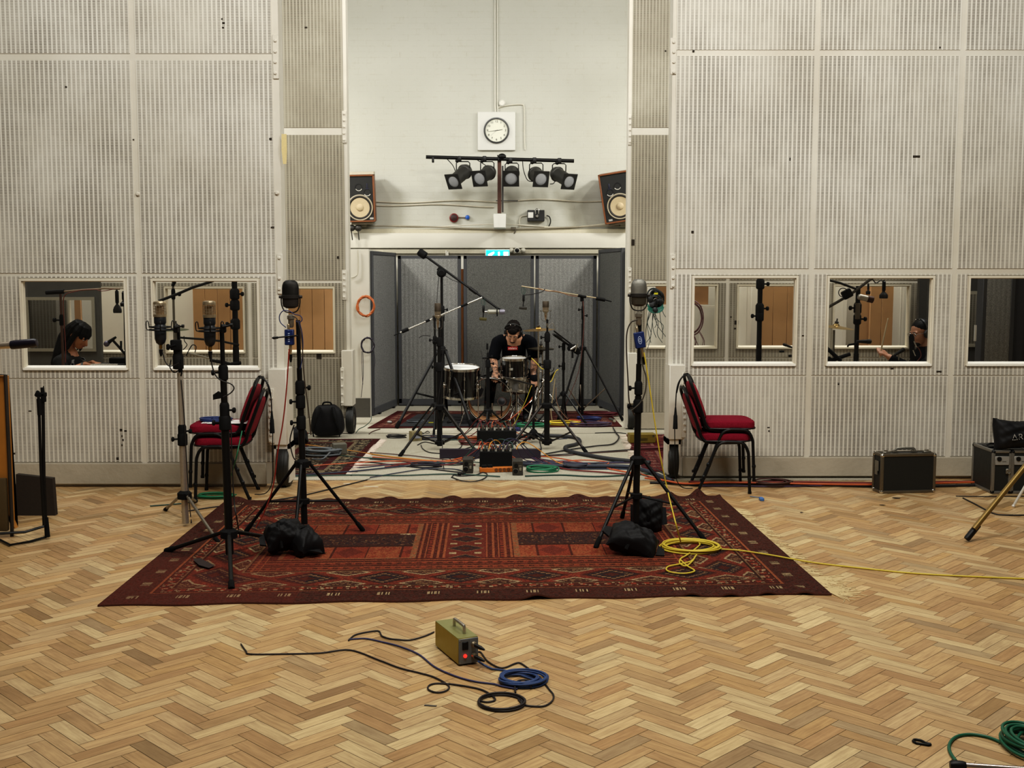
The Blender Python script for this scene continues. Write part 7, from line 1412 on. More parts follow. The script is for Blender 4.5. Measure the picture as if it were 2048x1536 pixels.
# ---- drummer in the bay, bowed over his drums, hands on his knees
px0 = at(1028, 700, 13.4).x; D = lambda dx, y, z: Vector((px0 + dx, y, z))
T = thing('person', 'seated drummer in black with headphones and tattooed arms, head bowed over the small tom', 'person', (px0, 13.6, .0)); m = MB()
Rh = rot_to((-.10, -.64, -.76), (0, -.76, .64)); hc_ = D(-.012, 13.24, 1.065); P = head(m, hc_, Rh, 1.02)
chain(m, [D(0, 13.62, .56), D(0, 13.55, .72), D(0, 13.46, .88), D(0, 13.40, .97), D(0, 13.34, 1.03)], [.15, .135, .14, .12, .075]); capsule(m, D(-.155, 13.40, .955), .07, D(.155, 13.40, .955), .07)
for s, sh, el, wr, kn, an, ft in ((-1, (-.20, 13.38, .93), (-.245, 13.33, .72), (-.215, 13.10, .61), (-.27, 13.52, .50), (-.31, 13.58, .12), (-.33, 13.45, .06)), (1, (.205, 13.38, .93), (.245, 13.32, .72), (.218, 13.10, .555), (.23, 13.08, .50), (.15, 13.20, .12), (.14, 13.08, .06))):
    S, E_, W_ = D(*sh), D(*el), D(*wr); chain(m, [D(.15 * s, 13.40, .955), S, S.lerp(E_, .5), E_, E_.lerp(W_, .45), W_], [.07, .062, .055, .046, .044, .029])
    hand_caps(m, W_, (.12 * s, -.75, -.55), (.1 * s, -.5, .85), (-s, -.1, 0), .32, 1.05)
    H_, K_, A_ = D(.09 * s, 13.60, .54), D(*kn), D(*an); chain(m, [H_, H_.lerp(K_, .5), K_], [.095, .085, .062]); chain(m, [K_, K_.lerp(A_, .35), A_], [.060, .058, .036]); chain(m, [A_, A_ + Vector((0, .03, -.06)), D(*ft)], [.036, .036, .034])
fused(m, 'body', skin_mat('tattooed_skin', 'b98a6c', (.5, .86)), T, .0065)
face_bits(P, Rh, T); m = MB(); m.ell(P(0, .020, .047), (.079, .098, .080), Rh); m.ell(P(0, -.045, .072), (.055, .048, .042), Rh); m.ell(P(0, .06, -.02), (.07, .06, .07), Rh); rq = random.Random(8)
for k in range(150):
    a, b = rq.uniform(0, 2 * PI), rq.uniform(0, 1.45); m.ell(P(.078 * math.sin(b) * math.cos(a), .017 + .098 * math.sin(b) * math.sin(a), .047 + .080 * math.cos(b)), (.010, .010, .008), Rh, 8, 6)
fused(m, 'hair', hair_d, T, .0045, 1); headphones(P, Rh, T)
m = MB(); m.ell(P(0, -.058, -.092), (.040, .036, .028), Rh); m.ell(P(0, -.094, -.046), (.022, .010, .007), Rh); fused(m, 'beard', M('33231a', .8), T, .005, 2)
m = MB(); chain(m, [D(0, 13.63, .55), D(0, 13.55, .72), D(0, 13.46, .88), D(0, 13.405, .97), D(0, 13.365, 1.015)], [.155, .145, .148, .122, .094]); capsule(m, D(-.145, 13.40, .95), .074, D(.145, 13.40, .95), .074)
for s in (-1, 1): chain(m, [D(.15 * s, 13.40, .955), D(.20 * s, 13.38, .93), D(.235 * s, 13.345, .79)], [.074, .073, .073]); m.lathe([(.064, 0), (.075, .01), (.077, .05), (.055, .055)], D(.243 * s, 13.338, .735), D(.20 * s, 13.38, .93) - D(.243 * s, 13.338, .735), 18)
shirt = fused(m, 'shirt', black_c, T, .008, 6)
from mathutils.bvhtree import BVHTree
def patch(obj, cpt, ux, uz, w, h, nu, nv, d):
    """cloth patch wrapped on a garment along direction d"""
    vs = [Vector(v.co) + Vector(WO[obj.name]) for v in obj.data.vertices]; bv = BVHTree.FromPolygons(vs, [tuple(p.vertices) for p in obj.data.polygons]); m = MB(); g = []
    for j in range(nv + 1):
        for i in range(nu + 1):
            o = Vector(cpt) + Vector(ux) * w * (i / nu - .5) + Vector(uz) * h * (j / nv - .5); hit = bv.ray_cast(o - Vector(d) * .6, Vector(d)); g.append((hit[0] if hit[0] else o) - Vector(d) * .004)
    m.add(g, [(j * (nu + 1) + i, j * (nu + 1) + i + 1, (j + 1) * (nu + 1) + i + 1, (j + 1) * (nu + 1) + i) for j in range(nv) for i in range(nu)]); return m
lc = at(1025.5, 697, 13.3); pm = patch(shirt, lc, (1, 0, .02), (0, 0, 1), .118, .042, 10, 4, (0, 1, 0)); lg = pm.build('shirt_patch', M('c22a26', .7), T)
m = MB(); fr_ = [Vector(v) for v in pm.v]; 
for k, wd in enumerate((.9, .6, .8, .7, .9, .6, .8)):
    i = 1.3 + k * 1.2; c = lc + Vector((.118 * (i / 10 - .5), 0, 0)); y = min(v.y for v in fr_ if abs(v.x - c.x) < .02) - .002; m.box(c.x - .0045 * wd, c.x + .0045 * wd, y - .0005, y, c.z - .010, c.z + .008 + .004 * (k % 2))
m.build('patch_lettering', M('e6cfc8', .7), lg)
m = MB()
for s, kn, an in ((-1, (-.27, 13.52, .50), (-.31, 13.58, .10)), (1, (.23, 13.08, .50), (.15, 13.20, .10))):
    H_, K_, A_ = D(.09 * s, 13.60, .54), D(*kn), D(*an); chain(m, [D(.03 * s, 13.63, .56), H_, H_.lerp(K_, .5), K_], [.13, .108, .098, .072]); chain(m, [K_, K_.lerp(A_, .4), A_], [.072, .069, .055])
fused(m, 'trousers', jean, T, .008, 5); m = MB()
for s, an, ft in ((-1, (-.31, 13.60, .075), (-.33, 13.43, .060)), (1, (.15, 13.22, .075), (.14, 13.06, .060))): chain(m, [D(*an), D(*ft)], [.044, .038])
fused(m, 'shoes', M('18181a', .6), T, .007, 3)

# ---- dark haired person behind the first booth window, facing the bay
Yw = 10.45; Wp = lambda px, py, dy=0: at(px, py, Yw + dy)
T = thing('person', 'person with long dark hair behind the glass, looking down at a mixer', 'person', (Wp(140, 730).x, Yw, 0)); m = MB(); Rh = rot_to((.80, -.20, -.56), (.56, -.12, .82)); hc_ = Wp(158, 671); P = head(m, hc_, Rh, .98)
nb = Wp(143, 706); pel = Vector((nb.x - .14, Yw + .02, .52)); chain(m, [pel, pel.lerp(nb, .4), pel.lerp(nb, .75), nb + Vector((-.02, 0, -.05)), nb], [.15, .125, .12, .09, .055])
for s in (-1, 1):
    S = nb + Vector((-.05, .155 * s, -.075)); E_ = Wp(139, 733) + Vector((.02, .21 * s, -.06)); W_ = Wp(178, 727) + Vector((0, .09 * s, .0)); capsule(m, nb + Vector((-.04, .05 * s, -.06)), .06, S, .055); chain(m, [S, S.lerp(E_, .5), E_, E_.lerp(W_, .5), W_], [.055, .047, .040, .037, .026]); hand_caps(m, W_, (.9, .05 * -s, -.12), (0, 0, 1), (0, -s, 0), .3, .95)
for s in (-1, 1): K_ = pel + Vector((.45, .12 * s, 0)); chain(m, [pel + Vector((0, .08 * s, 0)), K_], [.10, .065]); chain(m, [K_, K_ + Vector((.02, 0, -.42))], [.06, .04]); capsule(m, K_ + Vector((.02, 0, -.45)), .035, K_ + Vector((.16, 0, -.47)), .03)
fused(m, 'body', skin_mat('warm_skin', 'c0835c'), T, .0065); face_bits(P, Rh, T, .98)
m = MB(); m.ell(P(0, .022, .044), (.082, .100, .084), Rh); rq = random.Random(6)
for k in range(84):
    a = rq.uniform(-PI, PI); f = math.cos(a); x_, y_ = math.sin(a), -math.cos(a); j = rq.uniform(.96, 1.08); ez = rq.uniform(.0, .03) if f > .62 else rq.uniform(-.17, -.10); w_ = 1.0 if f > .62 else 1.06
    chain(m, [P(.012 * x_, .015 + .01 * y_, .128), P(.060 * x_ * j, .016 + .075 * y_ * j, .112), P(.086 * x_ * j, .016 + .102 * y_ * j, .055), P(.088 * x_ * j * w_, .02 + .106 * y_ * j, ez)], [.010, .010, .010, .006])
chain(m, [P(0, .07, .0), P(0, .10, -.10), nb + Vector((-.10, 0, -.01)), nb + Vector((-.15, 0, -.09))], [.085, .075, .07, .045]); fused(m, 'hair', hair_b, T, .005, 1)
m = MB(); chain(m, [pel + Vector((0, 0, -.02)), pel.lerp(nb, .4), pel.lerp(nb, .75), nb + Vector((-.03, 0, -.06))], [.165, .142, .138, .10])
for s in (-1, 1): S = nb + Vector((-.05, .155 * s, -.075)); E_ = Wp(139, 733) + Vector((.02, .21 * s, -.06)); chain(m, [nb + Vector((-.04, .05 * s, -.065)), S, S.lerp(E_, .62)], [.07, .066, .058])
sh2 = fused(m, 'shirt', cloth_mat('charcoal_cotton', '2a2a2a'), T, .008, 5); m = MB()
for s in (-1, 1): K_ = pel + Vector((.45, .12 * s, 0)); chain(m, [pel + Vector((0, .08 * s, 0)), K_], [.115, .075]); chain(m, [K_, K_ + Vector((.02, 0, -.40))], [.072, .05])
fused(m, 'trousers', jean, T, .008, 4)
m = MB(); rr = random.Random(4); c = Wp(150, 724, -.16)
for k in range(7): q = c + Vector((rr.uniform(-.05, .09), -.01, rr.uniform(-.035, .04))); a = rr.uniform(0, 3); m.prism([(-.022, -.006), (.0, -.014), (.026, .0), (.006, .013)], .003, q, ((math.cos(a), 0, math.sin(a)), (-math.sin(a), 0, math.cos(a)), (0, 1, 0)))
m.build('shirt_print', M('a3aab5', .6), T)
xk = Wp(222, 730); T = thing('mixer', 'small dark mixer with pale and red keys on a desk behind the glass', 'mixer', (xk.x, Yw - .05, .875)); m = MB(); m.box(xk.x - .11, xk.x + .16, Yw - .25, Yw + .12, .845, .905, .006); m.build('case', black, T); m = MB(); [m.box(xk.x - .10 + k * .022, xk.x - .086 + k * .022, Yw - .256, Yw - .20, .90, .915, .002) for k in range(11)]; m.build('pale_keys', M('c9c2b4', .5), T); m = MB(); [m.box(xk.x - .10 + k * .022, xk.x - .086 + k * .022, Yw - .258, Yw - .25, .88, .895, .002) for k in range(11)]; m.build('red_keys', M('7a2330', .4), T); m = MB(); m.box(xk.x - .02, xk.x + .15, Yw + .0, Yw + .12, .905, .955, .006); m.build('rear_panel', matblack, T)
m = MB(); m.box(xk.x - .2, xk.x + .55, Yw - .32, Yw + .3, .815, .845, .005); D2 = thing('desk', 'dark desk under the mixer behind the booth glass', 'desk', (xk.x, Yw, 0)); m.build('top', M('2c241e', .6), D2)
for a in (-.15, .5):
    for b in (-.28, .26): m = MB(); m.box(xk.x + a - .02, xk.x + a + .02, Yw + b - .02, Yw + b + .02, 0, .815); m.build('leg', black, D2)
m = MB(); st = Vector((pel.x - .02, Yw + .02, 0)); T = thing('stool', 'dark stool under the dark haired person in the booth', 'stool', tuple(st)); m.lathe([(.15, .0), (.17, .01), (.17, .05), (.15, .06)], st + Vector((0, 0, .33)), (0, 0, 1), 24); m.build('seat', matblack, T)
for a in (45, 135, 225, 315): d = Vector((math.cos(math.radians(a)), math.sin(math.radians(a)), 0)); m = MB(); m.rod(st + d * .1 + Vector((0, 0, .33)), st + d * .18, .012); m.build('leg', steel, T)

# ---- second drummer behind the right booth glass, facing the bay
Yd = 10.75; Dp = lambda px, py, dy=0: at(px, py, Yd + dy)
T = thing('person', 'drummer with headphones and glasses behind the booth glass, raising one drumstick', 'person', (Dp(1850, 730).x, Yd, 0)); m = MB(); Rh = rot_to((-.93, -.30, -.20), (-.22, -.05, .97)); hc_ = Dp(1841, 666); P = head(m, hc_, Rh, 1.02)
nb = Dp(1851, 700); pel = Vector((nb.x + .10, Yd + .03, .50)); chain(m, [pel, pel.lerp(nb, .45), pel.lerp(nb, .8), nb], [.16, .14, .14, .06])
aim = {-1: (Dp(1810, 733), Dp(1768, 712)), 1: (Dp(1816, 745), Dp(1790, 738))}
for s in (-1, 1):
    S = nb + Vector((.02, .17 * s, -.08)); E_, W_ = aim[s]; E_ = E_ + Vector((.03, .22 * s, -.10 if s > 0 else -.04)); W_ = W_ + Vector((0, .14 * s, 0)); chain(m, [nb + Vector((.02, .05 * s, -.06)), S, S.lerp(E_, .5), E_, E_.lerp(W_, .5), W_], [.07, .062, .054, .046, .042, .029]); hand_caps(m, W_, (-.75, 0, .55) if s < 0 else (-.9, 0, -.1), (-.5, 0, .8), (0, -s * .6, .5), .85, 1.05)
    K_ = pel + Vector((-.45, .14 * s, 0)); chain(m, [pel + Vector((0, .09 * s, 0)), K_], [.10, .065]); chain(m, [K_, K_ + Vector((-.02, 0, -.40))], [.06, .04]); capsule(m, K_ + Vector((-.02, 0, -.43)), .036, K_ + Vector((-.18, 0, -.45)), .03)
fused(m, 'body', skin_mat('pale_skin', 'b8866a'), T, .0065); face_bits(P, Rh, T); m = MB(); m.ell(P(0, .022, .052), (.082, .10, .080), Rh); m.ell(P(0, .06, -.005), (.072, .06, .06), Rh); fused(m, 'hair', hair_b, T, .006, 2); headphones(P, Rh, T, 1.0)
m = MB(); m.ell(P(0, -.055, -.085), (.044, .040, .032), Rh); fused(m, 'beard', M('241a15', .8), T, .005, 2)
m = MB()
for q in (-1, 1): m.tube([P(q * .032 + math.cos(a) * .024, -.097, .002 + math.sin(a) * .019) for a in np.linspace(0, 2 * PI, 17)[:-1]], .0025, 5, True); m.tube([P(q * .056, -.095, .004), P(q * .080, -.02, .006)], .002, 5)
m.tube([P(-.009, -.10, .006), P(.009, -.10, .006)], .002, 5); m.build('glasses', M('b9b9b5', .2, .6), T)
m = MB(); chain(m, [pel, pel.lerp(nb, .45), pel.lerp(nb, .8), nb + Vector((.01, 0, -.04))], [.175, .158, .155, .085])
for s in (-1, 1): S = nb + Vector((.02, .17 * s, -.08)); E_, W_ = aim[s]; E_ = E_ + Vector((.03, .22 * s, -.10 if s > 0 else -.04)); W_ = W_ + Vector((0, .14 * s, 0)); chain(m, [nb + Vector((.02, .05 * s, -.06)), S, S.lerp(E_, .5), E_, E_.lerp(W_, .5), E_.lerp(W_, .86)], [.08, .074, .066, .058, .052, .042])
fused(m, 'sweater', black_c, T, .008, 5); m = MB()
for s in (-1, 1): K_ = pel + Vector((-.45, .14 * s, 0)); chain(m, [pel + Vector((0, .09 * s, 0)), K_], [.115, .075]); chain(m, [K_, K_ + Vector((-.02, 0, -.38))], [.07, .05])
fused(m, 'trousers', jean, T, .008, 4)
hw = aim[-1][1] + Vector((-.055, -.14, .045)); m = MB(); a = hw + Vector((-.035, 0, -.05)); b = Dp(1766, 635) + Vector((0, -.14, 0)); m.tube([a, a.lerp(b, .2), a.lerp(b, .8), a.lerp(b, .94), a.lerp(b, .985), b], [.0075, .0075, .007, .0045, .006, .003], 10); one('drumstick', m, M('c7b593', .5), 'pale drumstick held upright by the drummer behind the glass', 'drumstick')
st = Vector((pel.x, Yd + .03, 0)); T = thing('drum_stool', 'dark drum stool under the drummer with glasses', 'stool', tuple(st)); m = MB(); m.lathe([(.15, 0), (.17, .01), (.17, .06), (.15, .07)], st + Vector((0, 0, .29)), (0, 0, 1), 24); m.build('seat', matblack, T)
for a in (30, 150, 270): d = Vector((math.cos(math.radians(a)), math.sin(math.radians(a)), 0)); m = MB(); m.rod(st + Vector((0, 0, .29)), st + d * .22 + Vector((0, 0, .01)), .012); m.build('leg', steel, T)

# ================================================================== THINGS INSIDE THE BOOTHS
def booth_stand(lab, px, py0, Y, r, knobs=(), mat=black, arms=(), foot=None, name='microphone_stand'):
    x = at(px, 640, Y).x; T = thing(name, lab, 'microphone stand', (x, Y, 0)); zt = Z(py0, Y); m = MB(); m.rod((x, Y, .03), (x, Y, zt * .62), r * 1.15, n=12); m.build('pole', mat, T); m = MB(); m.rod((x, Y, zt * .6), (x, Y, zt), r, n=12); m.build('upper_pole', mat, T)
    for py, s in knobs: z = Z(py, Y); m = MB(); m.lathe([(r * 1.3, -.05), (r * 1.7, -.04), (r * 1.7, .03), (r * 1.2, .05)], (x, Y, z), (0, 0, 1), 12); m.rod((x, Y, z), (x + s * (r + .05), Y - .01, z), .008); m.lathe([(.014, 0), (.021, .005), (.021, .02), (.014, .026)], (x + s * (r + .035), Y - .01, z), (s, 0, 0), 10); m.build('clutch', matblack, T)
    for pts, rr_, mt in arms: m = MB(); m.tube([at(a, b, Y - .03) for a, b in pts], rr_, 8); m.build('boom_arm', mt, T)
    fz = Z(foot, Y) if foot else .5
    for a in (200, 320, 85): d = Vector((math.cos(math.radians(a)), math.sin(math.radians(a)), 0)); m = MB(); m.rod((x, Y, fz), Vector((x, Y, .015)) + d * .4, .011); m.build('leg', mat, T)
    return T
rustp = M('6b3f35', .5, .2)
booth_stand('rusty pole stand with a level boom behind the glass, beside the dark haired person', 123, 582, 10.15, .011, ((640, -1),), M('5a4036', .5, .2), [([(92, 585), (128, 583)], .020, matblack), ([(128, 583), (165, 580), (210, 577), (240, 578)], .008, M('8c7a66', .4, .4))])
cable('cable', [at(x, y, 10.08) for x, y in ((228, 578), (205, 582), (190, 579), (165, 580), (150, 583), (133, 588), (127, 600), (128, 640), (131, 690), (131, 725))], .004, M('7a3a32', .5), 'reddish lead wound along the level boom behind the glass')
def bell_mic(lab, px, py0, py1, Y, w=14):
    T = thing('hanging_microphone', lab, 'microphone', tuple(at(px, py1, Y))); s = Y / F; t, b = at(px, py0, Y), at(px, py1, Y); Hh = t.z - b.z; r = w * s / 2; m = MB(); m.lathe([(r * .9, 0), (r, .008), (r, .03), (r * .75, Hh * .26), (r * .3, Hh * .36), (r * .3, Hh * .42)], b, (0, 0, 1), 20, .7); m.build('mic_head', M('1c1b1a', .5), T); m = MB(); m.lathe([(r * .3, 0), (r * .42, .01), (r * .42, Hh * .5), (r * .2, Hh * .55), (r * .2, Hh * .6)], b + Vector((0, 0, Hh * .40)), (0, 0, 1), 14); m.build('mic_stem', black, T)
bell_mic('black bell shaped microphone hanging from the level boom behind the glass', 235, 578, 626, 10.15, 17); bell_mic('second black hanging microphone half hidden by the window frame', 247, 582, 613, 10.2, 13)
T = thing('vocal_microphone', 'vocal microphone with a lilac ball head on a black arm behind the glass', 'microphone', tuple(at(213, 692, 10.25))); a, b = at(232, 674, 10.25), at(214, 687, 10.25); d = b - a; m = MB(); m.lathe([(.010, 0), (.013, d.length * .3), (.018, d.length * .8), (.020, d.length * .85)], a, d, 14); m.build('mic_body', black, T); m = MB(); m.lathe([(.019, 0), (.026, .012), (.027, .028), (.018, .045), (0, .05)], a + d * .82, d, 16); m.build('mic_head', mesh_top('lilac_ball', '8a8296'), T); m = MB(); m.tube([at(226, 681, 10.26), at(238, 694, 10.26), at(250, 708, 10.26), at(262, 716, 10.27)], .012, 8); m.rod(at(242, 700, 10.26), at(242, 682, 10.26), .010); m.build('arm', black, T)
m = MB(); m.tube([at(248, 600, 10.3), at(249, 660, 10.3), at(251, 735, 10.3)], .006, 6); one('thin_rod', m, black, 'thin black rod beside the window frame behind the glass', 'stand part')
# second left window
booth_stand('pale slim stand holding a black boom arm in the two boom window', 348, 563, 10.35, .011, ((588, 1),), M('7d786c', .4, .4), [([(318, 602), (355, 588), (385, 575), (420, 564), (440, 556)], .013, black), ([(350, 563), (345, 572)], .015, matblack)])
booth_stand('thick black stand with three knobs in the two boom window', 470.5, 556, 10.5, .026, ((588, 1), (610, -1), (648, -1)), black, [([(356, 675), (400, 678), (440, 682), (478, 690)], .010, black), ([(376, 706), (405, 713), (440, 723), (462, 726)], .009, M('a9a59a', .3, .7)), ([(420, 720), (462, 728), (482, 726)], .016, matblack)])
cymbal('greenish cymbal seen edge on behind the microphone on the silver stand', at(353, 660, 10.6), .115, (.06, -.03), M('5c6048', .4, .5)); m = MB(); m.rod((at(353, 660, 10.6).x, 10.6, .02), at(353, 660, 10.6), .010); one('cymbal_stand', m, steel, 'thin metal rod under the greenish cymbal in the booth', 'cymbal stand')
cable('cable', [at(x, y, 10.3) for x, y in ((372, 712), (378, 700), (385, 690), (392, 693), (390, 705))], .005, bkc, 'bent black lead near the crossing booms'); cable('cable', [at(x, y, 10.3) for x, y in ((366, 700), (374, 690), (369, 682)) ] + [at(368, 672, 10.3)], .004, black, 'bent wire hook near the crossing booms')
# right windows
booth_stand('thick black tripod stand alone in the booth before the wide plank board', 1519, 557, 10.9, .024, ((568, 1), (617, 1), (632, -1)), black, foot=712)
clip_mic('black microphone end poking past the frame, above another, by the wide plank board', at(1590, 697, 10.4), at(1565, 688, 10.4), .012); m = MB(); m.rod(at(1577, 712, 10.4), at(1592, 712, 10.4), .012); m.rod(at(1559, 703, 12.4), at(1568, 703, 12.4), .012); one('arm_end', m, matblack, 'short black arm end at the lower corner of the booth window', 'stand part')
booth_stand('black stand with a brown knob carrying the big boom beside the booth drummer', 1714.5, 572, 10.3, .021, ((616, -1), (638, 1)), black, [([(1640, 556), (1680, 566), (1712, 578)], .011, black), ([(1650, 618), (1675, 604), (1692, 594), (1712, 581), (1735, 563), (1745, 556)], .013, M('4a4640', .4, .4))])
m = MB(); m.lathe([(.022, -.05), (.028, -.045), (.028, .09), (.022, .1)], at(1715, 628, 10.29), (0, 0, 1), 14); one('stand_sleeve', m, M('6a5f52', .5, .4), 'grey brown sleeve on the booth drummer stand', 'stand part'); m = MB(); c = at(1694, 588, 10.25); m.obox(c, (.09, .06, .08), Matrix.Rotation(-.5, 3, 'Y'), .015); m.tube([at(1686, 585, 10.22) + Vector((math.cos(a) * .04, 0, math.sin(a) * .04)) for a in np.linspace(0, 2 * PI, 17)[:-1]], .004, 6, True); one('boom_clutch', m, matblack, 'knotted black clutch on the big boom in the booth', 'clamp')
T = thing('condenser_microphone', 'silver and brown microphone lying level on the big boom in the booth', 'microphone', tuple(at(1735, 604, 10.2))); a, b = at(1716, 593, 10.2), at(1747, 600, 10.2); d = b - a; m = MB(); m.lathe([(.018, 0), (.027, .01), (.027, d.length * .6)], a, d, 16); m.build('mic_body', M('a8a296', .35, .6), T); m = MB(); m.lathe([(.029, 0), (.031, .01), (.031, d.length * .36), (.02, d.length * .4)], a + d * .6, d, 16); m.build('mic_head', mesh_top('brown_mesh', '5a3d30'), T)
bell_mic('black bell shaped microphone hanging before the narrow plank board', 1767, 560, 597, 10.3, 17); bell_mic('small dark hanging microphone between the boom and the bell shaped one', 1736, 566, 589, 10.4, 9)
cable('cable', [at(x, y, 10.3) for x, y in ((1745, 558), (1752, 566), (1762, 561), (1770, 566))], .005, bkc, 'black lead bunched at the top of the booth drummer window')
cymbal('gold cymbal tilted beside the stand in the booth', at(1672, 655, 10.6), .165, (.05, .10), M('b59a66', .3, .9, .1, 20)); m = MB(); m.rod((at(1668, 660, 10.6).x, 10.6, .02), at(1668, 660, 10.6), .011); one('cymbal_stand', m, steel, 'metal rod under the tilted gold cymbal in the booth', 'cymbal stand')
clip_mic('black microphone pointing level across the booth stand', at(1713, 683, 10.25), at(1744, 683, 10.25), .019); m = MB(); m.rod(at(1697, 690, 10.28), at(1715, 687, 10.28), .009); m.rod(at(1697, 690, 10.28), at(1695, 694, 10.28), .008); one('arm_end', m, matblack, 'black bracket under the level microphone in the booth', 'stand part')
m = MB(); m.rod(at(1652, 695, 10.4), at(1682, 722, 10.4), .018); m.rod(at(1660, 722, 10.42), at(1700, 708, 10.42), .018); m.rod(at(1655, 718, 10.44), at(1668, 726, 10.44), .03); one('clamp_bars', m, matblack, 'crossed black bars at the bottom of the booth drummer window', 'stand part')
T = thing('broadcast_microphone', 'upright black microphone right before the face of the booth drummer', 'microphone', tuple(at(1824, 726, 10.35))); m = MB(); a, b = at(1825, 724, 10.35), at(1823, 668, 10.35); d = b - a; m.lathe([(.018, 0), (.024, d.length * .2), (.024, d.length * .9), (.014, d.length)], a, d, 16); m.build('mic_body', matblack, T); m = MB(); m.rod(at(1828, 682, 10.3), at(1833, 694, 10.3), .006); m.rod(at(1826, 700, 10.3), at(1831, 712, 10.3), .005); m.build('bright_bracket', chrome, T)
cable('cable', [at(x, y, 10.3) for x, y in ((1829, 690), (1838, 698), (1842, 712), (1832, 725))], .004, rustp, 'thin rusty lead dangling under the chin of the booth drummer'); clip_mic('black microphone leaning low between the raised hand and the booth drummer', at(1787, 712, 10.5), at(1810, 697, 10.5), .016)
booth_stand('slim stand beside the leaning microphone in the booth', 1800, 700, 10.55, .007, (), steel)
# tall grey screen, dark backdrop sheet and dark board beyond the third right window
Ys = 10.9; screen((at(1958, 640, Ys).x, Ys, 0), (at(2022, 640, Ys + .1).x, Ys + .1, 0), 2.1, felt_r, 'pale grey ribbed screen behind the last booth window')
m = MB(); a, b = at(2020, 640, 11.4).x, at(2250, 640, 11.4).x; pts = [(a + (b - a) * t, 11.4 + .03 * math.sin(t * 40)) for t in np.linspace(0, 1, 60)]; m.add([(x, y, .02) for x, y in pts] + [(x, y, 2.6) for x, y in pts], [(i, i + 1, i + 61, i + 60) for i in range(59)]); one('dark_backdrop', m, M('1a1613', .9), 'dark sheet added for the dark void beside the pale ribbed screen in the booth', 'backdrop')  # sheet added where only a dark void shows
m = MB(); a = at(1950, 655, 10.8); m.box(a.x - .008, a.x + .008, 10.78, 10.8, Z(682, 10.8), Z(650, 10.8)); one('white_strip', m, whitep, 'short white strip on the dark door behind the last booth window', 'strip')
# headphones hung by the window, with their leads
T = thing('hung_headphones', 'bunch of black and teal headphones hung in the window behind the silver topped microphone', 'headphones', tuple(at(1310, 690, Y2R - .05))); c = at(1310, 597, Y2R - .06); rr = random.Random(12); m = MB()
for k in range(10): s = rr.uniform(.6, 1.05); q = c + Vector((rr.uniform(-.02, .02), -.03 * rr.random(), rr.uniform(-.05, .04))); m.tube([q + Vector((math.cos(a) * .075 * s, -.02 * math.sin(a * 2), math.sin(a) * .095 * s)) for a in np.linspace(0, 2 * PI, 21)[:-1]], .010, 6, True)
m.build('headbands', M('1e2422', .6), T); m = MB()
for k in range(4): q = c + Vector((rr.uniform(-.02, .02), -.04, -.06 - .015 * k)); m.tube([q + Vector((math.cos(a) * .082, -.02, math.sin(a) * .05)) for a in np.linspace(PI, 2 * PI, 13)], .008, 6)
m.build('teal_bands', M('2f7a6b', .5), T); m = MB()
for k in range(6): m.lathe([(.02, 0), (.034, .008), (.034, .03), (.02, .036)], c + Vector((rr.uniform(-.06, .06), -.05, rr.uniform(-.13, .02))), (rr.uniform(-1, 1), -.6, rr.uniform(-.3, .3)), 14)
m.build('ear_cups', M('17191a', .5), T); m = MB()
for k in range(11): a = c + Vector((rr.uniform(-.07, .07), -.03, -.10)); e = a + Vector((rr.uniform(-.13, .13), rr.uniform(0, .02), -rr.uniform(.22, .46))); m.tube(spl([a, a.lerp(e, .4) + Vector((rr.uniform(-.04, .04), -.01, 0)), a.lerp(e, .75) + Vector((rr.uniform(-.05, .05), 0, 0)), e], 5), .0035, 5)
m.build('leads', M('35423f', .5), T); m = MB(); m.obox(c + Vector((.0, -.08, .055)), (.04, .01, .02)); m.build('yellow_tag', M('c9c021', .5), T)
m = MB(); c = at(1384, 636, 13.1); rr = random.Random(3)
for k in range(12): s = rr.uniform(.8, 1.1); m.tube([c + Vector((math.cos(a) * .13 * s, -.02 * rr.random(), math.sin(a) * .20 * s)) for a in np.linspace(0, 2 * PI, 25)[:-1]], .005, 5, True)
for k in range(5): a = c + Vector((rr.uniform(-.02, .1), -.02, -.15)); m.tube(spl([a, a + Vector((.06, 0, -.12)), a + Vector((rr.uniform(.0, .2), 0, -.24))], 4), .004, 5)
one('cable_coil', m, M('6b4448', .6), 'brown red loop of cable hung behind the glass near the window edge', 'coil of cable', sharp=80)
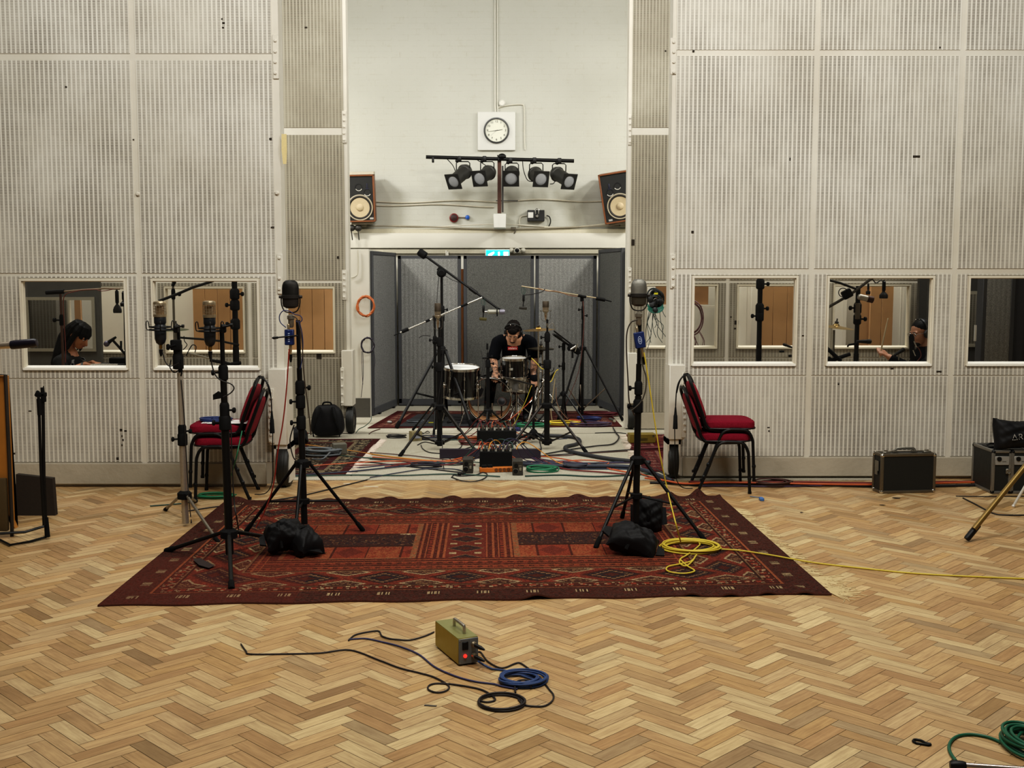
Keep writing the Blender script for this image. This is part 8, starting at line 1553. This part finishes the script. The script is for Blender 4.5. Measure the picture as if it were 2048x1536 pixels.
# ================================================================== LIGHT
def area(name, loc, aim, size, power, col=(1, .93, .80), sy=None):
    l = bpy.data.lights.new(name, 'AREA'); l.energy = power; l.color = col; l.shape = 'RECTANGLE'; l.size = size; l.size_y = sy or size
    o = bpy.data.objects.new(name, l); COL.objects.link(o); o.location = loc
    o.rotation_euler = (Vector(aim) - Vector(loc)).to_track_quat('-Z', 'Y').to_euler(); return o
WARM = (1, .985, .93); NEUT = (1, 1, .965)
area('ceiling_lamp', (-2.5, 5.2, 5.8), (-1.8, 9.0, 2.2), 1.6, 128, WARM, .9)
area('ceiling_lamp', (2.7, 5.2, 5.8), (2.0, 9.2, 2.2), 1.6, 178, WARM, .9)
area('ceiling_lamp', (.5, 3.0, 5.4), (.5, 5.8, 0), 1.8, 142, (1, .95, .85), 1.0)
area('bay_light', (-4.0, 9.9, 7.2), (-.4, 15, 2.0), .5, 78, NEUT)
area('bay_light', (4.0, 9.9, 7.2), (.4, 15, 2.0), .5, 78, NEUT)
area('bay_light', (0, 10.4, 5.4), (0, 14.4, .6), .8, 70, NEUT)  # fill added to brighten the grey screens, no such lamp seen
area('booth_fill', (-4.6, 10.7, 4.6), (-4.2, 11, 0), 1.2, 85, WARM)  # this pair is fill light added to brighten the booth interiors
area('booth_fill', (4.6, 11.0, 4.6), (4.2, 11.2, 0), 1.2, 85, WARM)
area('passage_fill', (-3.9, 12.7, 4.6), (-3.7, 13.3, 1.2), .8, 170, WARM, .3)  # this pair is added fill for the boards behind the inner windows
area('passage_fill', (3.7, 12.95, 4.6), (3.4, 13.5, 1.2), .8, 170, WARM, .3)
w = bpy.data.worlds.new('studio_air'); scene.world = w; w.use_nodes = True
bg = w.node_tree.nodes['Background']; bg.inputs[0].default_value = (.75, .68, .55, 1); bg.inputs[1].default_value = .10
scene.view_settings.view_transform = 'Standard'; scene.view_settings.look = 'None'; scene.view_settings.exposure = 0
scene.view_settings.use_curve_mapping = True; cm = scene.view_settings.curve_mapping; cv = cm.curves[3]
for p in ((.02, .0125), (.12, .108), (.45, .49)): cv.points.new(*p)
cm.update()
scene.cycles.max_bounces = 8; scene.cycles.transparent_max_bounces = 12; scene.cycles.use_denoising = True
